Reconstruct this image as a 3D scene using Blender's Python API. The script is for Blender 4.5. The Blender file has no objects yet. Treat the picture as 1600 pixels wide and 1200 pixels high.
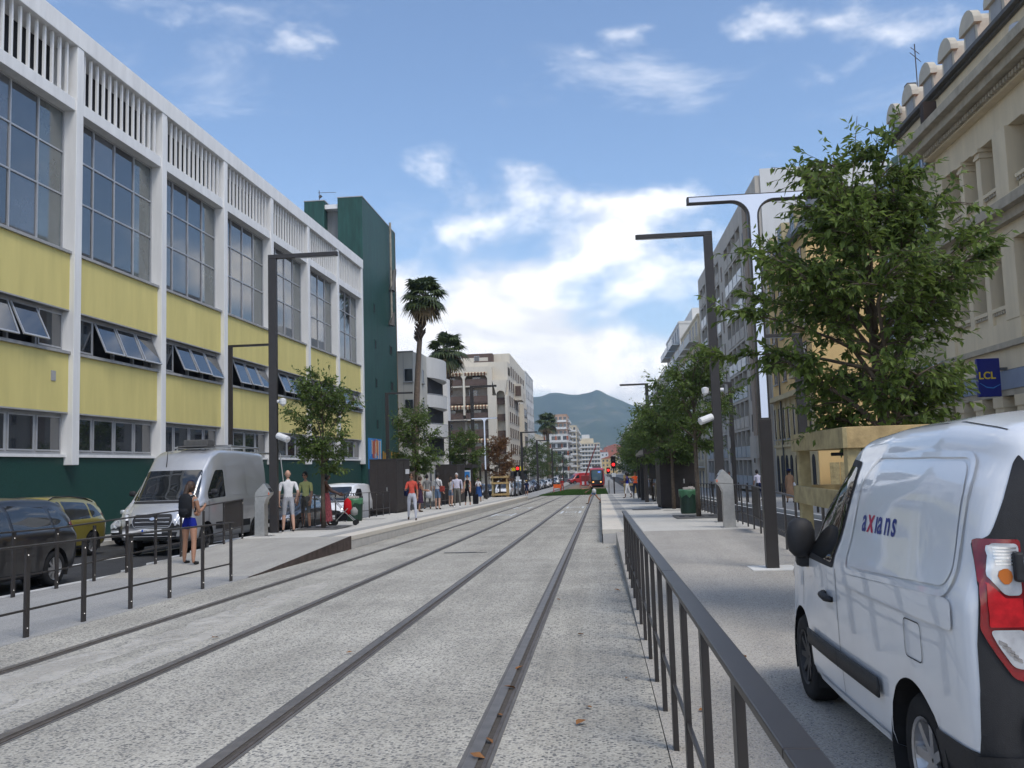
import bpy, bmesh, math, random
import numpy as np
from mathutils import Vector, Matrix, Euler
from mathutils.bvhtree import BVHTree
R = math.radians
scene = bpy.context.scene
COL = scene.collection
# ---------------------------------------------------------------- camera
cam_d = bpy.data.cameras.new("camera"); cam = bpy.data.objects.new("camera", cam_d); COL.objects.link(cam)
cam_d.sensor_width = 36.0; cam_d.lens = 31.5; cam_d.clip_start = 0.05; cam_d.clip_end = 12000
cam.matrix_world = (Matrix.Translation((0, 0, 1.55)) @ Matrix.Rotation(R(5.3869), 4, 'Z')
                    @ Matrix.Rotation(R(95.2552), 4, 'X') @ Matrix.Rotation(R(-1.7762), 4, 'Z'))
scene.camera = cam
# ---------------------------------------------------------------- world
SUN_EL, SUN_AZ = 58.0, 140.0          # azimuth clockwise from +Y (behind the viewer, to the right)
world = bpy.data.worlds.new("World"); scene.world = world; world.use_nodes = True
def build_world():
    nt = world.node_tree; N = nt.nodes; L = nt.links; N.clear()
    def nd(t, **k):
        n = N.new(t)
        for a, b in k.items(): setattr(n, a, b)
        return n
    def math_(op, a, b=None, clamp=False):
        n = nd('ShaderNodeMath', operation=op); n.use_clamp = clamp
        for i, v in enumerate((a, b)):
            if v is None: continue
            if isinstance(v, (int, float)): n.inputs[i].default_value = v
            else: L.new(v, n.inputs[i])
        return n.outputs[0]
    def ramp(v, lo, hi, a=0.0, b=1.0):
        n = nd('ShaderNodeMapRange', interpolation_type='SMOOTHSTEP')
        L.new(v, n.inputs[0]); n.inputs[1].default_value = lo; n.inputs[2].default_value = hi
        n.inputs[3].default_value = a; n.inputs[4].default_value = b
        return n.outputs[0]
    out = nd('ShaderNodeOutputWorld'); bg = nd('ShaderNodeBackground'); bg.inputs[1].default_value = SKY_STRENGTH
    sky = nd('ShaderNodeTexSky', sky_type='NISHITA'); sky.sun_disc = False
    sky.sun_elevation = R(SUN_EL); sky.sun_rotation = R(SUN_AZ); sky.air_density = 1.0; sky.dust_density = 0.7; sky.ozone_density = 2.9
    tc = nd('ShaderNodeTexCoord'); sep = nd('ShaderNodeSeparateXYZ'); L.new(tc.outputs['Generated'], sep.inputs[0])
    z = sep.outputs[2]
    def vec(sx, sy, sz, ox, oy, oz):
        m = nd('ShaderNodeMapping'); L.new(tc.outputs['Generated'], m.inputs[0])
        m.inputs['Scale'].default_value = (sx, sy, sz); m.inputs['Location'].default_value = (ox, oy, oz); return m.outputs[0]
    def noise(v, scale, detail, rough, dist=0.0):
        n = nd('ShaderNodeTexNoise'); L.new(v, n.inputs['Vector']); n.inputs['Scale'].default_value = scale
        n.inputs['Detail'].default_value = detail; n.inputs['Roughness'].default_value = rough; n.inputs['Distortion'].default_value = dist
        return n.outputs[0]
    # heaped clouds low over the horizon
    n1 = noise(vec(1, 1, 1.7, *CUM_OFF), 4.6, 9, 0.52, 0.15)
    n1b = noise(vec(1, 1, 1.7, CUM_OFF[0], CUM_OFF[1], CUM_OFF[2] - 0.05), 4.6, 6, 0.5, 0.15)
    bias = ramp(z, 0.085, 0.255, 0.14, -0.04)
    d1 = ramp(math_('ADD', n1, bias), 0.485, 0.655)
    # thin high wisps
    n2 = noise(vec(1, 1, 3.2, 3.1, 0.7, 1.3), 3.2, 10, 0.62, 0.4)
    d2 = ramp(n2, 0.50, 0.78, 0.0, 0.50)
    dens = math_('MAXIMUM', d1, d2)
    # veil of moist air near the skyline
    haze = ramp(z, 0.0, 0.28, 0.34, 0.0)
    # shade of a heap: thick below, bright at its upper rim
    sh = ramp(math_('SUBTRACT', n1, n1b), -0.075, 0.055)
    thick = ramp(math_('ADD', n1, bias), 0.62, 0.86, 1.0, 0.45)
    lit = math_('MULTIPLY', math_('ADD', math_('MULTIPLY', sh, 0.55), 0.45), thick)
    cc = nd('ShaderNodeMix', data_type='RGBA'); L.new(lit, cc.inputs[0])
    k = 1.0 / SKY_STRENGTH
    cc.inputs[6].default_value = (0.40 * k, 0.44 * k, 0.52 * k, 1); cc.inputs[7].default_value = (0.98 * k, 0.96 * k, 0.94 * k, 1)
    m0 = nd('ShaderNodeMix', data_type='RGBA'); L.new(haze, m0.inputs[0]); L.new(sky.outputs[0], m0.inputs[6])
    m0.inputs[7].default_value = (0.40 * k, 0.49 * k, 0.64 * k, 1)
    m1 = nd('ShaderNodeMix', data_type='RGBA'); L.new(dens, m1.inputs[0]); L.new(m0.outputs[2], m1.inputs[6]); L.new(cc.outputs[2], m1.inputs[7])
    L.new(m1.outputs[2], bg.inputs[0]); L.new(bg.outputs[0], out.inputs[0])
SKY_STRENGTH = 0.118
CUM_OFF = (0.35, 0.0, 0.22)
build_world()
# ---------------------------------------------------------------- sun (veiled by thin cloud)
sd = bpy.data.lights.new("sun", 'SUN'); sd.energy = 1.4; sd.angle = R(24); sd.color = (1.0, 0.935, 0.83)
sun = bpy.data.objects.new("sun", sd); COL.objects.link(sun)
el, az = R(SUN_EL), R(SUN_AZ)
sun.rotation_euler = Vector((math.sin(az) * math.cos(el), math.cos(az) * math.cos(el), math.sin(el))).to_track_quat('Z', 'Y').to_euler()
scene.view_settings.view_transform = 'Standard'; scene.view_settings.look = 'None'
scene.view_settings.exposure = 0.74; scene.view_settings.gamma = 1.0; scene.view_settings.use_curve_mapping = False

cy = scene.cycles
cy.max_bounces = 6; cy.diffuse_bounces = 3; cy.glossy_bounces = 3; cy.transmission_bounces = 3; cy.volume_bounces = 0; cy.transparent_max_bounces = 6
cy.use_adaptive_sampling = True; cy.adaptive_threshold = 0.02; cy.use_denoising = True
cy.caustics_reflective = False; cy.caustics_refractive = False

# ---------------------------------------------------------------- helpers
def g(y):
    """height of the falling street surface at distance y"""
    if y < 100: return -0.0179 * y
    if y < 170: return -1.79 - 0.0115 * (y - 100)
    return -2.595 - 0.008 * (y - 170)
PH = 0.32                                # platform height
def hL(y): return PH * min(1, max(0, (y - 16.0) / 6.4))
def hR(y): return PH * min(1, max(0, (y - 9.0) / 12.5))

def tag(o, label=None, cat=None, group=None, kind=None):
    if label: o['label'] = label
    if cat: o['category'] = cat
    if group: o['group'] = group
    if kind: o['kind'] = kind
    return o
def thing(name, label, cat, loc=(0, 0, 0), rotz=0.0, group=None, rx=0.0):
    o = bpy.data.objects.new(name, None); COL.objects.link(o); o.empty_display_size = 0.2
    o.location = loc; o.rotation_euler = (rx, 0, rotz)
    return tag(o, label, cat, group)
class MB:
    """collects faces; build() links them as one mesh object"""
    def __init__(s): s.v = []; s.f = []; s.m = []; s.mi = 0
    def add(s, vs, fs):
        b = len(s.v); s.v += [tuple(p) for p in vs]
        for f in fs: s.f.append(tuple(b + i for i in f)); s.m.append(s.mi)
        return s
    def box(s, x0, x1, y0, y1, z0, z1):
        return s.add([(x0,y0,z0),(x1,y0,z0),(x1,y1,z0),(x0,y1,z0),(x0,y0,z1),(x1,y0,z1),(x1,y1,z1),(x0,y1,z1)],
                     [(0,3,2,1),(4,5,6,7),(0,1,5,4),(1,2,6,5),(2,3,7,6),(3,0,4,7)])
    def prism(s, poly, d, axis='y', t0=0.0, t1=None):
        """poly: 2D outline; extruded along axis from t0 to t1"""
        if t1 is None: t1 = t0 + d
        n = len(poly)
        def P(a, b, t): return {'y': (a, t, b), 'x': (t, a, b), 'z': (a, b, t)}[axis]
        vs = [P(a, b, t0) for a, b in poly] + [P(a, b, t1) for a, b in poly]
        fs = [tuple(range(n)), tuple(range(2*n-1, n-1, -1))] + [(i, n+i, n+(i+1) % n, (i+1) % n) for i in range(n)]
        return s.add(vs, fs)
    def tube(s, pts, rad, n=8, caps=True):
        pts = [Vector(p) for p in pts]; k = len(pts)
        if not hasattr(rad, '__len__'): rad = [rad] * k
        rings = []; up = None
        for i in range(k):
            t = (pts[min(i+1, k-1)] - pts[max(i-1, 0)]).normalized()
            if up is None: up = Vector((1, 0, 0)) if abs(t.x) < 0.8 else Vector((0, 1, 0))
            a = t.cross(up).normalized(); b = t.cross(a).normalized(); up = -(t.cross(a)) if False else up
            rings.append([pts[i] + (a * math.cos(2*math.pi*j/n) + b * math.sin(2*math.pi*j/n)) * rad[i] for j in range(n)])
        vs = [p for r in rings for p in r]
        fs = [(i*n+j, i*n+(j+1) % n, (i+1)*n+(j+1) % n, (i+1)*n+j) for i in range(k-1) for j in range(n)]
        if caps: fs += [tuple(range(n-1, -1, -1)), tuple((k-1)*n+j for j in range(n))]
        return s.add(vs, fs)
    def lathe(s, prof, n=16, c=(0, 0, 0), sx=1.0, sy=1.0, axis='z', cap=True):
        vs = []; k = len(prof)
        for r, z in prof:
            for j in range(n):
                a = 2*math.pi*j/n; x, y = r*math.cos(a)*sx, r*math.sin(a)*sy
                p = (x, y, z) if axis == 'z' else ((z, x, y) if axis == 'x' else (x, z, y))
                vs.append((p[0]+c[0], p[1]+c[1], p[2]+c[2]))
        fs = [(i*n+j, i*n+(j+1) % n, (i+1)*n+(j+1) % n, (i+1)*n+j) for i in range(k-1) for j in range(n)]
        if cap: fs += [tuple(range(n-1, -1, -1)), tuple((k-1)*n+j for j in range(n))]
        return s.add(vs, fs)
    def mesh(s, name, mats):
        me = bpy.data.meshes.new(name); me.from_pydata(s.v, [], s.f)
        if not isinstance(mats, (list, tuple)): mats = [mats]
        for m in mats: me.materials.append(m)
        if len(mats) > 1: me.polygons.foreach_set('material_index', s.m)
        return me
    def build(s, name, mats, parent=None, smooth=False, bevel=0.0, loc=None):
        me = s.mesh(name, mats)
        if smooth: me.polygons.foreach_set('use_smooth', [True] * len(me.polygons))
        o = link(name, me, parent, loc)
        if bevel: add_bevel(o, bevel)
        return o
def add_bevel(o, w, seg=2):
    b = o.modifiers.new('bevel', 'BEVEL'); b.width = w; b.segments = seg; b.limit_method = 'ANGLE'; b.angle_limit = R(35)
def link(name, me, parent=None, loc=None):
    o = bpy.data.objects.new(name, me); COL.objects.link(o)
    if parent is not None: o.parent = parent
    if loc is not None: o.location = loc
    return o
_unit = {}
def ubox(name, m, parent, x0, x1, y0, y1, z0, z1, rot=None):
    """box piece sharing one unit mesh per material"""
    if m.name not in _unit: _unit[m.name] = MB().box(-.5, .5, -.5, .5, -.5, .5).mesh('piece_' + m.name, m)
    o = link(name, _unit[m.name], parent, ((x0+x1)/2, (y0+y1)/2, (z0+z1)/2))
    o.scale = (abs(x1-x0), abs(y1-y0), abs(z1-z0))
    if rot: o.rotation_euler = rot
    return o
def copy_tree(o, parent=None):
    c = o.copy(); COL.objects.link(c); c.parent = parent
    for ch in list(o.children): copy_tree(ch, c)
    return c

def baked(o):
    """mesh of an object with its modifiers applied, evaluated in a scratch scene of its own"""
    sc = bpy.data.scenes.new('scratch'); sc.collection.objects.link(o)
    vl = sc.view_layers[0]; vl.update(); dg = vl.depsgraph
    me = bpy.data.meshes.new_from_object(o.evaluated_get(dg))
    bpy.data.scenes.remove(sc); bpy.data.objects.remove(o); return me
# ---------------------------------------------------------------- materials
MATS = {}
def mat(name, col, rough=0.7, var=0.12, scale=3.0, spec=0.4, bump=0.0, bscale=40.0, metal=0.0, coat=0.0, streak=False, ior=None):
    """plain procedural surface: base colour broken up by noise, optional fine relief and rain streaks"""
    if name in MATS: return MATS[name]
    m = bpy.data.materials.new(name); m.use_nodes = True; nt = m.node_tree; N, L = nt.nodes, nt.links
    p = N['Principled BSDF']
    p.inputs['Roughness'].default_value = rough; p.inputs['Metallic'].default_value = metal
    p.inputs['Specular IOR Level'].default_value = spec; p.inputs['Coat Weight'].default_value = coat; p.inputs['Coat Roughness'].default_value = 0.03
    if ior: p.inputs['IOR'].default_value = ior
    c = (*col, 1)
    if var > 0:
        ge = N.new('ShaderNodeNewGeometry'); mp = N.new('ShaderNodeMapping'); L.new(ge.outputs['Position'], mp.inputs[0])
        if streak: mp.inputs['Scale'].default_value = (1.6, 1.6, 0.22)
        n = N.new('ShaderNodeTexNoise'); L.new(mp.outputs[0], n.inputs['Vector'])
        n.inputs['Scale'].default_value = scale; n.inputs['Detail'].default_value = 7; n.inputs['Roughness'].default_value = 0.6
        cr = N.new('ShaderNodeMapRange'); L.new(n.outputs[0], cr.inputs[0]); cr.inputs[1].default_value = 0.3; cr.inputs[2].default_value = 0.7
        mx = N.new('ShaderNodeMix'); mx.data_type = 'RGBA'; L.new(cr.outputs[0], mx.inputs[0])
        mx.inputs[6].default_value = (*[x * (1 - var) for x in col], 1); mx.inputs[7].default_value = (*[min(1, x * (1 + var)) for x in col], 1)
        L.new(mx.outputs[2], p.inputs['Base Color'])
    else: p.inputs['Base Color'].default_value = c
    if bump > 0:
        ge = N.new('ShaderNodeNewGeometry')
        n = N.new('ShaderNodeTexNoise'); L.new(ge.outputs['Position'], n.inputs['Vector']); n.inputs['Scale'].default_value = bscale; n.inputs['Detail'].default_value = 4
        b = N.new('ShaderNodeBump'); b.inputs['Strength'].default_value = bump; b.inputs['Distance'].default_value = 0.02
        L.new(n.outputs[0], b.inputs['Height']); L.new(b.outputs[0], p.inputs['Normal'])
    MATS[name] = m; return m
def aggregate(name, base, dark, light, scale, amount, patch=0.12, rough=0.85, bump=0.25):
    """exposed-aggregate concrete: stone chips in a cement matrix with broad stains"""
    m = bpy.data.materials.new(name); m.use_nodes = True; nt = m.node_tree; N, L = nt.nodes, nt.links
    p = N['Principled BSDF']; p.inputs['Roughness'].default_value = rough; p.inputs['Specular IOR Level'].default_value = 0.25
    ge = N.new('ShaderNodeNewGeometry')
    wn = N.new('ShaderNodeTexNoise'); wn.inputs['Scale'].default_value = scale * 0.7; L.new(ge.outputs['Position'], wn.inputs['Vector']); wn.inputs['Detail'].default_value = 2
    vm = N.new('ShaderNodeVectorMath'); vm.operation = 'MULTIPLY_ADD'; L.new(wn.outputs['Color'], vm.inputs[0]); vm.inputs[1].default_value = (0.02,) * 3; L.new(ge.outputs['Position'], vm.inputs[2])
    vo = N.new('ShaderNodeTexVoronoi'); vo.inputs['Scale'].default_value = scale; L.new(vm.outputs[0], vo.inputs['Vector'])
    sp = N.new('ShaderNodeSeparateColor'); L.new(vo.outputs['Color'], sp.inputs[0])
    r1 = N.new('ShaderNodeMapRange'); L.new(sp.outputs[0], r1.inputs[0]); r1.inputs[1].default_value = 1 - amount; r1.inputs[2].default_value = 1 - amount + 0.08
    r2 = N.new('ShaderNodeMapRange'); L.new(vo.outputs['Distance'], r2.inputs[0]); r2.inputs[1].default_value = 0.62; r2.inputs[2].default_value = 0.42
    mu = N.new('ShaderNodeMath'); mu.operation = 'MULTIPLY'; L.new(r1.outputs[0], mu.inputs[0]); L.new(r2.outputs[0], mu.inputs[1])
    big = N.new('ShaderNodeTexNoise'); big.inputs['Scale'].default_value = 0.7; big.inputs['Detail'].default_value = 8; big.inputs['Roughness'].default_value = 0.62; L.new(ge.outputs['Position'], big.inputs['Vector'])
    rb = N.new('ShaderNodeMapRange'); L.new(big.outputs[0], rb.inputs[0]); rb.inputs[1].default_value = 0.3; rb.inputs[2].default_value = 0.7
    m1 = N.new('ShaderNodeMix'); m1.data_type = 'RGBA'; L.new(rb.outputs[0], m1.inputs[0])
    m1.inputs[6].default_value = (*[x * (1 - patch) for x in base], 1); m1.inputs[7].default_value = (*[x * (1 + patch) for x in base], 1)
    v2 = N.new('ShaderNodeTexVoronoi'); v2.inputs['Scale'].default_value = scale * 1.9; L.new(vm.outputs[0], v2.inputs['Vector'])
    s2 = N.new('ShaderNodeSeparateColor'); L.new(v2.outputs['Color'], s2.inputs[0])
    f2 = N.new('ShaderNodeMapRange'); L.new(s2.outputs[0], f2.inputs[0]); f2.inputs[3].default_value = 0.70; f2.inputs[4].default_value = 1.16
    mf = N.new('ShaderNodeMix'); mf.data_type = 'RGBA'; mf.blend_type = 'MULTIPLY'; mf.inputs[0].default_value = 1.0; L.new(m1.outputs[2], mf.inputs[6]); L.new(f2.outputs[0], mf.inputs[7])
    smp = N.new('ShaderNodeMapping'); L.new(ge.outputs['Position'], smp.inputs[0]); smp.inputs['Scale'].default_value = (1.9, 0.16, 1)
    sn = N.new('ShaderNodeTexNoise'); sn.inputs['Scale'].default_value = 1.0; sn.inputs['Detail'].default_value = 7; sn.inputs['Roughness'].default_value = 0.65; L.new(smp.outputs[0], sn.inputs['Vector'])
    sr = N.new('ShaderNodeMapRange'); L.new(sn.outputs[0], sr.inputs[0]); sr.inputs[1].default_value = 0.36; sr.inputs[2].default_value = 0.62; sr.inputs[3].default_value = 1 - patch * 1.1; sr.inputs[4].default_value = 1.0
    ms_ = N.new('ShaderNodeMix'); ms_.data_type = 'RGBA'; ms_.blend_type = 'MULTIPLY'; ms_.inputs[0].default_value = 1.0
    m3 = N.new('ShaderNodeMix'); m3.data_type = 'RGBA'; L.new(sp.outputs[1], m3.inputs[0]); m3.inputs[6].default_value = (*dark, 1); m3.inputs[7].default_value = (*light, 1)
    m2 = N.new('ShaderNodeMix'); m2.data_type = 'RGBA'; L.new(mu.outputs[0], m2.inputs[0]); L.new(mf.outputs[2], m2.inputs[6]); L.new(m3.outputs[2], m2.inputs[7])
    L.new(m2.outputs[2], ms_.inputs[6]); L.new(sr.outputs[0], ms_.inputs[7]); L.new(ms_.outputs[2], p.inputs['Base Color'])
    b = N.new('ShaderNodeBump'); b.inputs['Strength'].default_value = bump; b.inputs['Distance'].default_value = 0.006; L.new(vo.outputs['Distance'], b.inputs['Height']); L.new(b.outputs[0], p.inputs['Normal'])
    MATS[name] = m; return m
def leafmat(name, col, var=0.35, trans=0.35):
    m = bpy.data.materials.new(name); m.use_nodes = True; nt = m.node_tree; N, L = nt.nodes, nt.links
    p = N['Principled BSDF']; out = N['Material Output']; p.inputs['Roughness'].default_value = 0.5; p.inputs['Specular IOR Level'].default_value = 0.35
    ge = N.new('ShaderNodeNewGeometry'); n = N.new('ShaderNodeTexNoise'); n.inputs['Scale'].default_value = 2.2; n.inputs['Detail'].default_value = 3; L.new(ge.outputs['Position'], n.inputs['Vector'])
    ri = N.new('ShaderNodeMath'); ri.operation = 'MULTIPLY_ADD'; L.new(ge.outputs['Random Per Island'], ri.inputs[0]); ri.inputs[1].default_value = 0.7; L.new(n.outputs[0], ri.inputs[2])
    cr = N.new('ShaderNodeMapRange'); L.new(ri.outputs[0], cr.inputs[0]); cr.inputs[1].default_value = 0.45; cr.inputs[2].default_value = 1.25
    mx = N.new('ShaderNodeMix'); mx.data_type = 'RGBA'; L.new(cr.outputs[0], mx.inputs[0])
    mx.inputs[6].default_value = (*[x * (1 - var) for x in col], 1); mx.inputs[7].default_value = (col[0] * (1 + var * 1.5), col[1] * (1 + var), col[2] * (1 + var * .5), 1)
    L.new(mx.outputs[2], p.inputs['Base Color'])
    t = N.new('ShaderNodeBsdfTranslucent'); L.new(mx.outputs[2], t.inputs[0]); ms = N.new('ShaderNodeMixShader'); ms.inputs[0].default_value = trans
    L.new(p.outputs[0], ms.inputs[1]); L.new(t.outputs[0], ms.inputs[2]); L.new(ms.outputs[0], out.inputs[0])
    MATS[name] = m; return m
def emis(name, col, s):
    m = bpy.data.materials.new(name); m.use_nodes = True; p = m.node_tree.nodes['Principled BSDF']
    p.inputs['Base Color'].default_value = (*col, 1); p.inputs['Emission Color'].default_value = (*col, 1); p.inputs['Emission Strength'].default_value = s
    MATS[name] = m; return m
def glassmat(name, col=(0.02, 0.024, 0.03), ior=1.9, rough=0.02):
    return mat(name, col, rough=rough, var=0.25, scale=0.6, spec=0.9, ior=ior)

M_asphalt = mat('asphalt', (0.044, 0.045, 0.048), 0.9, 0.25, 1.2, 0.2, 0.4, 160)
M_trackbed = aggregate('trackbed_concrete', (0.46, 0.435, 0.375), (0.11, 0.11, 0.107), (0.25, 0.245, 0.235), 46, 0.46, 0.20)
M_ramp = aggregate('ramp_concrete', (0.43, 0.40, 0.35), (0.12, 0.12, 0.125), (0.40, 0.385, 0.37), 75, 0.5, 0.10)
M_rampL = aggregate('esplanade_concrete', (0.41, 0.39, 0.345), (0.20, 0.20, 0.205), (0.42, 0.41, 0.40), 75, 0.45, 0.12)
M_paving = aggregate('platform_paving', (0.57, 0.55, 0.50), (0.34, 0.335, 0.325), (0.56, 0.55, 0.53), 60, 0.4, 0.06, bump=0.1)
M_pave2 = aggregate('footway_paving', (0.34, 0.335, 0.32), (0.22, 0.22, 0.22), (0.42, 0.41, 0.40), 60, 0.4, 0.10, bump=0.1)
M_kerb = mat('cream_kerbstone', (0.60, 0.555, 0.48), 0.8, 0.07, 6, 0.3, 0.2, 60)
M_kerbface = mat('kerb_face', (0.46, 0.445, 0.42), 0.85, 0.12, 4, 0.3, 0.3, 50)
M_rail = mat('rail_steel', (0.12, 0.10, 0.085), 0.55, 0.25, 9, 0.4, metal=0.5)
M_railtop = mat('rail_head', (0.20, 0.18, 0.16), 0.5, 0.2, 9, 0.4, metal=0.6)
M_groove = mat('rail_groove', (0.07, 0.06, 0.05), 0.9, 0.3, 20)
M_seal = mat('rail_sealant', (0.12, 0.115, 0.11), 0.9, 0.2, 5)
M_white = mat('road_paint', (0.72, 0.72, 0.70), 0.8, 0.1, 12)
M_dust = mat('cement_dust', (0.62, 0.60, 0.55), 0.95, 0.08, 5)
M_corten = mat('corten_steel', (0.068, 0.050, 0.043), 0.85, 0.45, 4, 0.3)
M_dark = mat('bronze_black_paint', (0.030, 0.026, 0.025), 0.42, 0.12, 5, 0.45)
M_darkbox = mat('perforated_brown_metal', (0.034, 0.028, 0.026), 0.6, 0.15, 8, 0.35, 0.3, 220)
M_steel = mat('brushed_steel', (0.46, 0.45, 0.43), 0.35, 0.12, 12, 0.5, metal=0.85)
M_boltsteel = mat('bolt_steel', (0.6, 0.6, 0.6), 0.3, 0, 1, 0.5, metal=0.9)
M_wood = mat('pine_timber', (0.45, 0.32, 0.15), 0.75, 0.32, 5, 0.3, 0.2, 40, streak=False)
M_wood2 = mat('greenish_timber', (0.36, 0.29, 0.15), 0.8, 0.32, 5, 0.3, 0.2, 40)
M_black = mat('black_rubber', (0.018, 0.018, 0.019), 0.75, 0.15, 8, 0.3)
M_grate = mat('cast_iron', (0.09, 0.088, 0.085), 0.7, 0.2, 10, 0.4)
M_sand = mat('bare_earth', (0.20, 0.15, 0.105), 0.95, 0.2, 2)
# ================================================================ THE SETTING
def strip(name, m, xs, ys, hf, dz=0.0, skirt=None, parent=None, kind='structure'):
    """ground sheet that follows the falling street: xs=(x0,x1) or function of y"""
    mb = MB(); n = len(ys); vs = []
    for y in ys:
        x0, x1 = xs(y) if callable(xs) else xs
        z = g(y) + hf(y) + dz
        vs += [(x0, y, z), (x1, y, z)]
    mb.add(vs, [(2*i, 2*i+1, 2*i+3, 2*i+2) for i in range(n-1)])
    if skirt is not None:
        b = len(vs)
        vs2 = [(v[0], v[1], g(v[1]) + skirt) for v in vs]
        mb.add(vs + vs2, [(2*i, 2*i+2, b+2*i+2, b+2*i) for i in range(n-1)] + [(2*i+1, b+2*i+1, b+2*i+3, 2*i+3) for i in range(n-1)]
               + [(0, b, b+1, 1), (2*n-2, 2*n-1, b+2*n-1, b+2*n-2)])
    o = mb.build(name, m, parent)
    if parent is None and kind: tag(o, kind=kind)
    return o
def rng(a, b, s):
    n = max(1, int(math.ceil((b - a) / s))); return [a + (b - a) * i / n for i in range(n + 1)]
zero = lambda y: 0.0
YS = rng(-60, 0, 20) + rng(2, 100, 2) + rng(105, 170, 5) + [200, 260, 340, 450, 600, 800, 1100, 1500, 2200, 3200, 4600]
strip('ground', mat('town_ground', (0.16, 0.155, 0.145), 0.9, 0.2, 0.05), (-2600, 2600), YS, zero, -0.16)
strip('trackbed', M_trackbed, (-6.3, 0.324), rng(-8, 22.3, 2) , zero, 0.0, -0.15)
strip('trackbed', M_trackbed, (-6.29, 0.0), rng(22.3, 97.5, 2), zero, 0.0, -0.15)
strip('road', M_asphalt, (-16.2, -9.3), rng(-20, 100, 4) + rng(106, 170, 6) + [200, 300, 450, 640], zero, -0.10)
strip('road', M_asphalt, (3.75, 7.4), rng(-20, 100, 4) + rng(106, 170, 6) + [200, 300, 450, 640], zero, 0.02)
strip('road', M_asphalt, (13.0, 60.0), [42.5, 48, 53.5], zero, 0.0)
strip('footway', M_pave2, (-9.3, -6.3), rng(-8, 16, 2), zero, 0.002, -0.15)
strip('footway', M_pave2, (-26, -16.2), rng(-20, 100, 4) + rng(106, 170, 6) + [200, 300, 450, 640], zero, 0.03, -0.15)
strip('footway', M_pave2, (7.4, 13.4), rng(-20, 100, 4) + rng(106, 170, 6) + [200, 300, 450, 640], zero, 0.14, -0.1)
strip('footway', M_pave2, (-9.3, -6.9), rng(79, 170, 6) + [200, 300, 450, 640], zero, 0.0, -0.15)
strip('footway', M_pave2, (0.85, 3.75), rng(80, 170, 6) + [200, 300, 450, 640], zero, 0.03, -0.15)
# ramps up to the platforms
strip('ramp', M_rampL, (-9.3, -6.32), rng(16, 22.4, 0.8), hL, 0.004, -0.15)
strip('ramp', M_ramp, (0.33, 3.75), rng(-8, 21.5, 1.5), hR, 0.004, -0.15)
# platforms
strip('platform', M_paving, (-9.36, -6.80), rng(22.4, 78.5, 2), lambda y: PH, 0.0, -0.15)
strip('platform', M_paving, (0.52, 3.75), rng(21.5, 79.0, 2), lambda y: PH, 0.0, -0.15)
plats = [o for o in bpy.data.objects if o.name.startswith('platform')]
# kerb stones along both platform edges: cream top slabs and grey face blocks, one by one
for X0, X1, ya, yb, root in ((-6.80, -6.31, 22.4, 78.5, plats[0]), (0.01, 0.52, 22.6, 79.0, plats[1])):
    st = 1.0; n = int((yb - ya) / st)
    me = MB().box(-.5, .5, 0, 1, -.5, .5).mesh('kerb_slab', M_kerb)
    me2 = MB().box(-.5, .5, 0, 1, -.5, .5).mesh('kerb_block', M_kerbface)
    for i in range(n):
        y = ya + i * (yb - ya) / n; L_ = (yb - ya) / n - 0.006; zt = g(y) + PH
        for nm, mm, z0, z1, dx in (('kerb_slab', me, -0.10, 0.006, 0.0), ('kerb_block', me2, -0.44, -0.10, -0.01)):
            o = link(nm, mm, root, ((X0+X1)/2 + (dx if X0 < 0 else -dx) * 0.5, y, zt + (z0+z1)/2 + random.Random(i).uniform(-.0015, .0015)))
            o.scale = (X1-X0 + dx, L_, z1-z0); o.rotation_euler = (math.atan(-0.0179), 0, 0)
# end walls of the platform edge and the weathered steel cheek of the left ramp
ck = MB(); ys = rng(15.7, 22.38, 0.8); n = len(ys)
ck.add([(-6.305, y, g(y) - 0.05) for y in ys] + [(-6.305, y, g(y) + hL(y) + 0.012) for y in ys] + [(-6.325, y, g(y) - 0.05) for y in ys] + [(-6.325, y, g(y) + hL(y) + 0.012) for y in ys],
       [(i, i+1, n+i+1, n+i) for i in range(n-1)] + [(2*n+i+1, 2*n+i, 3*n+i, 3*n+i+1) for i in range(n-1)] + [(n+i, n+i+1, 3*n+i+1, 3*n+i) for i in range(n-1)])
ro = ck.build('ramp_cheek', M_corten); tag(ro, 'rusty brown steel plate edging the side of the left ramp', 'steel plate')
# tactile strips, drain covers and tree grates
def patch(name, m, x0, x1, y0, y1, h, dz, parent=None):
    o = MB().add([(x0, y0, g(y0)+h+dz), (x1, y0, g(y0)+h+dz), (x1, y1, g(y1)+h+dz), (x0, y1, g(y1)+h+dz)], [(0, 1, 2, 3)]).build(name, m, parent)
    return o
M_tact = mat('tactile_strip', (0.36, 0.355, 0.34), 0.85, 0.1, 30, 0.3, 0.8, 90)
patch('tactile_strip', M_tact, -7.25, -6.85, 22.5, 78, PH, 0.004, plats[0]); patch('tactile_strip', M_tact, 0.57, 0.97, 21.6, 78, PH, 0.004, plats[1])
for x0, x1, y0, y1, r, h in ((1.25, 2.35, 36.0, 37.3, 1, PH), (2.35, 3.1, 34.6, 34.9, 1, PH), (-9.1, -8.2, 33.6, 34.0, 0, PH), (-8.9, -8.0, 45.5, 46.0, 0, PH), (1.9, 2.5, 44.5, 45.2, 1, PH), (2.6, 3.3, 44.2, 45.0, 1, PH)):
    patch('drain_cover', M_grate, x0, x1, y0, y1, h, 0.005, plats[r])
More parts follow.
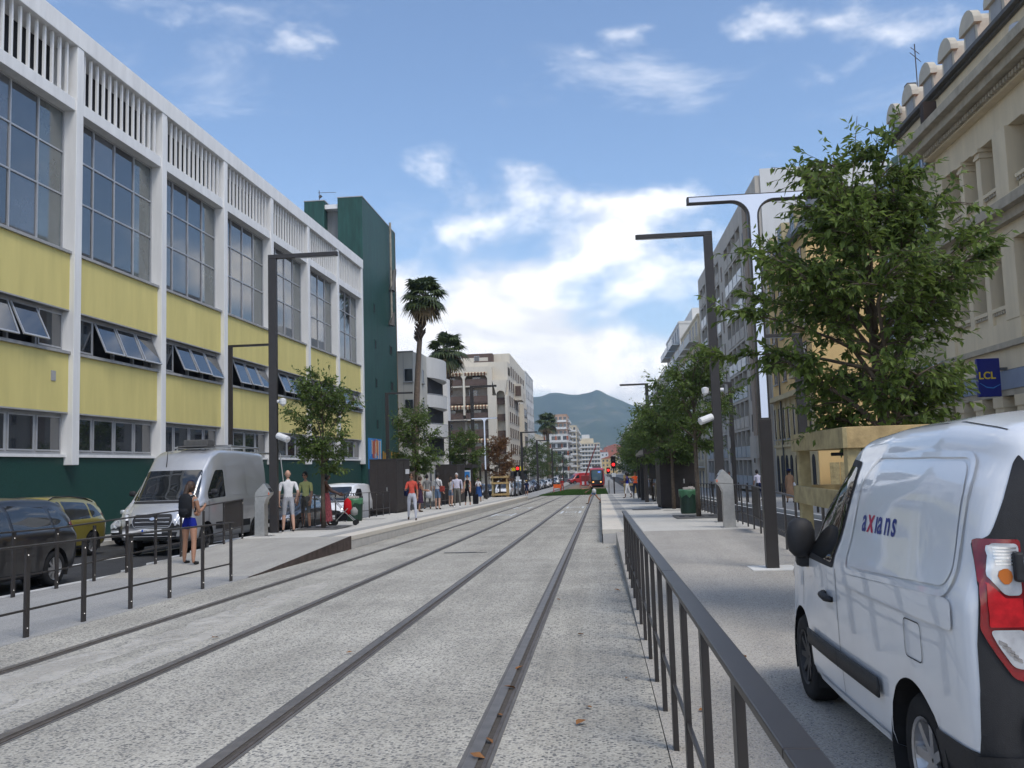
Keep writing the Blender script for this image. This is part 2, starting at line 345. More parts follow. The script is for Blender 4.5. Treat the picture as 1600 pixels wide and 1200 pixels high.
for x0, x1, y0, y1, r in ((2.25, 3.65, 27.4, 29.4, 1), (-9.2, -7.8, 26.1, 28.0, 0)):
    o = MB().box(x0, x1, y0, y1, 0, 0.008).build('tree_grate', M_grate, plats[r]); o.location.z = g((y0+y1)/2) + PH + 0.0; o.rotation_euler.x = 0
    o.location = (0, 0, g(y0) + PH + 0.004)
    for k in range(4):
        a = ubox('grate_slot', M_black, plats[r], x0 + .15 + k*.3, x0 + .3 + k*.3, y0 + .8, y0 + 1.15, g(y0)+PH+.012, g(y0)+PH+.016)
# rails: grooved tram rails bedded in the slab
def rail(X, name='tram_rail'):
    ys = rng(-6, 97.5, 4) + rng(100, 152, 4)
    root = None
    # cross-section, left to right: seal, head, groove, lip, seal
    prof = [(-0.085, -0.055, 3, 0.004), (-0.055, 0.015, 0, 0.010), (0.015, 0.052, 1, 0.003), (0.052, 0.075, 2, 0.009), (0.075, 0.10, 3, 0.004)]
    names = ('sealant', 'rail_head', 'groove', 'rail_lip'); mats = (M_railtop, M_groove, M_rail, M_seal)
    for a, b, mi, dz in prof:
        mb = MB(); n = len(ys); vs = []
        for y in ys: vs += [(X+a, y, g(y)+dz), (X+b, y, g(y)+dz), (X+a, y, g(y)-0.02), (X+b, y, g(y)-0.02)]
        mb.add(vs, [(4*i, 4*i+1, 4*i+5, 4*i+4) for i in range(n-1)] + [(4*i+2, 4*i, 4*i+4, 4*i+6) for i in range(n-1)] + [(4*i+1, 4*i+3, 4*i+7, 4*i+5) for i in range(n-1)])
        nm = {0: 'rail_head', 1: 'groove', 2: 'rail_lip', 3: 'sealant'}[mi]
        o = mb.build(nm if root else name, mats[mi], root)
        if root is None: root = tag(o, kind='structure')
for X in (-5.40, -3.91, -2.25, -0.76): rail(X)
tb = [o for o in bpy.data.objects if o.name == 'trackbed.001'][0]
tb0 = bpy.data.objects['trackbed']
# expansion joint, slots and the painted frames of the loop detectors
for x0, x1, y, d in ((-5.3, -4.0, 30.2, .035), (-3.8, -3.1, 30.3, .035), (-3.0, -2.35, 30.35, .03), (-2.15, -0.9, 30.5, .03), (-.65, -.08, 30.6, .03)):
    patch('expansion_joint', M_groove, x0, x1, y, y + d*2, 0, 0.005, tb)
for x0, x1, y, d in ((-3.6, -2.85, 20.3, .22), (-3.5, -2.8, 26.0, .10), (-4.9, -4.2, 38.5, .25), (-3.3, -2.7, 40.0, .15), (-2.0, -1.3, 40.6, .2), (-1.9, -1.2, 62.0, .3), (-4.9, -4.3, 60, .3), (-3.3, -2.6, 20.25, .1)):
    patch('slot_drain', M_grate, x0, x1, y, y + d, 0, 0.006, tb if y > 22.5 else tb0)
M_loop = mat('detector_mark', (0.55, 0.58, 0.60), 0.8, 0.1, 10)
for xc, y in ((-1.5, 43.5), (-1.5, 51.5), (-4.7, 42.0), (-4.7, 53)):
    for s in (-1, 1):
        patch('loop_mark', M_loop, xc + s*.45 - .06, xc + s*.45 + .06, y, y + 3.2, 0, 0.005, tb)
        patch('loop_mark', M_loop, xc + s*.24 - .02, xc + s*.24 + .02, y + .6, y + 2.6, 0, 0.005, tb)
    patch('loop_mark', M_loop, xc - .24, xc + .24, y + .9, y + 1.1, 0, 0.005, tb); patch('loop_mark', M_loop, xc - .24, xc + .24, y + 2.1, y + 2.3, 0, 0.005, tb)
# spilled cement dust between the left rails: a ragged film over the aggregate
def dust():
    rr = random.Random(5); mb = MB()
    for y0, y1, xc, w in ((5.6, 13.6, -5.0, 0.24), (6.0, 14.4, -4.30, 0.15), (11.8, 14.8, -4.62, 0.26), (5.0, 8.6, -4.85, .34)):
        ys = rng(y0, y1, 0.25); n = len(ys); vs = []
        for i, y in enumerate(ys):
            t = i / (n-1); ww = w * math.sin(math.pi * min(1, t*1.02+.02)) ** .5 * rr.uniform(.5, 1.2) + .004; xx = xc + 0.1*math.sin(y*1.3+xc) + rr.uniform(-.02, .02) + (0.05*(y-y0) if xc < -4.9 else -0.02*(y-y0))
            vs += [(xx-ww, y, g(y)+.003), (xx+ww, y, g(y)+.003)]
        mb.add(vs, [(2*i, 2*i+1, 2*i+3, 2*i+2) for i in range(n-1)])
    m = bpy.data.materials.new('dust_film'); m.use_nodes = True; nt = m.node_tree; p = nt.nodes['Principled BSDF']
    p.inputs['Base Color'].default_value = (0.66, 0.63, 0.57, 1); p.inputs['Roughness'].default_value = 0.95
    ge = nt.nodes.new('ShaderNodeNewGeometry'); n = nt.nodes.new('ShaderNodeTexNoise'); n.inputs['Scale'].default_value = 3.2; n.inputs['Detail'].default_value = 10; n.inputs['Roughness'].default_value = .78
    mr = nt.nodes.new('ShaderNodeMapRange'); mr.inputs[1].default_value = 0.33; mr.inputs[2].default_value = 0.70; mr.inputs[4].default_value = .75
    nt.links.new(ge.outputs['Position'], n.inputs['Vector']); nt.links.new(n.outputs[0], mr.inputs[0]); nt.links.new(mr.outputs[0], p.inputs['Alpha'])
    o = mb.build('cement_dust', m); tag(o, 'pale streaks of cement dust spilled between the left rails', 'dust', kind='stuff')
dust()
# white kerb lines and lane paint
def line(x, w, y0, y1, h, step=4.0, root=None, m=M_white, name='lane_line', dz=0.005):
    ys = rng(y0, y1, step); mb = MB(); vs = []
    for y in ys: vs += [(x - w/2, y, g(y)+h+dz), (x + w/2, y, g(y)+h+dz)]
    mb.add(vs, [(2*i, 2*i+1, 2*i+3, 2*i+2) for i in range(len(ys)-1)])
    return mb.build(name, m, root)
roads = sorted([o for o in bpy.data.objects if o.name.startswith('road')], key=lambda o: o.name)
line(-12.55, 0.11, -5, 150, -0.10, root=roads[0])
for k in range(16): pass
M_kwhite = mat('white_kerb', (0.62, 0.61, 0.58), 0.8, 0.1, 5)
def kerb(x0, x1, y0, y1, z0, z1, name='kerb', step=1.0, hf=zero):
    """row of separate kerbstones along the street"""
    root = None; n = int((y1 - y0) / step)
    me = MB().box(-.5, .5, 0, 1, -.5, .5).mesh('kerbstone', M_kwhite)
    root = thing(name, None, None); tag(root, kind='structure')
    for i in range(n):
        y = y0 + i * step; o = link('kerbstone', me, root, ((x0+x1)/2, y, g(y) + hf(y) + (z0+z1)/2)); o.scale = (x1-x0, step-.008, z1-z0)
        o.rotation_euler.x = math.atan(-0.0179)
kerb(-9.42, -9.28, 8, 22, -0.2, 0.012, step=1.0, hf=hL)
kerb(-9.45, -9.31, 22, 78, -0.3, PH + .004, step=2.0)
kerb(7.36, 7.54, 12, 90, -0.05, 0.152, step=1.5)
line(7.15, 0.14, 10, 140, 0.02, root=roads[1])
kerb(3.70, 3.86, 13, 78, -0.1, PH-.03, step=1.5, hf=lambda y: hR(y) - PH)
kerb(-16.3, -16.14, 10, 70, -0.2, 0.036, step=2.0)
# grass between the tracks, beyond the stop
def grass():
    rr = np.random.default_rng(3); mb = MB()
    gm = leafmat('grass_blades', (0.055, 0.125, 0.022), 0.3, 0.3)
    strip('lawn_soil', mat('lawn_soil', (0.045, 0.085, 0.022), 0.95, 0.3, 6), lambda y: (-6.9 + max(0, 99-y)*.9 if y < 99 else -6.9 + (y-99)*.055, 0.85), [97.6, 99, 105, 112, 120, 128, 136], zero, 0.02)
    n = 26000; y = 97.8 + 38 * rr.random(n) ** 1.4; x = -6.7 + 7.5 * rr.random(n)
    x0 = np.where(y < 99, -6.9 + (99-y)*.9, -6.9 + (y-99)*.055); ok = x > x0; x, y = x[ok], y[ok]; n = len(x)
    z = np.array([g(t) for t in y]) + .02; a = rr.random(n) * 6.283; h = rr.uniform(.05, .12, n); w = .035
    dx, dy = np.cos(a)*w, np.sin(a)*w; lx, ly = rr.normal(0, .03, n), rr.normal(0, .03, n)
    V = np.stack([np.stack([x-dx, y-dy, z], 1), np.stack([x+dx, y+dy, z], 1), np.stack([x+lx, y+ly, z+h], 1)], 1).reshape(-1, 3)
    me = bpy.data.meshes.new('lawn'); me.from_pydata(V.tolist(), [], np.arange(3*n).reshape(-1, 3).tolist()); me.materials.append(gm)
    tag(link('lawn', me), 'bright green grass between the tram tracks beyond the stop', 'grass', kind='stuff')
grass()
strip('earth_strip', M_sand, (-5.2, 0.9), [136, 142, 150, 165, 190], zero, 0.012)
# far hill with its slopes of scrub and pale houses
def hill():
    nx, ny = 160, 60; vs = []; rr = random.Random(8)
    from mathutils import noise as mn
    def prof(x):   # skyline of the ridge in metres above the street
        pts = [(-1500, 200), (-900, 225), (-450, 243), (-222, 253), (-130, 262), (-80, 263), (-40, 262), (0, 270), (55, 250), (101, 231), (157, 211), (260, 185), (420, 165), (700, 150), (1500, 120)]
        for (a, b), (c, d) in zip(pts, pts[1:]):
            if a <= x <= c: t = (x-a)/(c-a); t = t*t*(3-2*t); return b + (d-b)*t
        return 150
    for j in range(ny+1):
        t = j / ny; y = 2300 + 1500 * t
        for i in range(nx+1):
            x = -1500 + 3000 * i / nx
            pr = prof(x * 3000/ y) if False else prof(x)
            e = (t/0.62)**1.15 if t < .62 else max(0.0, 1 - (t-.62)*1.2)
            nz = mn.fractal(Vector((x*.004, y*.004, 1.7)), 0.8, 2.1, 5) * 26 + mn.fractal(Vector((x*.02, y*.02, 4.7)), 0.8, 2.1, 3) * 5
            vs.append((x, y, -25 + (pr * 1.05) * e + nz * min(1, e*1.4)))
    fs = [(j*(nx+1)+i, j*(nx+1)+i+1, (j+1)*(nx+1)+i+1, (j+1)*(nx+1)+i) for j in range(ny) for i in range(nx)]
    m = bpy.data.materials.new('hill_scrub'); m.use_nodes = True; nt = m.node_tree; N, L = nt.nodes, nt.links; p = N['Principled BSDF']; p.inputs['Roughness'].default_value = 0.95
    ge = N.new('ShaderNodeNewGeometry'); n = N.new('ShaderNodeTexNoise'); n.inputs['Scale'].default_value = 0.012; n.inputs['Detail'].default_value = 9; n.inputs['Roughness'].default_value = .65; L.new(ge.outputs['Position'], n.inputs['Vector'])
    cr = N.new('ShaderNodeValToRGB'); L.new(n.outputs[0], cr.inputs[0]); e = cr.color_ramp.elements
    e[0].position = .38; e[0].color = (.025, .05, .02, 1); e[1].position = .70; e[1].color = (.17, .15, .10, 1); k = e.new(.56); k.color = (.05, .075, .03, 1)
    L.new(cr.outputs[0], p.inputs['Base Color'])
    o = MB().add(vs, fs).build('hill', m, smooth=True); tag(o, kind='structure')
    mast = MB().tube([(-78, 3240, 235), (-78, 3240, 275)], [1.6, .7], 5).build('radio_mast', M_steel); tag(mast, 'thin radio mast on the ridge of the distant hill', 'mast')
hill()
# ================================================================ BUILDINGS
M_bwhite = mat('white_render', (0.72, 0.72, 0.715), 0.75, 0.085, 1.5, 0.3, 0.15, 60, streak=True)
M_yellow = mat('yellow_render', (0.63, 0.545, 0.215), 0.85, 0.075, 1.2, 0.25, 0.25, 70, streak=True)
M_green = mat('green_mosaic', (0.010, 0.050, 0.040), 0.5, 0.35, 24, 0.35, 0.3, 90)
M_green2 = mat('green_mosaic_tower', (0.017, 0.064, 0.054), 0.55, 0.28, 2.4, 0.35, 0.4, 40, streak=True)
M_alu = mat('grey_aluminium', (0.42, 0.43, 0.45), 0.45, 0.08, 3, 0.5, metal=0.3)
M_sillg = mat('grey_sill', (0.33, 0.33, 0.33), 0.7, 0.15, 3)
M_glass = glassmat('window_glass')
M_glass2 = glassmat('far_glass', (0.035, 0.04, 0.045), 1.6, 0.08)
M_glassr = glassmat('window_glass_painted_reflection', (0.085, 0.10, 0.098))  # paler greenish tint: reflection of the pilaster reveal put into the glass colour
PANES = (M_glass, glassmat('window_glass_room', (0.04, 0.045, 0.052)), glassmat('window_glass_blind', (0.075, 0.08, 0.09)))
M_void = mat('dark_interior', (0.02, 0.02, 0.024), 0.9, 0.1, 1)
M_blind = mat('roller_blind', (0.25, 0.26, 0.26), 0.9, 0.05, 2)

def yellow_building():
    A = -0.0131
    b = thing('office_building', 'long white framed building with yellow panels, tall glazing and louvred top storey', 'building', (-18.5, 30.5, 0), A)
    P = 6.3; W = 0.42
    # dark green mosaic plinth behind everything
    MB().box(-5.5, -0.32, -14.5, 37.7, -1.6, 2.36).build('plinth', M_green, b)
    MB().box(-5.5, -1.35, -14.5, 37.6, 2.36, 18.0).build('inner_wall', M_void, b)
    MB().box(-5.5, 0.03, -14.5, 37.83, 17.45, 18.18).build('roof_beam', M_bwhite, b, bevel=0.02)
    MB().box(-5.45, -0.10, -14.5, 37.75, 18.18, 18.26).build('coping', M_sillg, b)
    for k in range(-2, 7):
        v1 = P * k; v0 = v1 - W
        o = MB().box(-1.30, 0.0, v0, v1, 2.08, 17.45).build('pilaster', M_bwhite, b, bevel=0.015)
        if k == -2: continue
        a0, a1 = P * (k-1), v0               # bay between pilasters
        d = a1 - a0
        MB().box(-1.30, -0.06, a0, a1, 15.0, 15.45).build('beam', M_bwhite, b, bevel=0.01)
        for z0, z1 in ((3.95, 6.02), (7.63, 9.66)):
            p = MB().box(-1.30, -0.19, a0, a1, z0, z1).build('panel', M_yellow, b)
            ubox('sill', M_sillg, b, -1.3, -0.10, a0 + .0, a1 + .10, z1 + .001, z1 + .10)
            ubox('drip_edge', M_sillg, b, -.95, -.18, a0, a1, z0 - .05, z0 - .001)
        ubox('sill', M_bwhite, b, -1.3, -0.24, a0, a1 + .09, 2.361, 2.46)
        if k == 0:
            ubox('vent', M_sillg, b, -.20, -.165, a1 - 1.0, a1 - .75, 5.0, 5.35)
        # louvre storey: separate concrete fins in front of a dark void
        MB().box(-1.28, -1.0, a0, a1, 15.45, 17.45).build('back_wall', M_void, b)
        nf = 13
        for i in range(nf):
            v = a0 + d * (i + 0.75) / (nf + .5)
            ubox('fin', M_bwhite, b, -0.26, -0.17, v - .045, v + .045, 15.451, 17.449)
        # tall window: frame, mullions, transoms, twelve panes
        w = MB(); zb, zt = 9.77, 15.0; xg = -0.56
        w.box(xg, xg + .09, a0, a0 + .06, zb, zt).box(xg, xg + .09, a1 - .06, a1, zb, zt).box(xg, xg + .088, a0 + .06, a1 - .06, zb, zb + .07).box(xg, xg + .088, a0 + .06, a1 - .06, zt - .07, zt)
        zr = (zb, zb + 2.1, zb + 3.68, zt)
        for i in range(1, 4): w.box(xg, xg + .085, a0 + d*i/4 - .03, a0 + d*i/4 + .03, zb + .07, zt - .07)
        for z in zr[1:3]: w.box(xg + .002, xg + .08, a0 + .06, a1 - .06, z - .03, z + .03)
        wf = w.build('window', M_alu, b)
        for i in range(4):
            for j in range(3):
                tilt = random.Random(k*37+i*5+j).uniform(-.004, .004)
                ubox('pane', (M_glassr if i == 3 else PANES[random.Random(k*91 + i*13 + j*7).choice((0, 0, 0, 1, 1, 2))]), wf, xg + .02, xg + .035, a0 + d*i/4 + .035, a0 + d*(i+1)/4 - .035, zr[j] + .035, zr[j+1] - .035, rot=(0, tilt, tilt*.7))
        # middle window: fixed light and three top-hung sashes propped open
        for zb, zt, opn in ((6.12, 7.58, True), (2.47, 3.9, False)):
            w = MB(); w.box(xg, xg + .12, a0, a1, zb, zb + .09).box(xg, xg + .12, a0, a1, zt - .09, zt)
            for i in range(5):
                c = a0 + d*i/4; w.box(xg, xg + .118, max(a0, c - .05), min(a1, c + .05), zb + .09, zt - .09)
            wf = w.build('window', M_alu, b)
            MB().box(-.86, -.80, a0, a1, zb, zt).build('dark_room', M_void, b)
            for i in range(4):
                c0, c1 = a0 + d*i/4 + .06, a0 + d*(i+1)/4 - .06
                ang = 0.0
                if opn and ((k == 0 and i in (1, 2)) or (k > 0 and i > 0)): ang = R(23 + random.Random(k*9+i).uniform(-2, 2))
                s = MB(); h = zt - zb - .2
                s.box(-.02, .03, 0, c1-c0, -h, -h + .055).box(-.02, .03, 0, c1-c0, -.055, 0).box(-.02, .03, 0, .055, -h + .055, -.055).box(-.02, .03, c1-c0-.055, c1-c0, -h + .055, -.055)
                s.mi = 1; s.box(-.004, .008, .055, c1-c0-.055, -h + .055, -.055)
                so = s.build('sash', [M_alu, M_glass], b); so.location = (xg + .13, c0, zt - .1); so.rotation_euler = (0, -ang, 0)
                if not ang and (i + k) % 3 == 0 : ubox('blind', M_blind, wf, xg - .06, xg - .04, c0, c1, zb + .4, zt - .1)
    # end wall towards the tower
    MB().box(-5.4, -1.31, 37.4, 37.8, 2.37, 17.44).build('end_wall', M_bwhite, b)
yellow_building()

def window_obj(parent, face, u0, u1, z0, z1, pos, depth=0.18, frame=None, glass=None, bars=1, sill=True, name='window'):
    """one recessed-looking window: frame ring, pane and sill. face '+x','-x','-y': outward normal; pos = wall plane"""
    frame = frame or M_alu; glass = glass or M_glass2
    def bx(a0, a1, b0, b1, n0, n1):      # u range, z range, outward range
        if face == '+x': return (pos+n0, pos+n1, a0, a1, b0, b1)
        if face == '-x': return (pos-n1, pos-n0, a0, a1, b0, b1)
        return (a0, a1, pos-n1, pos-n0, b0, b1)
    f = .05; m = MB()
    m.box(*bx(u0, u0+f, z0, z1, .0, .05)).box(*bx(u1-f, u1, z0, z1, .0, .05)).box(*bx(u0+f, u1-f, z0, z0+f, .0, .05)).box(*bx(u0+f, u1-f, z1-f, z1, .0, .05))
    for i in range(bars):
        c = u0 + (u1-u0)*(i+1)/(bars+1); m.box(*bx(c-.025, c+.025, z0+f, z1-f, .002, .045))
    w = m.build(name, frame, parent)
    ubox('pane', glass, w, *bx(u0+f, u1-f, z0+f, z1-f, .004, .016))
    if sill: ubox('sill', M_sillg, w, *bx(u0-.08, u1+.08, z0-.09, z0-.002, .0, .14))
    return w

def tower():
    b = thing('service_tower', 'tall dark green tiled tower with tiny windows behind the yellow building', 'building', (0, 0, 0))
    gz = -1.6; X1 = -18.05
    m = MB().box(-22.8, -21.15, 68.55, 80.1, gz, 23.25); m.box(-20.05, X1, 68.55, 80.1, gz, 23.4)
    m.build('wall', M_green2, b)
    MB().box(-21.15, -20.05, 69.4, 80.0, gz, 22.6).build('recess_wall', mat('grey_fibre_panel', (0.23, 0.24, 0.24), 0.8, 0.15, 2, streak=True), b)
    ubox('lintel', M_bwhite, b, -21.15, -20.05, 68.7, 69.38, 22.6, 22.95)
    for y, z, w in ((71.6, 14.6, .5), (77.2, 11.8, .9), (71.9, 11.6, .45), (77.4, 8.6, .9), (72.0, 8.4, .45), (77.5, 5.4, .9), (72.2, 5.0, .45)):
        wo = MB(); wo.box(X1 - .01, X1 + .03, y-.06, y, z, z + .75).box(X1 - .01, X1 + .03, y + w, y + w + .06, z, z + .75).box(X1 - .01, X1 + .03, y, y+w, z + .70, z + .75).box(X1 - .01, X1 + .05, y, y+w, z - .05, z)
        f = wo.build('window', M_green2, b); ubox('pane', M_void, f, X1 - .005, X1 + .004, y, y + w, z, z + .70)
    # coping line, rusty mast and bracket fixed to the street side
    ubox('coping', M_sillg, b, -20.08, X1 + .03, 68.52, 80.13, 23.4, 23.47); ubox('coping', M_sillg, b, -22.83, -21.12, 68.52, 80.13, 23.25, 23.32)
    MB().tube([(X1 + .25, 77.2, 14.6), (X1 + .25, 77.2, 23.6)], .10, 8).build('mast', mat('stained_steel', (0.30, 0.27, 0.22), 0.7, 0.3, 3), b)
    MB().tube([(X1 + .2, 77.2, 14.3), (X1 + .45, 77.3, 15.5)], [.35, .05], 8).tube([(X1 + .3, 77.25, 17.4), (X1 + .4, 77.9, 19.3), (X1 + .4, 78.4, 19.6)], [.28, .2, .08], 8).build('mast_bracket', M_grate, b)
    MB().tube([(-22, 70, 23.3), (-22, 70, 24.6)], .03, 5).tube([(-22.1, 70, 24.4), (-20.6, 70, 24.35)], .02, 4).tube([(-22, 70, 24.0), (-21.8, 70, 24.15)], .12, 6).build('antenna', M_grate, b)
    ubox('corner_trim', mat('rust_brown_trim', (0.22, 0.13, 0.07), 0.8, .2), b, X1 - .02, X1 + .03, 80.08, 80.16, gz, 23.4)
    # painted hoarding at the foot of the tower
    h = thing('mural_hoarding', 'colourful mural and lettered panels at the foot of the green tower', 'hoarding')
    cols = [(0.03, 0.2, 0.5), (0.45, 0.13, 0.05), (0.55, 0.42, 0.3), (0.08, 0.28, 0.55), (0.5, 0.2, 0.04), (0.3, 0.05, 0.05), (0.06, 0.35, 0.6)]
    rr = random.Random(4)
    mm = [mat('mural_%d' % i, c, .7, .2, 4) for i, c in enumerate(cols)]
    for i in range(14):
        y = 69.3 + i*.30; z0 = 2.35 + rr.uniform(0, .7); ubox('mural_stripe', mm[(i*3+rr.randrange(3)) % 7], h, X1 + .01, X1 + .04, y, y + .295, z0, 4.1 - rr.uniform(0, .2))
    ubox('mural_ground', mm[0], h, X1, X1 + .012, 69.2, 73.6, 1.7, 4.15); ubox('mural_base', mat('mural_dark', (.03, .04, .06), .7), h, X1 + .012, X1 + .03, 69.2, 73.6, 0.2, 1.65)
    og = mat('ochre_letters', (0.33, 0.17, 0.02), .7)
    for i in range(9): 
        y = 74.0 + i*.62 + (.5 if i > 3 else 0); ubox('letter', og, h, X1 + .005, X1 + .03, y, y + .42, 2.35, 3.15 - .12*(i % 2))
    ubox('white_panel', mat('panel_white', (.6, .6, .6), .7), h, X1, X1 + .05, 74.2, 79.9, .2, 1.55)
    nb = mat('navy_letters', (0.03, 0.045, 0.14), .7)
    for i in range(10): 
        y = 74.6 + i*.5; 
        if i != 5: ubox('letter', nb, h, X1 + .052, X1 + .06, y, y + .36, .55, 1.2 - .2*(i % 3 == 1))
tower()

M_cream = mat('cream_render', (0.55, 0.53, 0.47), 0.85, 0.07, 0.8, streak=True)
M_offw = mat('offwhite_tile', (0.60, 0.60, 0.59), 0.7, 0.05, 1.2, streak=True)
M_beige = mat('beige_render', (0.60, 0.55, 0.46), 0.85, 0.06, 0.8, streak=True)
M_brown = mat('brown_loggia', (0.11, 0.075, 0.06), 0.8, 0.2, 2)
M_awn = mat('awning_cream', (0.62, 0.52, 0.36), 0.9, 0.08, 3)
M_awn2 = mat('awning_brown', (0.20, 0.09, 0.05), 0.9, 0.08, 3)

def curved_white():
    b = thing('apartment_block', 'white apartment block with rounded balconies beside the green tower', 'building')
    gz = -2.0; top = 12.55
    MB().prism([(-24, 82.3), (-17.05, 82.3), (-16.5, 83.6), (-16.5, 97), (-24, 97)], 0, 'z', gz, top).build('wall', M_cream, b)
    ubox('coping', M_sillg, b, -24.1, -17.0, 82.2, 82.4, top, top + .12)
    ubox('joint', M_sillg, b, -17.98, -17.94, 82.28, 82.31, gz, top)
    for i, z in enumerate((9.75, 6.85, 3.95)):
        window_obj(b, '-y', -17.9, -17.05, z, z + 1.25, 82.3, bars=0)
        w = window_obj(b, '+x', 83.8, 84.6, z, z + 1.25, -16.5, bars=0)
    # rounded balconies: slab, curved parapet, dark recess
    for i, z in enumerate((10.7, 7.8, 4.9)):
        n = 14; arc = [(-16.5 + 1.05*math.sin(math.pi*(j/n)) ** .8, 86.2 + 9*j/n) for j in range(n+1)]
        ubox('recess', M_void, b, -17.0, -16.44, 86.4, 94.9, z - 2.0 if i else z - 1.9, z - .15)
        MB().prism([(-16.5, 86.2)] + arc[1:-1] + [(-16.5, 95.2)], 0, 'z', z - .18, z + (1.85 if i == 0 else 1.05)).build('balcony', M_offw, b)
        rail_ = [(x + .0, y, z + 1.12) for x, y in arc]
        if i: MB().tube(rail_, .03, 5).build('handrail', M_alu, b)
    n = 14; arc = [(-16.5 + 1.05*math.sin(math.pi*(j/n)) ** .8, 86.2 + 9*j/n) for j in range(n+1)]
    MB().box(-16.5, -16.0, 95.3, 96.9, gz, 11.2).build('side_bay', M_bwhite, b)
    for y in (86.5, 89, 91.5): window_obj(b, '+x', y, y + 1.1, -.5, 1.5, -16.5, bars=0)
    MB().lathe([(0.02, 0), (.35, .12), (.5, .3)], 14, (-15.95, 96.2, 4.2), axis='x').build('satellite_dish', M_offw, b)
curved_white()

def arch_block():
    """beige block with deep arched loggias facing the viewer"""
    b = thing('loggia_block', 'beige apartment block with tall arched brown loggias beyond the palms', 'building')
    gz = -3.5; Y = 150.0
    X0, X1 = -27.0, -15.0
    MB().box(X0, X1 , Y + 1.6, 188, gz, 19.5).build('core_wall', M_beige, b)
    MB().box(-17.8, X1 + .01, Y + 6, 187.9, 19.5, 21.4).build('tall_wing', M_beige, b)
    MB().box(X0, -17.81, Y + 4, 186, 19.5, 21.3).build('attic', M_brown, b)
    ubox('attic_wall', M_beige, b, X0 + 1, -18.6, Y + 3.9, Y + 4.0, 19.6, 20.6); ubox('attic_rail', M_brown, b, -21, -17.9, Y + 3.2, Y + 3.3, 18.7, 19.9)
    for x in (-24.2, -21.0): window_obj(b, '-y', x, x + .9, 19.4, 20.9, Y + 3.9, bars=0)
    # front screen with arches: columns, spandrels as one extruded outline per bay
    def arch_bay(xa, xb, zs, z_top, thick=1.6, wall_top=18.6):
        n = 12; r = (xb-xa)/2; rise = min(r*.55, 1.2)
        arc = [(xa + (xb-xa)*i/n, zs + rise*math.sin(math.pi*i/n) ** .6) for i in range(n+1)]
        poly = [(xa, wall_top)] + [(x, z) for x, z in arc] + [(xb, wall_top)]
        MB().prism(poly, 0, 'y', Y, Y + thick).build('arch', M_beige, b)
    for xa, xb in ((-26.6, -22.55), (-22.2, -18.35)): arch_bay(xa, xb, 16.6, 18.6)
    for xa, xb in ((-27.0, -26.6), (-22.55, -22.2), (-18.35, -17.55)): ubox('pier', M_beige, b, xa, xb, Y, Y + 1.6, gz if xb > -18 else 10.4, 18.6)
    # side column with the long slot opening
    cx, hw = -16.15, .72
    n = 14
    top = [(cx - hw*math.cos(math.pi*i/n), 13.6 + hw*1.1*math.sin(math.pi*i/n)) for i in range(n+1)]
    bot = [(cx - hw*math.cos(math.pi*i/n), 1.6 - hw*1.1*math.sin(math.pi*i/n)) for i in range(n+1)]
    MB().prism([(-17.55, 16.2)] + top + [(X1, 16.2)], 0, 'y', Y, Y + 1.6).build('slot_head', M_beige, b)
    MB().prism([(-17.55, gz)] + bot + [(X1, gz)], 0, 'y', Y, Y + 1.6).build('slot_foot', M_beige, b)
    ubox('slot_side', M_beige, b, -17.55, cx - hw, Y + .001, Y + 1.599, 1.6, 13.6); ubox('slot_side', M_beige, b, cx + hw, X1, Y + .001, Y + 1.599, 1.6, 13.6)
    ubox('terrace_wall', M_beige, b, -17.5, -15.0, Y + 2, Y + 5.9, 17.2, 18.6)
    for z in (1.8, 4.6, 7.4, 10.2, 13.0): ubox('slot_parapet', M_brown, b, cx - hw, cx + hw, Y + .9, Y + 1.0, z - .9, z + .25)
    # loggia floors: brown parapets, recessed glazing and striped awnings
    for i in range(6):
        z = 1.2 + 2.85 * i
        ubox('floor_slab', M_beige if i % 2 else M_brown, b, X0, -18.36, Y + .3, Y + 1.58, z - .25, z)
        for xa, xb in ((-26.6, -22.56), (-22.19, -18.36)):
            ubox('parapet', M_brown, b, xa, xb, Y + .25, Y + .32, z, z + 1.05)
            ubox('loggia_wall', mat('loggia_back', (.30, .25, .2), .8, .2, 2), b, xa, xb, Y + 1.5, Y + 1.58, z + .0, z + 2.5)
            window_obj(b, '-y', xa + .5 + .6*(i % 2), xa + 1.9 + .6*(i % 2), z + .1, z + 2.1, Y + 1.48, bars=1, sill=False)
            if i in (1, 3, 5):
                for s in range(14):
                    x = xa + (xb-xa)*s/14
                    MB().prism([(x, 0), (x + (xb-xa)/14, 0)], 0) if False else None
                    ubox('awning_stripe', M_awn if s % 2 else M_awn2, b, x, x + (xb-xa)/14, Y - .15, Y + .45, z + 1.75 - (.0), z + 2.25, rot=(R(28), 0, 0))
    # street side windows, each its own piece
    for fl in range(7):
        z = 1.0 + 2.75 * fl
        for j in range(9):
            y = 153.5 + j*3.7
            if fl == 6 and j < 1: continue
            window_obj(b, '+x', y, y + 1.5, z, z + 1.7, X1 + .01, bars=1, frame=M_brown)
    MB().box(X1, X1 + 1.3, 163, 168.5, 13.6, 16.6).build('bay_window', M_beige, b); ubox('bay_shadow', M_brown, b, X1 + .2, X1 + 1.25, 162.9, 163.0, 14.4, 16.2)
    MB().box(X1, X1 + .9, 172, 180, 5.2, 13.4).build('oriel', M_beige, b)
    for z in (5.8, 8.6, 11.2): window_obj(b, '+x', 173, 179, z, z + 1.5, X1 + .9, bars=3, frame=M_brown)
    MB().tube([(-25, 160, 21), (-25, 160, 23.4)], .05, 4).tube([(-25.8, 160, 23), (-24.2, 160, 23)], .04, 4).build('aerial', M_grate, b)
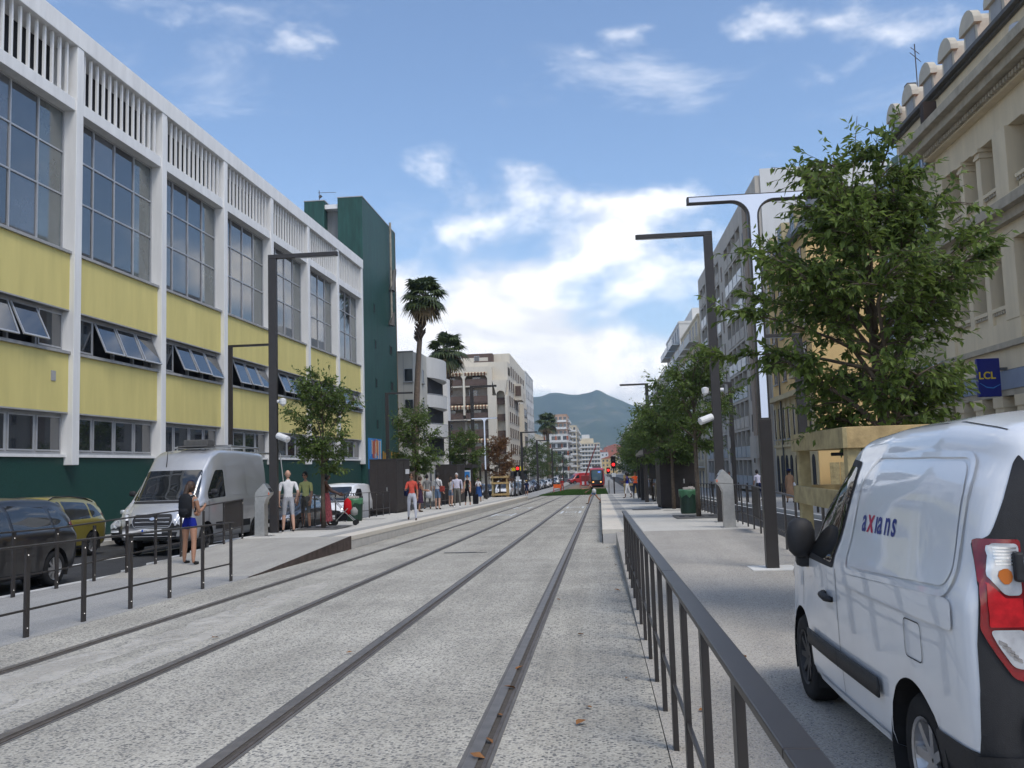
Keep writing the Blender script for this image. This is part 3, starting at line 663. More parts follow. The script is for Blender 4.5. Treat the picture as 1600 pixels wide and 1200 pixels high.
    # shop awnings and yellow sign at street level
    for i in range(3): ubox('shop_awning', mat('taupe_awning', (.25, .21, .19), .9), b, X1, X1 + 1.8, 156 + i*7, 161 + i*7, .9, 1.05, rot=(0, R(14), 0))
    ubox('shop_sign', mat('yellow_sign', (.75, .6, .03), .6), b, X1 + .1, X1 + 2.2, 152.4, 152.6, .8, 1.5)
    ubox('shopfront', M_void, b, X1, X1 + .05, 151, 187, gz + .3, .6)
arch_block()

def plain_block(name, label, x0, x1, y0, y1, z0, z1, wall, faces, floors, bays, balc=None, win=(1.2, 1.5), shutter=None, roof=None, group=None, wz=.9, setback=0, first=None):
    """far block: wall, one window object per opening, balconies, parapet or tiled roof"""
    b = thing(name, label, 'building', group=group)
    MB().box(x0, x1, y0, y1, z0, z1).build('wall', wall, b)
    H = (z1 - z0 - (first or 0)); fh = H / floors
    for face in faces:
        if face == '-y': a0, a1, pos = x0, x1, y0
        elif face == '+x': a0, a1, pos = y0, y1, x1
        else: a0, a1, pos = y0, y1, x0
        nb = bays[face]; st = (a1 - a0) / nb
        for f in range(floors):
            z = z0 + (first or 0) + f*fh
            for j in range(nb):
                c = a0 + st*(j+.5); w = min(win[0], st*.7)
                window_obj(b, face, c - w/2, c + w/2, z + wz*fh/3, z + min(fh*.86, wz*fh/3 + win[1]), pos, bars=1, sill=balc is None)
                if shutter and (j + f) % 2 == 0:
                    q = dict(zip(('x', 'y'), (0, 0)))
                    if face == '-y': ubox('shutter', shutter, b, c + w/2 + .02, c + w/2 + .02 + w*.5, pos - .06, pos - .005, z + wz*fh/3, z + min(fh*.86, wz*fh/3 + win[1]))
                    else:
                        sg = 1 if face == '+x' else -1
                        ubox('shutter', shutter, b, pos + sg*.005, pos + sg*.06, c + w/2 + .02, c + w/2 + .02 + w*.5, z + wz*fh/3, z + min(fh*.86, wz*fh/3 + win[1]))
            if balc and f > 0:
                d = 1.2
                if face == '-y':
                    ubox('balcony', balc, b, a0 + .3, a1 - .3, pos - d, pos - .003, z - .05, z + .12); ubox('balustrade', balc, b, a0 + .3, a1 - .3, pos - d, pos - d + .08, z + .12, z + 1.0)
                else:
                    sg = 1 if face == '+x' else -1
                    for j in range(max(1, nb // 2)):
                        c0 = a0 + (a1-a0)*j/max(1, nb//2) + .4; c1 = a0 + (a1-a0)*(j+1)/max(1, nb//2) - .8
                        ubox('balcony', balc, b, pos + sg*.003, pos + sg*d, c0, c1, z - .05, z + .12); ubox('balustrade', balc, b, pos + sg*(d-.08), pos + sg*d, c0, c1, z + .12, z + 1.0)
    if roof:
        cx = (x0+x1)/2; MB().prism([(x0 - .4, z1), (cx, z1 + (x1-x0)*.16), (x1 + .4, z1)], 0, 'y', y0 - .4, y1 + .4).build('roof', roof, b)
    else:
        ubox('parapet', wall, b, x0 - .08, x1 + .08, y0 - .08, y1 + .08, z1, z1 + .35)
    return b
M_terra = mat('orange_shutter', (0.36, 0.11, 0.05), 0.8, 0.15)
M_tile = mat('terracotta_tiles', (0.42, 0.13, 0.065), 0.85, 0.25, 1.0, bump=.3, bscale=3)
M_brick = mat('salmon_render', (0.42, 0.27, 0.19), 0.85, 0.08, .3)
M_fw = mat('far_white', (0.62, 0.61, 0.58), 0.8, 0.06, .2)
M_fc = mat('far_cream', (0.58, 0.50, 0.36), 0.8, 0.08, .2)
M_fy = mat('far_yellow', (0.60, 0.42, 0.18), 0.8, 0.08, .2)
plain_block('apartment_block', 'slim white apartment tower joined behind the beige loggia block', -24, -15.0, 190, 212, -3.6, 21.5, M_fw, ('-y', '+x'), 8, {'-y': 3, '+x': 5}, win=(1.6, 1.9))
# low arcade wall at street level
def arcade():
    b = thing('arcade_wall', 'low pale podium with a row of narrow arched windows beside the queue', 'building')
    MB().box(-22, -14.9, 190.5, 262, -3.6, 4.2).build('wall', M_fw, b)
    for j in range(22):
        y = 192.5 + j*3.1; n = 6
        poly = [(y, -1.5), (y + 1.3, -1.5)] + [(y + .65 + .65*math.cos(math.pi*i/n), 1.9 + .9*math.sin(math.pi*i/n)) for i in range(n+1)]
        MB().prism(poly, 0, 'x', -14.92, -14.86).build('arched_window', M_void, b)
    ubox('coping', M_fw, b, -22.1, -14.7, 190.4, 262.1, 4.2, 4.5)
arcade()
plain_block('apartment_block', 'white apartment block with orange brown shutters behind the far palm', -29, -13.6, 400, 432, -5.5, 15.0, M_fw, ('-y', '+x'), 6, {'-y': 6, '+x': 9}, balc=M_fw, shutter=M_terra, win=(1.6, 1.8))
plain_block('apartment_tower', 'salmon coloured apartment tower rising behind the white block', -23.5, -15, 440, 470, -5.5, 26.0, M_brick, ('-y', '+x'), 9, {'-y': 4, '+x': 9}, balc=M_fw, win=(1.4, 1.6))
plain_block('apartment_block', 'tall cream block with white balconies stepping toward the street end', -16.4, -12, 500, 570, -6.2, 23, M_fc, ('-y', '+x'), 9, {'-y': 2, '+x': 18}, balc=M_fw)
tb_ = plain_block('balcony_block', 'pale stepped block with long white balcony bands closing the street', -15.6, 1.0, 700, 735, -8, 17.5, M_fc, ('-y',), 8, {'-y': 7}, balc=M_fw, win=(1.7, 1.7))
ubox('penthouse', M_fc, tb_, -14.8, -4, 703, 730, 17.8, 21.5); ubox('penthouse', M_fw, tb_, -13, -7, 705, 728, 21.5, 24.5)
# distant town at the end of the street
rr = random.Random(21)
far = [(2, 16, 820, 6, M_fy, 'yellow house with a red roof just right of the pale balcony block'), (14, 28, 900, 10, M_fc, 'cream town house with a red roof in the middle of the street end'), (-6, 10, 980, 14, M_fw, 'long white house with a wide red roof above the tram'),
       (26, 40, 860, 3, M_fy, 'low yellow house with red roof right of the street end'), (6, 34, 1120, 21, M_tile, 'broad red roofed building highest at the street end'), (34, 52, 1000, 9, M_fw, 'white house with red roof at the right edge of the street end')]
for x0, x1, y, zt, m, lb in far:
    plain_block('town_house', lb, x0, x1, y, y + 22, -14, zt, m, ('-y',), 5, {'-y': 4}, roof=M_tile, group='red roofed houses at the end of the street', win=(1.6, 1.8))
def hill_town():
    rr = random.Random(11); mb = MB()
    for i in range(230):
        t = rr.random(); y = 2330 + 330*t**1.6; x = rr.gauss(60, 130); z = -25 + 88*(t**1.7) + rr.uniform(-4, 4); w = rr.uniform(6, 15); h = rr.uniform(4, 8)
        if t > .5 and rr.random() < .6: continue
        mb.mi = 0; mb.box(x, x + w, y, y + w, z - 18, z + h); mb.mi = 1; mb.prism([(x-.6, z+h), (x + w/2, z + h + 2.4), (x + w + .6, z + h)], 0, 'y', y - .6, y + w + .6)
    tag(mb.build('hillside_houses', [M_fw, M_tile]), 'scatter of pale houses on the lower slope of the distant hill', 'houses', kind='stuff')
hill_town()

# ---------------------------------------------------------------- right-hand side
M_lcl = mat('cream_stone', (0.68, 0.57, 0.40), 0.85, 0.09, 1.4, 0.3, 0.2, 30, streak=True)
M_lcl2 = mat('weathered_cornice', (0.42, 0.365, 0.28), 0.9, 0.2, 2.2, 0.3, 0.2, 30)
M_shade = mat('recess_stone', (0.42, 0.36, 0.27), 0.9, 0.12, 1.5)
M_slate = mat('slate_grey', (0.13, 0.14, 0.15), 0.7, 0.15, 2)
M_sage = mat('sage_shutter', (0.17, 0.25, 0.20), 0.7, 0.1, 3)
M_navy = mat('sign_navy', (0.012, 0.018, 0.16), 0.4, 0.05, 3)
M_gold = mat('sign_yellow', (0.72, 0.52, 0.02), 0.5, 0.05, 3)
M_signw = mat('sign_white', (0.62, 0.64, 0.66), 0.5, 0.05, 3)
M_bluegrey = mat('blue_grey_fascia', (0.24, 0.28, 0.36), 0.6, 0.06, 2)
def text_mesh(body, size, m, parent, loc, rot, shear=0.0, sx=1.0, extrude=0.004, name='lettering', offset=0.0):
    c = bpy.data.curves.new('t', 'FONT'); c.body = body; c.size = size; c.extrude = extrude; c.shear = shear; c.offset = offset
    c.align_x = 'LEFT'; me = baked(bpy.data.objects.new('t', c)); me.materials.clear(); me.materials.append(m)
    q = link(name, me, parent, loc); q.rotation_euler = rot; q.scale = (sx, 1, 1); return q
def dentils(root, x, y0, y1, z, n, w=.12, h=.14, d=.14):
    me = MB().box(-.5, .5, -.5, .5, -.5, .5).mesh('dentil', M_lcl2)
    for i in range(n):
        o = link('dentil', me, root, (x - d/2, y0 + (y1-y0)*(i+.5)/n, z)); o.scale = (d, (y1-y0)/n*.55, h)
M_dorm = mat('dormer_plaster', (0.50, 0.455, 0.375), 0.85, 0.1, 2)
def bank_building():
    b = thing('bank_building', 'cream stone bank building with pilasters, heavy cornices and round topped dormers', 'building')
    X = 13.0; ya, yb = 12.0, 34.2; gz = -1.2
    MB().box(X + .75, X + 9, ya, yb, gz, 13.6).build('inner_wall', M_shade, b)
    # storey bands
    for z0, z1, o0 in ((4.12, 4.80, .0), (4.80, 4.98, -.14), (4.98, 5.62, -.02), (11.60, 12.55, 0.0)):
        MB().box(X + o0, X + .745, ya, yb + (.1 if o0 < -.1 else 0), z0, z1 - .002).build('string_course', M_lcl if o0 > -.1 else M_lcl2, b)
    for z0, z1, d in ((8.05, 8.55, .12), (8.55, 8.85, .35), (8.85, 9.15, .62), (9.15, 9.45, .18)):
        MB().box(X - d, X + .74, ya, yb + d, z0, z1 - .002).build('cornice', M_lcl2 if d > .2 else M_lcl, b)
    for z0, z1, d in ((12.55, 12.80, .30), (12.80, 13.10, .70), (13.10, 13.40, .95), (13.40, 13.75, .35)):
        MB().box(X - d, X + .74, ya, yb + d, z0, z1 - .002).build('cornice', M_lcl2 if d > .4 else M_lcl, b)
    dentils(b, X - .30, ya + 8, yb, 12.68, 70); dentils(b, X - .12, ya + 8, yb, 8.70, 60)
    # big pilasters and pairs of slender ones between the windows
    bays = [(33.4, 29.2), (28.3, 24.1), (23.2, 19.0)]
    for y0, y1 in ((33.4, 34.2), (28.3, 29.2), (23.2, 24.1), (18.1, 19.0)):
        for z0, z1 in ((5.62, 8.05), (9.45, 11.6)):
            p = MB().box(X - .12, X + .74, y0, y1, z0, z1).build('pilaster', M_lcl, b, bevel=.015)
        MB().box(X - .1, X + .74, y0, y1, 4.99, 5.615).build('pedestal', M_lcl, b)
    for y1, y0 in bays:
        w = (y1 - y0)
        for i in range(3):
            c0 = y0 + w*i/3; c1 = y0 + w*(i+1)/3
            if i:
                for z0, z1 in ((5.62, 8.05), (9.45, 11.6)):
                    col = MB().box(X + .0, X + .5, c0 - .17, c0 + .17, z0, z1 - .32); col.build('colonnette', M_lcl, b, bevel=.01)
                    ca = MB().box(X - .05, X + .52, c0 - .22, c0 + .22, z1 - .32, z1 - .22); ca.box(X - .02, X + .5, c0 - .19, c0 + .19, z1 - .22, z1 - .12).box(X - .09, X + .55, c0 - .26, c0 + .26, z1 - .12, z1 - .003); ca.build('capital', M_lcl, b)
            for zs, zt in ((5.62, 8.0), (9.45, 11.55)):
                MB().box(X + .1, X + .74, c0 + .18, c1 - .18, zs, zs + .42).build('apron', M_lcl, b)
                MB().box(X + .0, X + .5, c0 + .18, c1 - .18, zs + .42, zs + .54).build('sill', M_lcl, b); dentils(b, X + .1, c0 + .2, c1 - .2, zs + .36, 6, h=.1, d=.08)
                window_obj(b, '-x', c0 + .3, c1 - .3, zs + .55, zt, X + .74, bars=1, sill=False, glass=M_glass)
                if (i + int(zs)) % 2: MB().box(X + .40, X + .42, c0 + .25, c1 - .25, zs + .9, zs + 1.0).tube([(X+.4, c0+.3, zs+.6), (X+.4, c0+.3, zs+1.0)], .015, 4).build('railing', M_grate, b)
    # ground floor: fascia, squat columns, dark glazing
    MB().box(X - .05, X + .74, ya, 34.0, 3.50, 4.10).build('fascia', M_bluegrey, b)
    MB().box(X - .02, X + .74, ya, 34.1, 3.30, 3.495).build('architrave', M_lcl2, b)
    MB().box(X + .70, X + .749, ya, 34.0, gz, 3.3).build('shopfront', M_void, b)
    for i in range(8):
        y = 33.5 - i*1.55
        MB().box(X + .02, X + .5, y - .28, y + .28, gz, 2.75).build('column', M_lcl, b, bevel=.02)
        MB().box(X - .06, X + .56, y - .36, y + .36, 2.95, 3.295).box(X - .02, X + .53, y - .31, y + .31, 2.75, 2.95).build('capital', M_lcl, b)
    # attic behind the cornice, lead gutter, mansard and seven round dormers
    MB().box(X + 1.3, X + 9, ya, 42.0, 13.4, 15.95).build('attic_wall', M_lcl, b)
    MB().box(X + 1.15, X + 9, ya, 42.2, 15.95, 16.05).box(X + .95, X + 9, ya, 42.3, 16.05, 16.2).build('gutter', M_grate, b)
    MB().box(X - .2, X + 1.2, ya, yb, 13.75, 14.1).build('blocking_course', M_lcl, b)
    MB().prism([(X + 1.0, 16.2), (X + 3.2, 17.2), (X + 9, 17.2), (X + 9, 16.2)], 0, 'y', ya, 42.2).build('roof', M_tile, b)
    for i in range(9):
        y = 41.3 - i*2.12; d = MB(); n = 10; w = .54; zc = 16.85
        outer = [(y + w*math.cos(math.pi*k/n), zc + w*math.sin(math.pi*k/n)) for k in range(n+1)]
        inner = [(y + .4*math.cos(math.pi*k/n), zc - .05 + .4*math.sin(math.pi*k/n)) for k in range(n+1)]
        poly = [(y + w + .08, 16.2)] + outer + [(y - w - .08, 16.2)]
        d.prism(poly, 0, 'x', X + 1.05, X + 2.6)
        do = d.build('dormer', M_dorm, b)
        MB().prism([(y + .4, 16.25)] + inner + [(y - .4, 16.25)], 0, 'x', X + 1.03, X + 1.05).build('dormer_light', mat('dormer_grey', (.3, .3, .3), .6), do)
        MB().prism([(y + (w+.14)*math.cos(math.pi*k/n), zc + (w+.14)*math.sin(math.pi*k/n)) for k in range(n+1)], 0, 'x', X + .92, X + 1.2).build('dormer_hood', M_dorm, do)
    for y, z in ((40.0, 17.5),):
        MB().box(X + 1.2, X + 1.6, y - .2, y + .2, 16.2, 17.9).build('chimney_pipe', M_grate, b)
    MB().box(X - .1, X + .7, 35.0, 35.8, 13.8, 14.0).box(X + .1, X + .6, 35.2, 35.6, 14.0, 15.2).build('chimney', mat('sooty_flue', (.05, .035, .03), .9), b)
    for y, z0 in ((39.7, 17.0), (32.4, 17.2)):
        MB().tube([(X + 1.6, y, z0), (X + 1.6, y, z0 + 2.6)], .025, 4).tube([(X + 1.2, y - .5, z0 + 2.0), (X + 2.0, y + .5, z0 + 2.0)], .018, 4).tube([(X + 1.3, y - .35, z0 + 2.3), (X + 1.9, y + .35, z0 + 2.3)], .018, 4).build('aerial', M_grate, b)
    MB().tube([(X + .6, 28.4, 13.7), (X + .6, 28.4, 14.5)], .12, 8).lathe([(.05, -.25), (.25, -.15), (.28, 0), (.25, .15), (.05, .25)], 10, (X + .6, 28.4, 14.7)).build('roof_vent', M_steel, b)
    # box sign and flag sign of the bank
    s = thing('box_sign', 'dark blue square LCL sign box in a white frame on the bank corner', 'sign')
    MB().box(12.0, 13.0, 34.02, 34.5, 3.35, 4.35).build('sign_case', M_signw, s, bevel=.02)
    ubox('sign_face', M_navy, s, 12.12, 12.92, 33.985, 34.02, 3.44, 4.26)
    text_mesh('LCL', .34, M_gold, s, (12.17, 33.98, 3.82), (R(90), 0, 0), sx=1.05, offset=.006)
    MB().tube([(12.2, 33.98, 3.72), (12.45, 33.975, 3.62), (12.7, 33.975, 3.60), (12.88, 33.98, 3.68)], [.008, .02, .02, .008], 4).build('swoosh', mat('sign_cyan', (.05, .2, .5), .5), s)
    ubox('sign_line', mat('sign_cyan', (.05, .2, .5), .5), s, 12.4, 12.88, 33.978, 33.984, 3.765, 3.785)
    s2 = thing('flag_sign', 'tall dark blue LCL blade sign projecting above the bank columns', 'sign')
    MB().box(12.05, 12.75, 29.6, 29.75, 3.28, 4.5).build('sign_blade', M_navy, s2, bevel=.02); ubox('bracket', M_grate, s2, 12.7, 13.0, 29.65, 29.7, 4.1, 4.2)
    text_mesh('LCL', .32, M_gold, s2, (12.08, 29.595, 3.85), (R(90), 0, 0), sx=.95, offset=.006)
    MB().tube([(12.1, 29.59, 3.72), (12.3, 29.59, 3.58), (12.5, 29.59, 3.55), (12.72, 29.59, 3.66)], [.008, .02, .02, .008], 4).build('swoosh', MATS['sign_cyan'], s2)
bank_building()
def shutter_house():
    b = thing('shuttered_house', 'plain beige house with sage green shutters next to the bank', 'building')
    wl = mat('beige_plaster', (0.50, 0.42, 0.29), 0.9, 0.08, 1.2, streak=True)
    MB().box(13.3, 22, 34.22, 42.0, -1.2, 13.38).build('wall', wl, b)
    MB().tube([(13.18, 34.7, -.8), (13.18, 34.7, 13.4)], .07, 8).build('drain_pipe', mat('pipe_cream', (.42, .36, .26), .6), b)
    for fl in range(4):
        z = 3.55 + fl*3.1
        for y in (36.2, 38.4, 40.6) if fl else (36.2, 38.4, 40.6):
            window_obj(b, '-x', y - .42, y + .42, z, z + 1.5, 13.3, bars=1, frame=M_signw)
            for s in (-1, 1):
                sh = MB().box(-.03, .03, -.22, .22, 0, 1.5)
                for q in range(10): sh.box(-.045, -.03, -.18, .18, .1 + q*.14, .17 + q*.14)
                so = sh.build('shutter', M_sage, b); so.location = (13.2, y + s*.68, z); so.rotation_euler = (0, 0, s*R(12))
    MB().box(12.95, 13.25, 37.6, 38.3, 2.2, 2.9).build('air_conditioner', mat('ac_white', (.5, .49, .46), .6), b)
    MB().lathe([(.02, 0), (.26, .01), (.26, .03)], 14, (12.94, 37.85, 2.55), axis='x').build('fan_grille', M_grate, b)
    ubox('plinth', M_lcl2, b, 13.2, 13.3, 34.9, 41.9, -1.2, 1.0)
shutter_house()
def yellow_house():
    b = thing('yellow_house', 'ochre house with a blank side wall and iron balconies past the side street', 'building')
    och = mat('ochre_plaster', (0.68, 0.47, 0.21), 0.9, 0.06, 0.8, streak=True); och2 = mat('pale_ochre', (0.52, 0.43, 0.26), 0.9, 0.08, 1, streak=True)
    X = 13.0
    MB().box(X + .15, X + 10, 55.6, 68.4, -1.6, 15.6).build('wall', och, b)
    MB().prism([(X - .2, 15.7), (X + .9, 18.0), (X + 10, 18.2), (X + 10, 15.7)], 0, 'y', 55.4, 68.45).build('mansard', M_slate, b)
    MB().box(X - .35, X + 10, 55.3, 68.5, 15.45, 15.72).build('eaves', M_slate, b)
    for y in (58.0, 62.0, 66.0):
        d = MB().box(X - .05, X + 1.6, y - .7, y + .7, 15.72, 17.5).build('dormer', och2, b); window_obj(b, '-x', y - .5, y + .5, 16.0, 17.3, X - .05, bars=1, sill=False)
    for z0, z1, d in ((5.6, 5.85, .45), (5.85, 6.0, .25), (2.3, 2.5, .15)):
        MB().box(X + .15 - d, X + .16, 55.6, 68.4, z0, z1).build('cornice', och2, b)
    MB().box(X + .10, X + .15, 55.65, 68.35, -1.6, 5.6).build('lower_wall', och2, b)
    for y in (57.4, 60.6, 63.8, 66.9):
        for fl, z in enumerate((6.9, 9.9, 12.9)):
            window_obj(b, '-x', y - .5, y + .5, z, z + 1.9, X + .15, bars=1, frame=M_brown, glass=M_glass2)
            if y < 58:
                MB().box(X - .75, X + .14, y - 1.1, y + 1.1, z - .35, z - .2).build('balcony_slab', och2, b)
                r_ = MB().box(X - .72, X - .69, y - 1.05, y + 1.05, z + .75, z + .8)
                for q in range(16): r_.box(X - .715, X - .695, y - 1.03 + q*.137, y - 1.01 + q*.137, z - .2, z + .75)
                r_.build('iron_railing', M_grate, b)
        for dy in (-.75, .75):
            yy = y + dy
            window_obj(b, '-x', yy - .33, yy + .33, 2.9, 5.1, X + .10, bars=0, frame=M_brown, sill=True)
            n = 6; poly = [(yy - .38, -.9), (yy + .38, -.9)] + [(yy + .38*math.cos(math.pi*i/n), 1.3 + .45*math.sin(math.pi*i/n)) for i in range(n+1)]
            MB().prism(poly, 0, 'x', X + .06, X + .10).build('arched_window', M_void, b)
            ubox('pilaster', och2, b, X - .02, X + .10, yy - .78, yy - .6, 2.5, 5.6)
    MB().tube([(X + .02, 65.3, -1.4), (X + .02, 65.3, 15.4)], .06, 6).build('drain_pipe', M_grate, b)
    w = thing('yard_fence', 'low timber yard fence at the foot of the ochre side wall', 'fence')
    for i in range(14): ubox('board', M_wood2, w, 13.6 + i*.6, 14.15 + i*.6, 54.9, 54.95, -.9, 1.2)
yellow_house()
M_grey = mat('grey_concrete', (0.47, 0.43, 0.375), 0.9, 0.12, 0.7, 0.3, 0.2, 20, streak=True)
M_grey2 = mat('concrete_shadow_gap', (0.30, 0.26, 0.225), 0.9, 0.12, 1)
M_bal = mat('pale_balcony_glass', (0.33, 0.38, 0.42), 0.3, 0.08, 2)
def grey_block():
    b = thing('concrete_block', 'tall grey concrete apartment block with deep balconies and narrow slit windows', 'building')
    X = 13.0; y0, y1 = 70.2, 111.0; zt = 23.6
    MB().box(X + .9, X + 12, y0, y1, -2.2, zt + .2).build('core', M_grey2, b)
    MB().box(X + .4, X + 12, y0 - .12, y0 - .002, -2.2, zt + .6).build('gable', M_offw, b)
    MB().box(X + .0, X + 1.0, y0, y1, zt - 1.6, zt + .1).build('parapet', M_grey, b)
    ubox('joint', M_grey2, b, X + 3.0, X + 3.04, y0 - .125, y0 - .12, -2, zt)
    # solid wall strips with slit windows, between stacks of balconies
    lay = [('w', 70.2, 78.6), ('b', 78.6, 88.6), ('w', 88.6, 92.6), ('b', 92.6, 100.4), ('w', 100.4, 104.2), ('b', 104.2, 109.4), ('w', 109.4, 111.0)]
    for t, a, c in lay:
        if t == 'w':
            MB().box(X, X + .9, a, c, -2.2, zt - 1.6).build('wall_strip', M_grey, b)
            if c - a > 3:
                for f in range(8):
                    z = 1.2 + f*2.6
                    for q in ((a + 1.2, a + 6.8) if c - a > 6 else ((a+c)/2,)):
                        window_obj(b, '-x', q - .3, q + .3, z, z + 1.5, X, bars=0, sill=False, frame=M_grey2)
            if c - a > 6:
                ubox('flue', mat('brown_flue', (.30, .235, .18), .9, .1), b, X - .3, X - .003, a + 3.4, a + 5.0, 3.4, zt - 1); ubox('flue_box', M_grey, b, X - .55, X - .003, a + 2.8, a + 5.6, 1.6, 3.4)
        else:
            for f in range(9):
                z = -.9 + f*2.6
                if z > zt - 2.4: continue
                MB().box(X + .02, X + .9, a, c, z - .22, z).build('slab', M_grey, b)
                n = max(2, round((c - a)/2.6))
                for j in range(n):
                    p0 = a + (c-a)*j/n; p1 = a + (c-a)*(j+1)/n
                    ubox('balustrade', M_grey if (f % 3 == 2) else M_bal, b, X - .03, X + .06, p0 + .25, p1 - .12, z + .02, z + 1.0)
                    ubox('post', M_grey, b, X + .0, X + .5, p0 - .12, p0 + .12, z, z + 2.38)
                    window_obj(b, '-x', p0 + .4, p1 - .4, z + .2, z + 2.1, X + .9, bars=1, sill=False, glass=M_glass2)
    for f in range(7):
        MB().box(X + .2, X + .9, 70.25, 78.5, .3 + f*2.6, .32 + f*2.6).build('board_mark', M_grey2, b) if False else None
grey_block()
# further blocks along the right kerb
for args in ((13.0, 24, 113.0, 136, 19.6, M_fc, 7, 6, M_fw, 'cream apartment block with a blank side wall after the grey concrete block'),
             (13.0, 24, 138, 164, 22.6, M_fw, 8, 6, M_bal, 'white block with stacked balconies and roof plants on the right'),
             (13.0, 24, 166, 212, 18.6, M_fc, 7, 9, M_fw, 'long cream block with bulky balconies far along the right kerb'),
             (13.0, 24, 214, 280, 14.5, M_fw, 6, 12, M_fw, 'lower white block with balconies far down the right side'),
             (13.2, 24, 285, 380, 15.0, M_fc, 7, 16, M_fw, 'distant cream row of flats on the right side'),
             (14.0, 26, 390, 560, 18.0, M_fw, 8, 20, M_fw, 'farthest pale row of flats closing the right side')):
    x0, x1, ya, yb, zt, m, fl, nb, bl, lb = args
    q = plain_block('apartment_block', lb, x0, x1, ya, yb, g(ya) - .5, zt, m, ('-x',), fl, {'-x': nb}, balc=bl, win=(1.5, 1.8))
    ubox('penthouse', m, q, x0 + 2.5, x1, ya + 4, yb - 2, zt + .35, zt + 3)
# skyline infill behind the left blocks so no gap opens to the empty plain
plain_block('apartment_block', 'pale flats half hidden between the white block and the beige loggia block', -42, -27.5, 118, 148, -3, 11.5, M_fw, ('-y', '+x'), 4, {'-y': 4, '+x': 8})
plain_block('apartment_block', 'cream flats standing behind the low arcade podium', -40, -23, 266, 380, -5, 13, M_fc, ('-y', '+x'), 5, {'-y': 5, '+x': 20}, balc=M_fw)
# ================================================================ STREET FURNITURE
M_lens = mat('lamp_lens', (0.55, 0.56, 0.58), 0.35, 0.05, 3)
def fence(label, posts, hf, height=1.0, pw=0.075, pt=0.03, rail_w=0.075, low=0.30, rail_ext=(0.0, 0.0), panels=(), joints=(), group='black steel railings along the stop', x_out=1):
    """posts: list of (x, y); flat posts, flat top rail, thin lower rail; every post and rail length is a piece"""
    x0, y0 = posts[0]; b = thing('railing', label, 'railing', (x0, y0, g(y0) + hf(y0)), group=group)
    P = [Vector((x - x0, y - y0, g(y) + hf(y) - g(y0) - hf(y0))) for x, y in posts]
    for i, p in enumerate(P):
        m = MB().box(-pt/2, pt/2, -pw/2, pw/2, -.05, height - .012)
        o = m.build('post', M_dark, b, bevel=.003); o.location = p
        for z in (.10, height - .1):
            for s in (-1, 1):
                MB().lathe([(.009, 0), (.006, .005)], 6, (s*(pt/2), 0, z), axis='x').build('bolt', M_boltsteel, o)
    pts = [P[0] + (P[0]-P[1]).normalized()*rail_ext[0]] + P + [P[-1] + (P[-1]-P[-2]).normalized()*rail_ext[1]]
    pts = [p for i, p in enumerate(pts) if i == 0 or (p - pts[i-1]).length > .01]
    step = 4
    for i in range(0, len(pts) - 1, step):
        a, c = pts[i], pts[min(i+step, len(pts)-1)]; d = (c - a); L_ = d.length
        o = MB().box(-rail_w/2, rail_w/2, 0, L_ - .006, height - .012, height + .012).build('top_rail', M_dark, b, bevel=.004)
        o.location = a; o.rotation_euler = Euler((math.atan2(d.z, math.hypot(d.x, d.y)), 0, -math.atan2(d.x, d.y)))
        if low:
            o2 = MB().box(-.008, .008, 0, L_, low - .012, low + .012).build('lower_rail', M_dark, b); o2.location = a; o2.rotation_euler = o.rotation_euler
    for i, j in panels:
        a, c = P[i], P[j]; d = c - a
        o = MB().box(-.01, .01, 0.04, d.length - .04, .32, height - .02).build('infill_panel', M_darkbox, b); o.location = a; o.rotation_euler = Euler((math.atan2(d.z, math.hypot(d.x, d.y)), 0, -math.atan2(d.x, d.y)))
    return b
fence('black railing beside the white van, running from the right foreground to the platform', [(0.375, 15.05 - .88*i) for i in range(18)], lambda y: hR(y)*.15, rail_ext=(0.05, 0.0), pw=.08, rail_w=.075, low=.38)
fence('black railing in the left foreground between tracks and footway', [(-6.40, 15.15 - 1.115*i) for i in range(9)], zero, rail_ext=(0.05, .3))
fence('black railing along the left kerb in front of the dark car', [(-9.16, 22.4 - 1.13*i) for i in range(13)], lambda y: hL(y) + .01, rail_ext=(0.05, .2), panels=((0, 1),))
fence('black railing behind the tree and the bin on the left platform', [(-9.22, 26.2 + 1.15*i) for i in range(12)], lambda y: PH, rail_ext=(.05, .05))
fence('black railing behind the waiting people on the left platform', [(-9.25, 43.6 + 1.2*i) for i in range(12)], lambda y: PH)
fence('black railing far along the left platform near the timber guard', [(-9.2, 62 + 1.3*i) for i in range(10)], lambda y: PH)
fence('black railing between right platform and road, beside the steel terminal', [(3.18 + .045*i*1.0, 13.4 + 1.13*i) for i in range(12)], hR, panels=((6, 7),), rail_ext=(.05, .05))
fence('black railing along the road behind the right platform bin', [(3.66, 27.2 + .9*i) for i in range(14)], lambda y: PH)
fence('black railing far behind the right shelter', [(3.66, 59 + 1.5*i) for i in range(12)], lambda y: PH)
ORD = 'first second third fourth fifth sixth seventh eighth ninth tenth eleventh twelfth thirteenth fourteenth'.split()
# posts along the far right kerb
for i in range(14):
    y = 24.5 + i*3.1
    o = MB().lathe([(.045, 0), (.045, .95), (.05, .96), (.05, 1.02), (.02, 1.05)], 10).build('bollard', M_dark); o.location = (7.85, y, g(y) + .14)
    tag(o, '%s slim black bollard along the far right kerb, from the near end' % ORD[i], 'bollard', 'black bollards on the right footway')

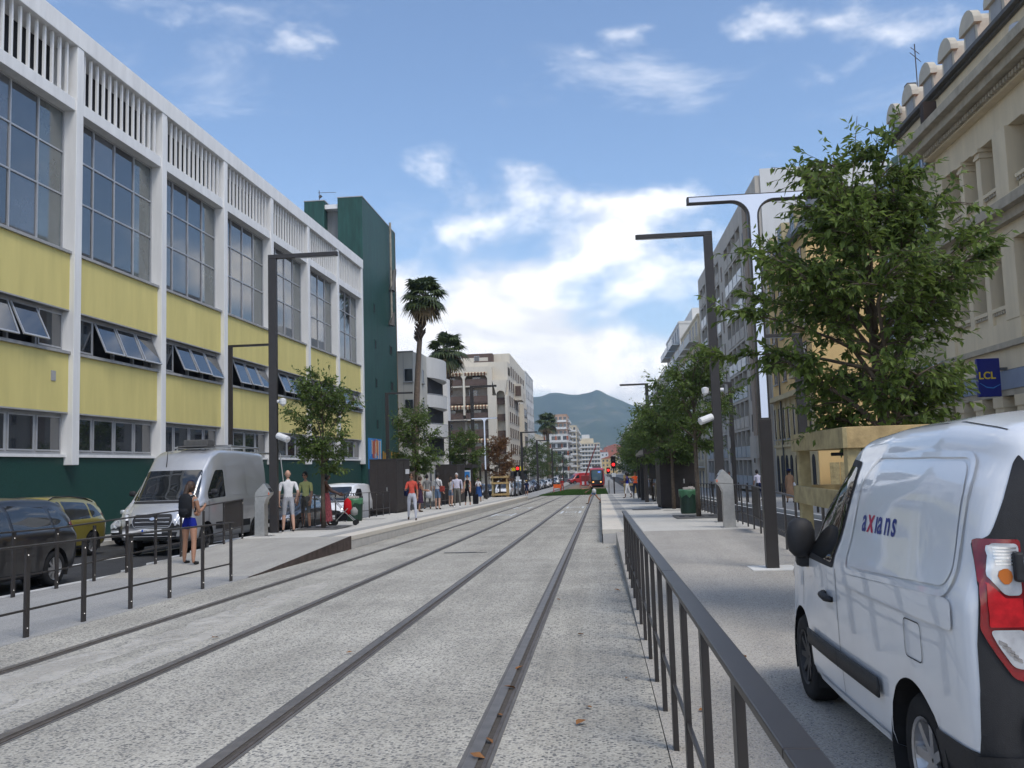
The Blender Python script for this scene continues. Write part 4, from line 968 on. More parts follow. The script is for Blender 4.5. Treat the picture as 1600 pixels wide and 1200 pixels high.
def lampL(name, label, x, y, hf, H, arm, s=1, w=.24, aw=.20, cams=(), group='angular black street lamps'):
    """L-shaped lamp: square mast, flat arm towards the tracks, light strip under its tip"""
    b = thing(name, label, 'street lamp', (x, y, g(y) + hf(y)), group=group)
    MB().box(-w/2, w/2, -w*.28, w*.28, -.05, H - .001).build('mast', M_dark, b, bevel=.008)
    a = MB().box(min(-s*w/2, s*arm), max(-s*w/2, s*arm), -w*.27, w*.27, H, H + aw*.62); a.build('arm', M_dark, b, bevel=.008)
    ubox('light_strip', M_lens, b, min(s*arm*.35, s*(arm - .05)), max(s*arm*.35, s*(arm - .05)), -w*.15, w*.15, H - .014, H - .002)
    ubox('access_door', M_darkbox, b, -w*.3, w*.3, -w*.28 - .006, -w*.28 - .001, .5, 1.1)
    ubox('base_plate', M_steel, b, -w*.8, w*.8, -w*.6, w*.6, 0.0, .015)
    for (z, t) in cams:
        if t == 'dome':
            c = MB().tube([(w/2, 0, z), (w/2 + .1, 0, z)], .05, 8).lathe([(.02, -.14), (.09, -.08), (.1, 0), (.1, .06), (.03, .09)], 12, (w/2*s + s*.16, 0, z)); c.build('dome_camera', mat('camera_white', (.7, .7, .7), .4), b, smooth=False)
        else:
            c = MB().tube([(s*w/2, 0, z), (s*(w/2 + .12), 0, z - .03)], .03, 6).tube([(s*(w/2 + .02), -.02, z + .06), (s*(w/2 + .36), -.18, z - .06)], [.1, .1], 12); c.build('speaker_horn', mat('camera_white', (.7, .7, .7), .4), b)
            MB().lathe([(.085, 0), (.085, .005)], 12, (0, 0, 0)).build('horn_mouth', M_lens, b).location = (s*(w/2 + .37), -.185, z - .06)
    return b
P_ = lambda y: PH
lampL('street_lamp', 'tall angular black lamp with white speaker on the near left platform', -9.28, 25.0, P_, 7.93, 1.95, 1, cams=((2.7, 'horn'), (3.75, 'dome')))
lampL('street_lamp', 'tall angular black lamp rising behind the steel terminal on the right platform', 3.26, 25.0, P_, 7.93, 2.0, -1, cams=((2.8, 'horn'), (3.6, 'dome')))
lampL('street_lamp', 'shorter black lamp behind the silver van by the yellow building', -16.9, 40.0, zero, 8.2, 1.9, 1, w=.2, aw=.16)
lampL('street_lamp', 'black lamp in front of the dark green tower', -11.9, 50.0, zero, 6.75, 1.5, 1, w=.2, aw=.16)
lampL('street_lamp', 'tall black lamp beside the shorter palm', -10.1, 72.0, P_, 9.0, 2.05, 1, w=.28, aw=.26)
lampL('street_lamp', 'lower black lamp left of the tall one near the shorter palm', -13.0, 78.0, zero, 7.0, 1.6, 1, w=.22, aw=.18)
lampL('street_lamp', 'tall angular lamp standing over the trees of the right platform', 3.66, 66.0, P_, 8.05, 1.95, -1)
lampL('street_lamp', 'lower black lamp in front of the grey concrete block', 7.3, 50.0, zero, 6.6, .8, -1, w=.22, aw=.16)
lampL('street_lamp', 'dark lamp half hidden behind the big leafy tree', 6.2, 28.0, zero, 5.75, 1.05, -1, w=.26, aw=.18)
for i, (x, y, lb) in enumerate(((-9.6, 112, 'black lamp by the red signal at the end of the left platform'), (-9.6, 140, 'second black lamp past the left platform end'), (-9.6, 185, 'third black lamp along the queue of cars'), (-9.6, 240, 'fourth black lamp along the queue of cars'))):
    lampL('street_lamp', lb, x, y, zero, 7.6, 2.0, 1, w=.3, aw=.26)

def lampT(label, x, y, hf, H=5.85):
    """T-shaped light column: dark channel with a pale luminous panel on the front"""
    b = thing('light_column', label, 'light column', (x, y, g(y) + hf(y)), group='T shaped light columns')
    def outline(hw, hb, r, top, end_t, z0=0.0, half=1.0):
        pts = [(-hw, z0), (hw, z0)]
        n = 8
        zc = top - end_t - r
        pts += [(hw + r - r*math.cos(math.pi/2*i/n), zc + r*math.sin(math.pi/2*i/n)) for i in range(n+1)]
        pts += [(half, top - end_t), (half, top), (-half, top), (-half, top - end_t)]
        pts += [(-hw - r + r*math.sin(math.pi/2*i/n), zc + r*math.cos(math.pi/2*i/n)) for i in range(n+1)]
        return pts
    MB().prism(outline(.085, .1, .26, H, .11, half=1.02), 0, 'y', -.07, .07).build('channel', M_dark, b, bevel=.004)
    MB().prism(outline(.054, .1, .28, H - .018, .075, z0=2.3, half=.99), 0, 'y', -.0735, -.069).build('light_panel', M_panel, b)
    MB().box(-.092, .092, -.082, .082, 0, 2.28).build('foot_casing', M_dark, b, bevel=.006)
    MB().box(-.34, .34, -.32, .3, -.004, .012).build('base_slab', M_kwhite, b)
M_panel = emis('lit_panel', (0.62, 0.68, 0.80), 0.10)
lampT('near T shaped light column with a pale panel on the right ramp', 2.57, 14.2, hR)
lampT('far T shaped light column with a pale blue panel on the left platform', -8.75, 69.0, P_, 6.3)

def kiosk(label, x, y, s):
    """brushed steel ticket terminal with a slanted head"""
    b = thing('ticket_terminal', label, 'terminal', (x, y, g(y) + PH), group='steel ticket terminals')
    prof = [(.20, 0), (.19, .9), (.185, 1.14), (.14, 1.22), (-.05, 1.40), (-.09, 1.38), (-.235, 1.16), (-.225, 1.10), (-.12, .98), (-.075, .86), (-.075, 0)]
    MB().prism([(s*a, z) for a, z in prof], 0, 'y', -.14, .14).build('housing', M_steel, b, bevel=.008)
    MB().prism([(s*(-.10), 1.345), (s*(-.225), 1.165), (s*(-.232), 1.17), (s*(-.107), 1.35)], 0, 'y', -.11, .11).build('screen', M_black, b)
    MB().box(*sorted((s*-.215, s*-.19)), -.15, -.141, 1.10, 1.16).build('orange_mark', mat('orange_mark', (.7, .12, .03), .5), b)
    MB().prism([(s*.195, 1.04), (s*.195, 1.05), (s*-.215, .985 + .1), (s*-.21, .97 + .1)], 0, 'y', -.143, -.1405).build('seam', M_grate, b)
    MB().box(-.12, .24, -.18, .18, -.003, .01).build('base_plate', M_steel, b)
kiosk('steel ticket terminal on the right platform beside the tall lamp', 3.02, 22.35, 1)
kiosk('steel ticket terminal on the left platform in front of the tall lamp', -9.02, 23.5, -1)

def cabinet(label, x0, x1, y0, y1, H):
    b = thing('platform_cabinet', label, 'cabinet', (x0, y0, g(y0) + PH), group='dark brown platform cabinets')
    w, d = x1 - x0, y1 - y0
    MB().box(.02, w - .02, .02, d - .02, -.06, .06).build('plinth', M_black, b)
    MB().box(0, w, 0, d, .06, H).build('casing', M_darkbox, b, bevel=.012)
    MB().box(-.015, w + .015, -.015, d + .015, H, H + .05).build('lid', M_dark, b, bevel=.01)
    for k in range(3): ubox('door_panel', M_darkbox, b, w*k/3 + .03, w*(k+1)/3 - .03, -.014, -.001, .12, H - .06)
    for k in range(2): ubox('side_panel', M_darkbox, b, w + .001, w + .014, d*k/2 + .04, d*(k+1)/2 - .04, .12, H - .06)
    for k in range(2): ubox('side_panel', M_darkbox, b, -.014, -.001, d*k/2 + .04, d*(k+1)/2 - .04, .12, H - .06)
    ubox('handle', M_steel, b, w*.63, w*.66, -.03, -.015, 1.0, 1.18)
    return b
c1 = cabinet('big dark cabinet on the left platform behind the woman in coral', -10.45, -9.22, 40.3, 43.2, 2.42)
ubox('notice', M_signw, c1, 1.245, 1.26, 1.9, 2.7, 1.75, 1.98)
cabinet('second dark cabinet on the left platform behind the waiting group', -10.75, -9.35, 58.5, 62.0, 2.5)
cabinet('big dark cabinet with a seamed front on the right platform', 2.46, 3.92, 37.2, 40.0, 2.46)

def bin_(label, x, y):
    b = thing('litter_bin', label, 'bin', (x, y, g(y) + PH), group='green litter bins')
    prof = [(.27, 0), (.29, .06), (.31, .78), (.315, .80)]
    m = MB(); n = 20
    m.lathe(prof, n)
    m.build('bin_body', mat('bin_green', (.012, .035, .022), .5, .2, 4), b)
    rr = random.Random(int(y)); k = MB(); vs = []
    for j in range(n):
        a = 2*math.pi*j/n; rad = .325 + rr.uniform(-.008, .012); vs += [(rad*math.cos(a), rad*math.sin(a), .83), (rad*1.02*math.cos(a), rad*1.02*math.sin(a), .76), (rad*1.0*math.cos(a), rad*1.0*math.sin(a), .58 + rr.uniform(-.07, .1)), (.25*math.cos(a), .25*math.sin(a), .6)]
    k.add(vs, [(4*j, 4*((j+1) % n), 4*((j+1) % n)+1, 4*j+1) for j in range(n)] + [(4*j+1, 4*((j+1) % n)+1, 4*((j+1) % n)+2, 4*j+2) for j in range(n)] + [(4*j+3, 4*((j+1) % n)+3, 4*((j+1) % n), 4*j) for j in range(n)])
    k.build('bin_bag', mat('bag_green', (.06, .17, .085), .35, .25, 9), b, smooth=True)
    r2 = MB()
    for q in range(7): 
        x_, y_ = rr.uniform(-.15, .15), rr.uniform(-.15, .15); r2.box(x_-.08, x_+.08, y_-.06, y_+.06, .7, .86 + rr.uniform(0, .06))
    r2.build('rubbish', mat('paper_rubbish', (.5, .45, .42), .8, .4, 20), b)
bin_('green litter bin with a plastic bag beside the right platform tree', 3.0, 31.4)
bin_('green litter bin with a plastic bag beside the stroller on the left platform', -9.0, 32.4)

def shelter():
    y0 = 47.5; b = thing('tram_shelter', 'dark flat roofed tram shelter behind the cabinet on the right platform', 'shelter', (2.3, y0, g(y0) + PH))
    MB().box(0, 1.75, 0, 9.6, 2.42, 2.82).build('roof', M_dark, b, bevel=.02); ubox('roof_edge', M_steel, b, -.01, -.001, .1, 9.5, 2.5, 2.74)
    for x, y in ((.12, .5), (.12, 5.0), (.12, 9.0), (1.5, .5), (1.5, 9.0)): MB().box(x - .1, x + .1, y - .16, y + .16, -.1, 2.42).build('post', M_dark, b, bevel=.01)
    MB().box(.3, 1.7, .35, .42, 1.2, 2.41).build('advert_panel', M_black, b)
    for k in range(4): ubox('glass_panel', glassmat('smoked_glass', (.03, .03, .035), 1.5, .05), b, 1.62, 1.65, .7 + k*2.05, 2.65 + k*2.05, .25, 2.3)
    MB().box(.9, 1.4, 1.2, 4.5, .42, .48).build('bench_seat', M_steel, b); 
    for y in (1.5, 4.1): ubox('bench_leg', M_steel, b, 1.1, 1.2, y, y + .08, 0, .42)
shelter()
def shelter2():
    y0 = 63.5; b = thing('information_shelter', 'glazed shelter with blue and white map panels far along the left platform', 'shelter', (-10.3, y0, g(y0) + PH))
    MB().box(0, 1.3, 0, 5.0, 2.35, 2.6).build('roof', M_dark, b)
    for x, y in ((.08, .1), (1.2, .1), (.08, 4.9), (1.2, 4.9)): ubox('post', M_dark, b, x - .07, x + .07, y - .07, y + .07, -.1, 2.35)
    ubox('map_panel', mat('map_white', (.55, .6, .65), .5), b, .15, 1.15, -.02, .02, .9, 2.2); ubox('map_blue', mat('map_blue', (.04, .2, .5), .5), b, .6, 1.1, -.03, -.021, 1.7, 2.1); ubox('map_green', mat('map_sage', (.35, .42, .25), .5), b, .62, 1.0, -.03, -.021, 1.0, 1.5)
    ubox('map_stripe', mat('map_blue', (.04, .2, .5), .5), b, .2, .56, -.03, -.021, 1.3, 1.42)
    for y in (1.0, 2.6): ubox('glass_panel', M_glass2, b, .05, .08, y, y + 1.5, .3, 2.2)
    MB().box(.6, 2.2, -1.6, -1.2, 0, .4).build('bench', M_paving, b, bevel=.02)
shelter2()

def guard(label, x0, x1, y0, y1, hb, H, planks, t=.045, pw=.13, ph=.2, hf=zero):
    """timber frame protecting a young tree: four posts, pairs of boards on each side"""
    b = thing('tree_guard', label, 'tree guard', (x0, y0, g(y0) + hb), group='timber tree guards')
    w, d = x1 - x0, y1 - y0
    for x in (0, w - pw):
        for y in (0, d - pw): MB().box(x, x + pw, y, y + pw, -.3, H - .005).build('post', M_wood if x else M_wood2, b, bevel=.006)
    for z in planks:
        MB().box(-.02, w + .02, -t, -.001, z, z + ph).build('board', M_wood, b, bevel=.005); MB().box(-.02, w + .02, d + .001, d + t, z, z + ph).build('board', M_wood, b, bevel=.005)
        MB().box(-t, -.001, -t - .002, d + t, z + .002, z + ph - .003).build('board', M_wood2, b, bevel=.005); MB().box(w + .001, w + t, 0, d, z, z + ph).build('board', M_wood, b, bevel=.005)
    m = MB()
    for z in (planks[0] - .05,):
        m.tube([(pw, d*.5, z), (w/2, d*.55, z)], .018, 6).tube([(w - pw, d*.4, z), (w/2, d*.5, z)], .018, 6)
    m.build('rubber_tie', M_black, b); MB().box(.3, .5, d*.5-.05, d*.5+.05, planks[0] - .1, planks[0] - .01).build('clamp', M_black, b)
guard('big timber guard around the leafy tree behind the white van', 2.33, 4.3, 8.75, 10.95, -.02, 1.98, (1.80, 1.20), ph=.2)
guard('small timber guard around the brown dry tree far on the left', -9.5, -8.1, 78.8, 80.2, .1, 2.1, (1.88, 1.35, .35), ph=.17)
guard('small timber guard at the end of the right platform', 2.2, 3.3, 84, 85.2, .05, 1.9, (1.6, .9), ph=.17)

M_red = emis('signal_red', (0.9, 0.02, 0.02), 1.6)
def signal(label, x, y, z0, zl, H=None, double=False, s=1.0):
    b = thing('traffic_signal', label, 'traffic signal', (x, y, g(y) + z0), group='red traffic signals')
    H = H or zl
    MB().tube([(0, 0, -.1), (0, 0, zl - .3)], .06*s, 8).build('pole', M_steel if not double else M_dark, b)
    MB().box(-.2*s, .2*s, -.12*s, .12*s, zl - .35*s, zl + (.75 if double else .3)*s).build('head', M_black, b, bevel=.02)
    MB().lathe([(.14*s, 0), (.12*s, -.02*s), (.02, -.035*s)], 14, (0, -.12*s, zl), axis='y').build('red_light', M_red, b)
    ubox('plate', M_signw, b, -.18*s, .18*s, -.09, -.06, zl - 1.1*s, zl - .75*s)
    if double: MB().lathe([(.13*s, 0), (.11*s, -.02*s), (.02, -.03*s)], 14, (0, -.12*s, zl + .4*s), axis='y').build('dark_light', M_grate, b)
    for dz in (0,) + ((.4,) if double else ()): MB().lathe([(.17*s, 0), (.17*s, -.16*s), (.16*s, -.16*s), (.16*s, 0)], 12, (0, -.12*s, zl + dz*s), axis='y', cap=False).build('visor', M_black, b)
    return b
signal('red traffic signal above the queue at the end of the left platform', -9.55, 105.0, 0.0, 3.15, s=1.25)
signal('red tram signal on a black post at the end of the right platform', 1.25, 81.5, 0.0, 2.9, double=True)
signal('small signal post behind the red tram signal on the right', 0.95, 100.0, 0.0, 2.6)
for x, y, lb in ((-9.6, 101.5, 'black post standing between the queue and the left platform end'), (-9.5, 118, 'farther black post beside the queue of cars')):
    o = MB().lathe([(.10, 0), (.10, 1.6), (.13, 1.65), (.13, 1.8), (.1, 1.85)], 10).build('marker_post', M_dark); o.location = (x, y, g(y)); tag(o, lb, 'post')

# works barriers and a crane boom near the tram
for i, (x, y, w, lb) in enumerate(((-3.4, 152, 1.5, 'red and white works barrier left of the tram'), (-6.3, 122, 1.0, 'orange works barrier beside the grass'))):
    b = thing('works_barrier', lb, 'barrier', (x, y, g(y)), group='works barriers')
    mr = mat('barrier_red', (.55, .03, .03), .5); mo = mat('barrier_orange', (.85, .14, .02), .5)
    for k in range(4): ubox('stripe', (mr if k % 2 == 0 else M_signw) if i == 0 else mo, b, w*k/4, w*(k+1)/4, -.04, .04, .5, 1.0 if i else 1.05)
    for k in (0, w - .1): ubox('leg', mr, b, k, k + .08, -.25, .25, 0, .5)
cr = thing('works_crane', 'dark red lattice crane boom leaning behind the tram', 'crane', (-2.8, 175, g(175)))
MB().box(-.8, .8, 0, 3, 0, 2.0).build('crane_cab', mat('crane_red', (.22, .03, .03), .6), cr, bevel=.05)
MB().tube([(0, 1, 1.9), (.7, 1, 3.8), (2.4, 1, 8.0)], [.16, .13, .08], 4).build('boom', MATS['crane_red'], cr)
# fallen leaves on the slab
rr = random.Random(9); lm = mat('dry_leaf', (.22, .10, .035), .8, .35, 8)
lm_me = [MB().add([(-.035, 0, .004), (0, -.018, .012), (.038, 0, .006), (.01, .024, .014), (-.015, .02, .016)], [(0, 1, 2), (0, 2, 3, 4)]).mesh('dry_leaf', lm)]
spots = [(-.18, 5.9), (-.14, 6.3), (.62, 6.2), (.15, 7.2), (.18, 12.8), (-.25, 9.2), (.8, 13.5), (.9, 14.6), (-4.1, 9.3), (-.72, 5.5), (-.73, 6.1), (-.74, 6.9), (-.73, 7.6), (-.75, 5.2), (.1, 20.8), (1.15, 8.0), (-2.4, 8.4), (-.6, 11.9), (.22, 16.6)]
for i, (x, y) in enumerate(spots):
    o = link('fallen_leaf', lm_me[0], None, (x, y, g(y) + (hR(y) + .008 if x > .33 else .012))); o.rotation_euler = (rr.uniform(-.3, .3), rr.uniform(-.3, .3), rr.uniform(0, 6)); o.scale = (rr.uniform(.8, 1.4),)*3
    tag(o, 'small dry brown leaf lying on the pale track slab or the ramp', 'leaf', 'fallen dry leaves')
# ================================================================ TREES
M_bark = mat('grey_bark', (0.115, 0.09, 0.068), 0.9, 0.3, 9, 0.2, 0.5, 30)
M_palmbark = mat('palm_bark', (0.17, 0.13, 0.10), 0.9, 0.3, 6, 0.2, 0.6, 14)
def leaf_mesh(name, P, D, Nn, size, m, seed=0, ratio=.46):
    """kite shaped leaves with a folded midrib: P base, D direction, Nn normal (n,3 arrays)"""
    rr = np.random.default_rng(seed); n = len(P)
    s = size * rr.uniform(.7, 1.25, n)[:, None]
    S = np.cross(D, Nn); S /= np.linalg.norm(S, axis=1)[:, None] + 1e-9; U = np.cross(S, D)
    a = P; l = P + D*s*.42 + S*s*ratio*.5 + U*s*.06; r = P + D*s*.42 - S*s*ratio*.5 + U*s*.06; t = P + D*s + U*s*-.10
    V = np.stack([a, r, t, l], 1).reshape(-1, 3); idx = np.arange(n)[:, None]*4
    F = np.concatenate([idx + np.array([[0, 1, 2]]), idx + np.array([[0, 2, 3]])], 0)
    me = bpy.data.meshes.new(name); me.from_pydata(V.tolist(), [], F.tolist()); me.materials.append(m); return me
def tree(label, x, y, h0, H, clear, rad, leaf, nl, n2, ntw, nleaf, seed, m, lean=0.0, trunk_r=.06, name='street_tree', vase=1.0, droop=.25, group='young street trees', low_el=26, stray=()):
    rr = random.Random(seed); b = thing(name, label, 'tree', (x, y, g(y) + h0), group=group)
    segs = []; twigs = []
    top = Vector((lean, 0, H*.80))
    tp = [Vector((0, 0, -.1)), Vector((lean*.1 + rr.uniform(-.02, .02), 0, clear*.5)), Vector((lean*.3, rr.uniform(-.03, .03), clear)), Vector((lean*.7, rr.uniform(-.1, .1), (clear + H*.8)/2)), top]
    tr = MB(); tr.tube(tp, [trunk_r*1.15, trunk_r, trunk_r*.85, trunk_r*.5, trunk_r*.15], 10); tro = tr.build('trunk', M_bark, b, smooth=True)
    lb = MB(); ch = H - clear; zc = clear + ch*.50
    def env(d):   # crown envelope distance along direction d from its centre: uneven egg
        az = math.atan2(d.y, d.x); wob = (1 + .16*math.sin(az*3 + seed) + .10*math.sin(az*5 + seed*2))*(1 - .30*max(0, d.z) - .30*max(0, -d.z))
        return 1/ math.sqrt((d.x/(rad*wob))**2 + (d.y/(rad*wob))**2 + (d.z/(ch*.52))**2)
    C_ = Vector((lean*.6, 0, zc))
    for i in range(nl):
        f = (i + .5)/nl; az = i*2.39996 + rr.uniform(-.3, .3); z0 = clear*.96 + (H*.78 - clear)*f**1.25
        base = Vector((lean*z0/H, 0, z0)); elv = R(low_el + (67 - low_el)*f*vase + rr.uniform(-10, 12))
        d = Vector((math.cos(az)*math.cos(elv), math.sin(az)*math.cos(elv), math.sin(elv)))
        # length so that it reaches the envelope
        lo, hi = .2, H
        L_ = .3
        while L_ < H:
            p = base + d*L_; v = p - C_
            if v.length > env(v.normalized()) * rr.uniform(.9, 1.0): break
            L_ += .08
        L_ = max(L_, .35*rad)
        pts = [base + d*L_*t + Vector((0, 0, -droop*.25*L_*t*t + .12*L_*t*(1-t))) + Vector((rr.uniform(-1, 1), rr.uniform(-1, 1), 0))*.04*L_*t for t in (0, .33, .66, 1)]
        lb.tube(pts, [trunk_r*.48*(1-f*.5), trunk_r*.32*(1-f*.5), trunk_r*.18, trunk_r*.07], 5, caps=False)
        for j in range(n2):
            t = .22 + .78*(j + rr.random())/n2; k = min(2, int(t*3)); u = t*3 - k; q = pts[k].lerp(pts[k+1], u)
            a2 = az + rr.choice((-1, 1))*rr.uniform(.4, 1.5); e2 = elv*.5 + rr.uniform(-.4, .5)
            d2 = Vector((math.cos(a2)*math.cos(e2), math.sin(a2)*math.cos(e2), math.sin(e2)))
            l2 = rad*rr.uniform(.22, .5)*(1.1 - .5*t)
            e = q + d2*l2 + Vector((0, 0, -.1*l2)); lb.tube([q, q.lerp(e, .5) + Vector((0, 0, .05*l2)), e], [trunk_r*.14, trunk_r*.09, trunk_r*.04], 4, caps=False)
            for w in range(ntw):
                s_ = (w + rr.random())/ntw; q2 = q.lerp(e, s_); a3 = a2 + rr.uniform(-1.3, 1.3); e3 = rr.uniform(-.5, .7)
                d3 = Vector((math.cos(a3)*math.cos(e3), math.sin(a3)*math.cos(e3), math.sin(e3))); l3 = leaf*rr.uniform(2.2, 4.5)
                twigs.append((q2, d3, l3)); lb.tube([q2, q2 + d3*l3], [trunk_r*.05, trunk_r*.025], 3, caps=False)
        twigs.append((pts[-1], d, leaf*4))
    for sx, sy, se in stray:   # long thin outer limbs beyond the dense crown
        base = Vector((lean*.5, 0, clear + ch*.22 + se*.5)); d = Vector((sx, sy, se)).normalized(); L_ = rad*1.55; pts = [base + d*L_*t + Vector((0, 0, .15*L_*t*(1-t) - .06*L_*t*t)) for t in (0, .33, .66, 1)]
        lb.tube(pts, [trunk_r*.3, trunk_r*.2, trunk_r*.1, trunk_r*.04], 5, caps=False)
        for q in range(26):
            t = .35 + .65*rr.random(); k = min(2, int(t*3)); p = pts[k].lerp(pts[k+1], t*3 - k); d3 = (d + Vector((rr.uniform(-.8, .8), rr.uniform(-.8, .8), rr.uniform(-.5, .4)))).normalized(); l3 = leaf*rr.uniform(2, 4); twigs.append((p, d3, l3)); lb.tube([p, p + d3*l3], [trunk_r*.05, trunk_r*.02], 3, caps=False)
    for k in range(5):   # leading shoots
        q = top + Vector((rr.uniform(-.2, .2)*rad, rr.uniform(-.2, .2)*rad, -.1*k)); d = Vector((rr.uniform(-.3, .3), rr.uniform(-.3, .3), 1)).normalized(); l3 = (H*.22 if k == 0 else H*rr.uniform(.08, .16))
        for s in range(4): twigs.append((q + d*l3*s/4, (d + Vector((rr.uniform(-.8, .8), rr.uniform(-.8, .8), 0))).normalized(), leaf*2.5))
        lb.tube([q, q + d*l3], [trunk_r*.1, trunk_r*.03], 4, caps=False)
    lb.build('limbs', M_bark, tro)
    nr = np.random.default_rng(seed); Q = np.array([t[0] for t in twigs]); D = np.array([t[1] for t in twigs]); Ls = np.array([t[2] for t in twigs])
    n = len(Q); t = (np.arange(nleaf) + .5)/nleaf
    P = (Q[:, None, :] + D[:, None, :]*(Ls[:, None]*t[None, :])[:, :, None]).reshape(-1, 3)
    dirs = np.repeat(D, nleaf, 0); side = nr.normal(size=dirs.shape); dirs = dirs*.7 + side*.55; dirs[:, 2] -= droop*1.3; dirs /= np.linalg.norm(dirs, axis=1)[:, None]
    nrm = nr.normal(size=dirs.shape)*.5; nrm[:, 2] += 1.0
    me = leaf_mesh('crown', P, dirs, nrm, leaf, m, seed); o = link('crown', me, b); tag(o, kind='stuff'); return b
L_near = leafmat('leaf_bright', (0.125, 0.195, 0.052), 0.45, .5)
L_mid = leafmat('leaf_mid', (0.105, 0.175, 0.05), 0.45, .45)
L_dry = leafmat('leaf_dry', (0.16, 0.085, 0.035), 0.35, .25)
L_blue = leafmat('leaf_dark', (0.085, 0.145, 0.046), 0.4, .42)
tree('big leafy young tree in a timber guard behind the white van', 3.10, 9.85, .0, 5.35, 1.72, 1.15, .098, 24, 11, 6, 11, 5, L_near, trunk_r=.085, droop=.34, name='guarded_tree', lean=-.16, low_el=36, stray=((-1, .1, .2), (-.95, -.2, .4), (.85, .1, .9), (-.8, .5, .6)))
tree('young tree with a narrow trunk beside the bin on the near right platform', 3.0, 28.4, PH, 5.4, 2.15, 1.32, .12, 17, 9, 6, 9, 12, L_mid, trunk_r=.07)
tree('young tree in front of the woman with the stroller on the left platform', -8.47, 27.0, PH, 5.1, 1.75, 1.08, .115, 16, 9, 6, 9, 7, L_mid, trunk_r=.065)
tree('leafy tree in front of the white block behind the first left cabinet', -9.7, 47.0, PH, 5.6, 1.9, 1.25, .15, 15, 9, 6, 8, 18, L_mid, trunk_r=.07)
tree('round leafy tree left of the far light column', -9.9, 66.0, PH, 5.4, 1.7, 1.35, .16, 15, 9, 6, 8, 23, L_mid, trunk_r=.07)
tree('dry brown leafed tree in the timber guard on the left', -8.9, 80.0, .1, 5.9, 1.6, 1.3, .17, 15, 9, 6, 8, 31, L_dry, trunk_r=.07)
for i, (x, y, H, r, sd, lb) in enumerate(((2.9, 36.5, 4.7, 1.25, 41, 'dense tree just beyond the near right platform tree'), (3.0, 44.5, 5.0, 1.35, 42, 'third tree along the right platform, over the cabinet'), (3.0, 52.5, 5.1, 1.4, 43, 'fourth tree along the right platform, over the shelter'), (3.0, 61, 5.0, 1.4, 44, 'fifth tree along the right platform behind the orange vest'), (3.1, 70, 5.0, 1.4, 45, 'last tree at the far end of the right platform'))):
    tree(lb, x, y, PH, H, 1.9, r, .16, 14, 8, 6, 8, sd, L_mid if i % 2 else L_blue, trunk_r=.07)
for i, (x, y, H, r, sd, lb) in enumerate(((-11.0, 160, 9.0, 2.6, 51, 'dark tree beyond the red signal on the left'), (-13.6, 172, 8.0, 2.4, 52, 'dark tree before the arcade podium'), (-12.6, 200, 9.5, 3.0, 53, 'dark bushy tree under the far palm'), (-12.0, 225, 8.5, 2.6, 54, 'small dark tree right of the far palm'), (-11, 255, 8.5, 2.6, 55, 'distant dark tree at the end of the left row'),
    (4.6, 96, 6.0, 1.9, 56, 'tree behind the right tram signal'), (4.4, 115, 6.5, 2.2, 57, 'far tree on the right past the platform'), (4.4, 140, 6.5, 2.2, 58, 'farther tree on the right past the platform'))):
    tree(lb, x, y, 0, H, 1.8, r, .32, 10, 6, 5, 6, sd, L_blue, trunk_r=.1)
def palm(label, x, y, H, rad, trunk_r, seed, lean=0.0, nf=46, boot=None):
    rr = random.Random(seed); b = thing('fan_palm', label, 'palm tree', (x, y, g(y)), group='tall fan palms')
    n = 14; pts = [Vector((lean*(i/n)**2, .25*math.sin(i*.35), H*i/n - .1)) for i in range(n+1)]
    rad_ = [trunk_r*(1.15 - .42*min(1, i/n*1.25)) for i in range(n+1)]
    MB().tube(pts, rad_, 12).build('trunk', M_palmbark, b, smooth=True)
    if boot:
        k = MB(); 
        for i in range(150):
            z = H - boot*rr.random()**.9; a = rr.uniform(0, 6.28); r0 = trunk_r*1.0; c = Vector((lean*(z/H)**2, .25*math.sin(z/H*n*.35), z))
            p = c + Vector((math.cos(a), math.sin(a), 0))*r0*.7; q = c + Vector((math.cos(a), math.sin(a), 0))*r0*1.7 + Vector((0, 0, .35))
            k.tube([p, q], [.09, .03], 4)
        k.build('leaf_stubs', mat('palm_stub', (.12, .08, .055), .9, .3, 5), b)
    fl = [MB(), MB()]; T = pts[-1]
    for i in range(nf):
        f = i/nf; az = i*2.39996; elv = R(84 - 145*f**.85 + rr.uniform(-20, 20)); dead = f > .86; mb = fl[1] if dead else fl[0]
        d = Vector((math.cos(az)*math.cos(elv), math.sin(az)*math.cos(elv), math.sin(elv))); pl = rad*.50*rr.uniform(.8, 1.1)
        hub = T + d*pl + Vector((0, 0, -.08*pl)); mb.tube([T, hub], [.035, .02], 4, caps=False)
        side = d.cross(Vector((0, 0, 1))).normalized(); up = side.cross(d).normalized(); ns = 15; fl_ = rad*.62*rr.uniform(.85, 1.15)
        for s in range(ns):
            a = R(-100 + 200*s/(ns-1)); dd = (d*math.cos(a) + side*math.sin(a)).normalized(); l = fl_*(1 - .25*abs(s - ns/2)/(ns/2))
            w = side*math.cos(a)*.05*rad - d*math.sin(a)*.05*rad; mid = hub + dd*l*.55 + up*.04*l; tip = hub + dd*l + Vector((0, 0, -.38*l*rr.uniform(.6, 1.4)))
            mb.add([hub, mid - w, mid + w, tip], [(0, 1, 2), (1, 3, 2)])
    c = fl[0].build('crown', leafmat('palm_leaf_%d' % seed, (.055, .085, .032), .4, .2), b); tag(c, kind='stuff')
    d_ = fl[1].build('dead_fronds', mat('dead_frond', (.24, .17, .09), .9, .3, 4), b)
palm('taller fan palm with a ragged trunk in front of the white block', -16.75, 80.6, 18.9, 2.4, .32, 3, lean=1.25, boot=4.2)
palm('shorter fan palm right of the white block', -16.75, 98.6, 16.6, 2.5, .40, 4, lean=.3, boot=5.5)
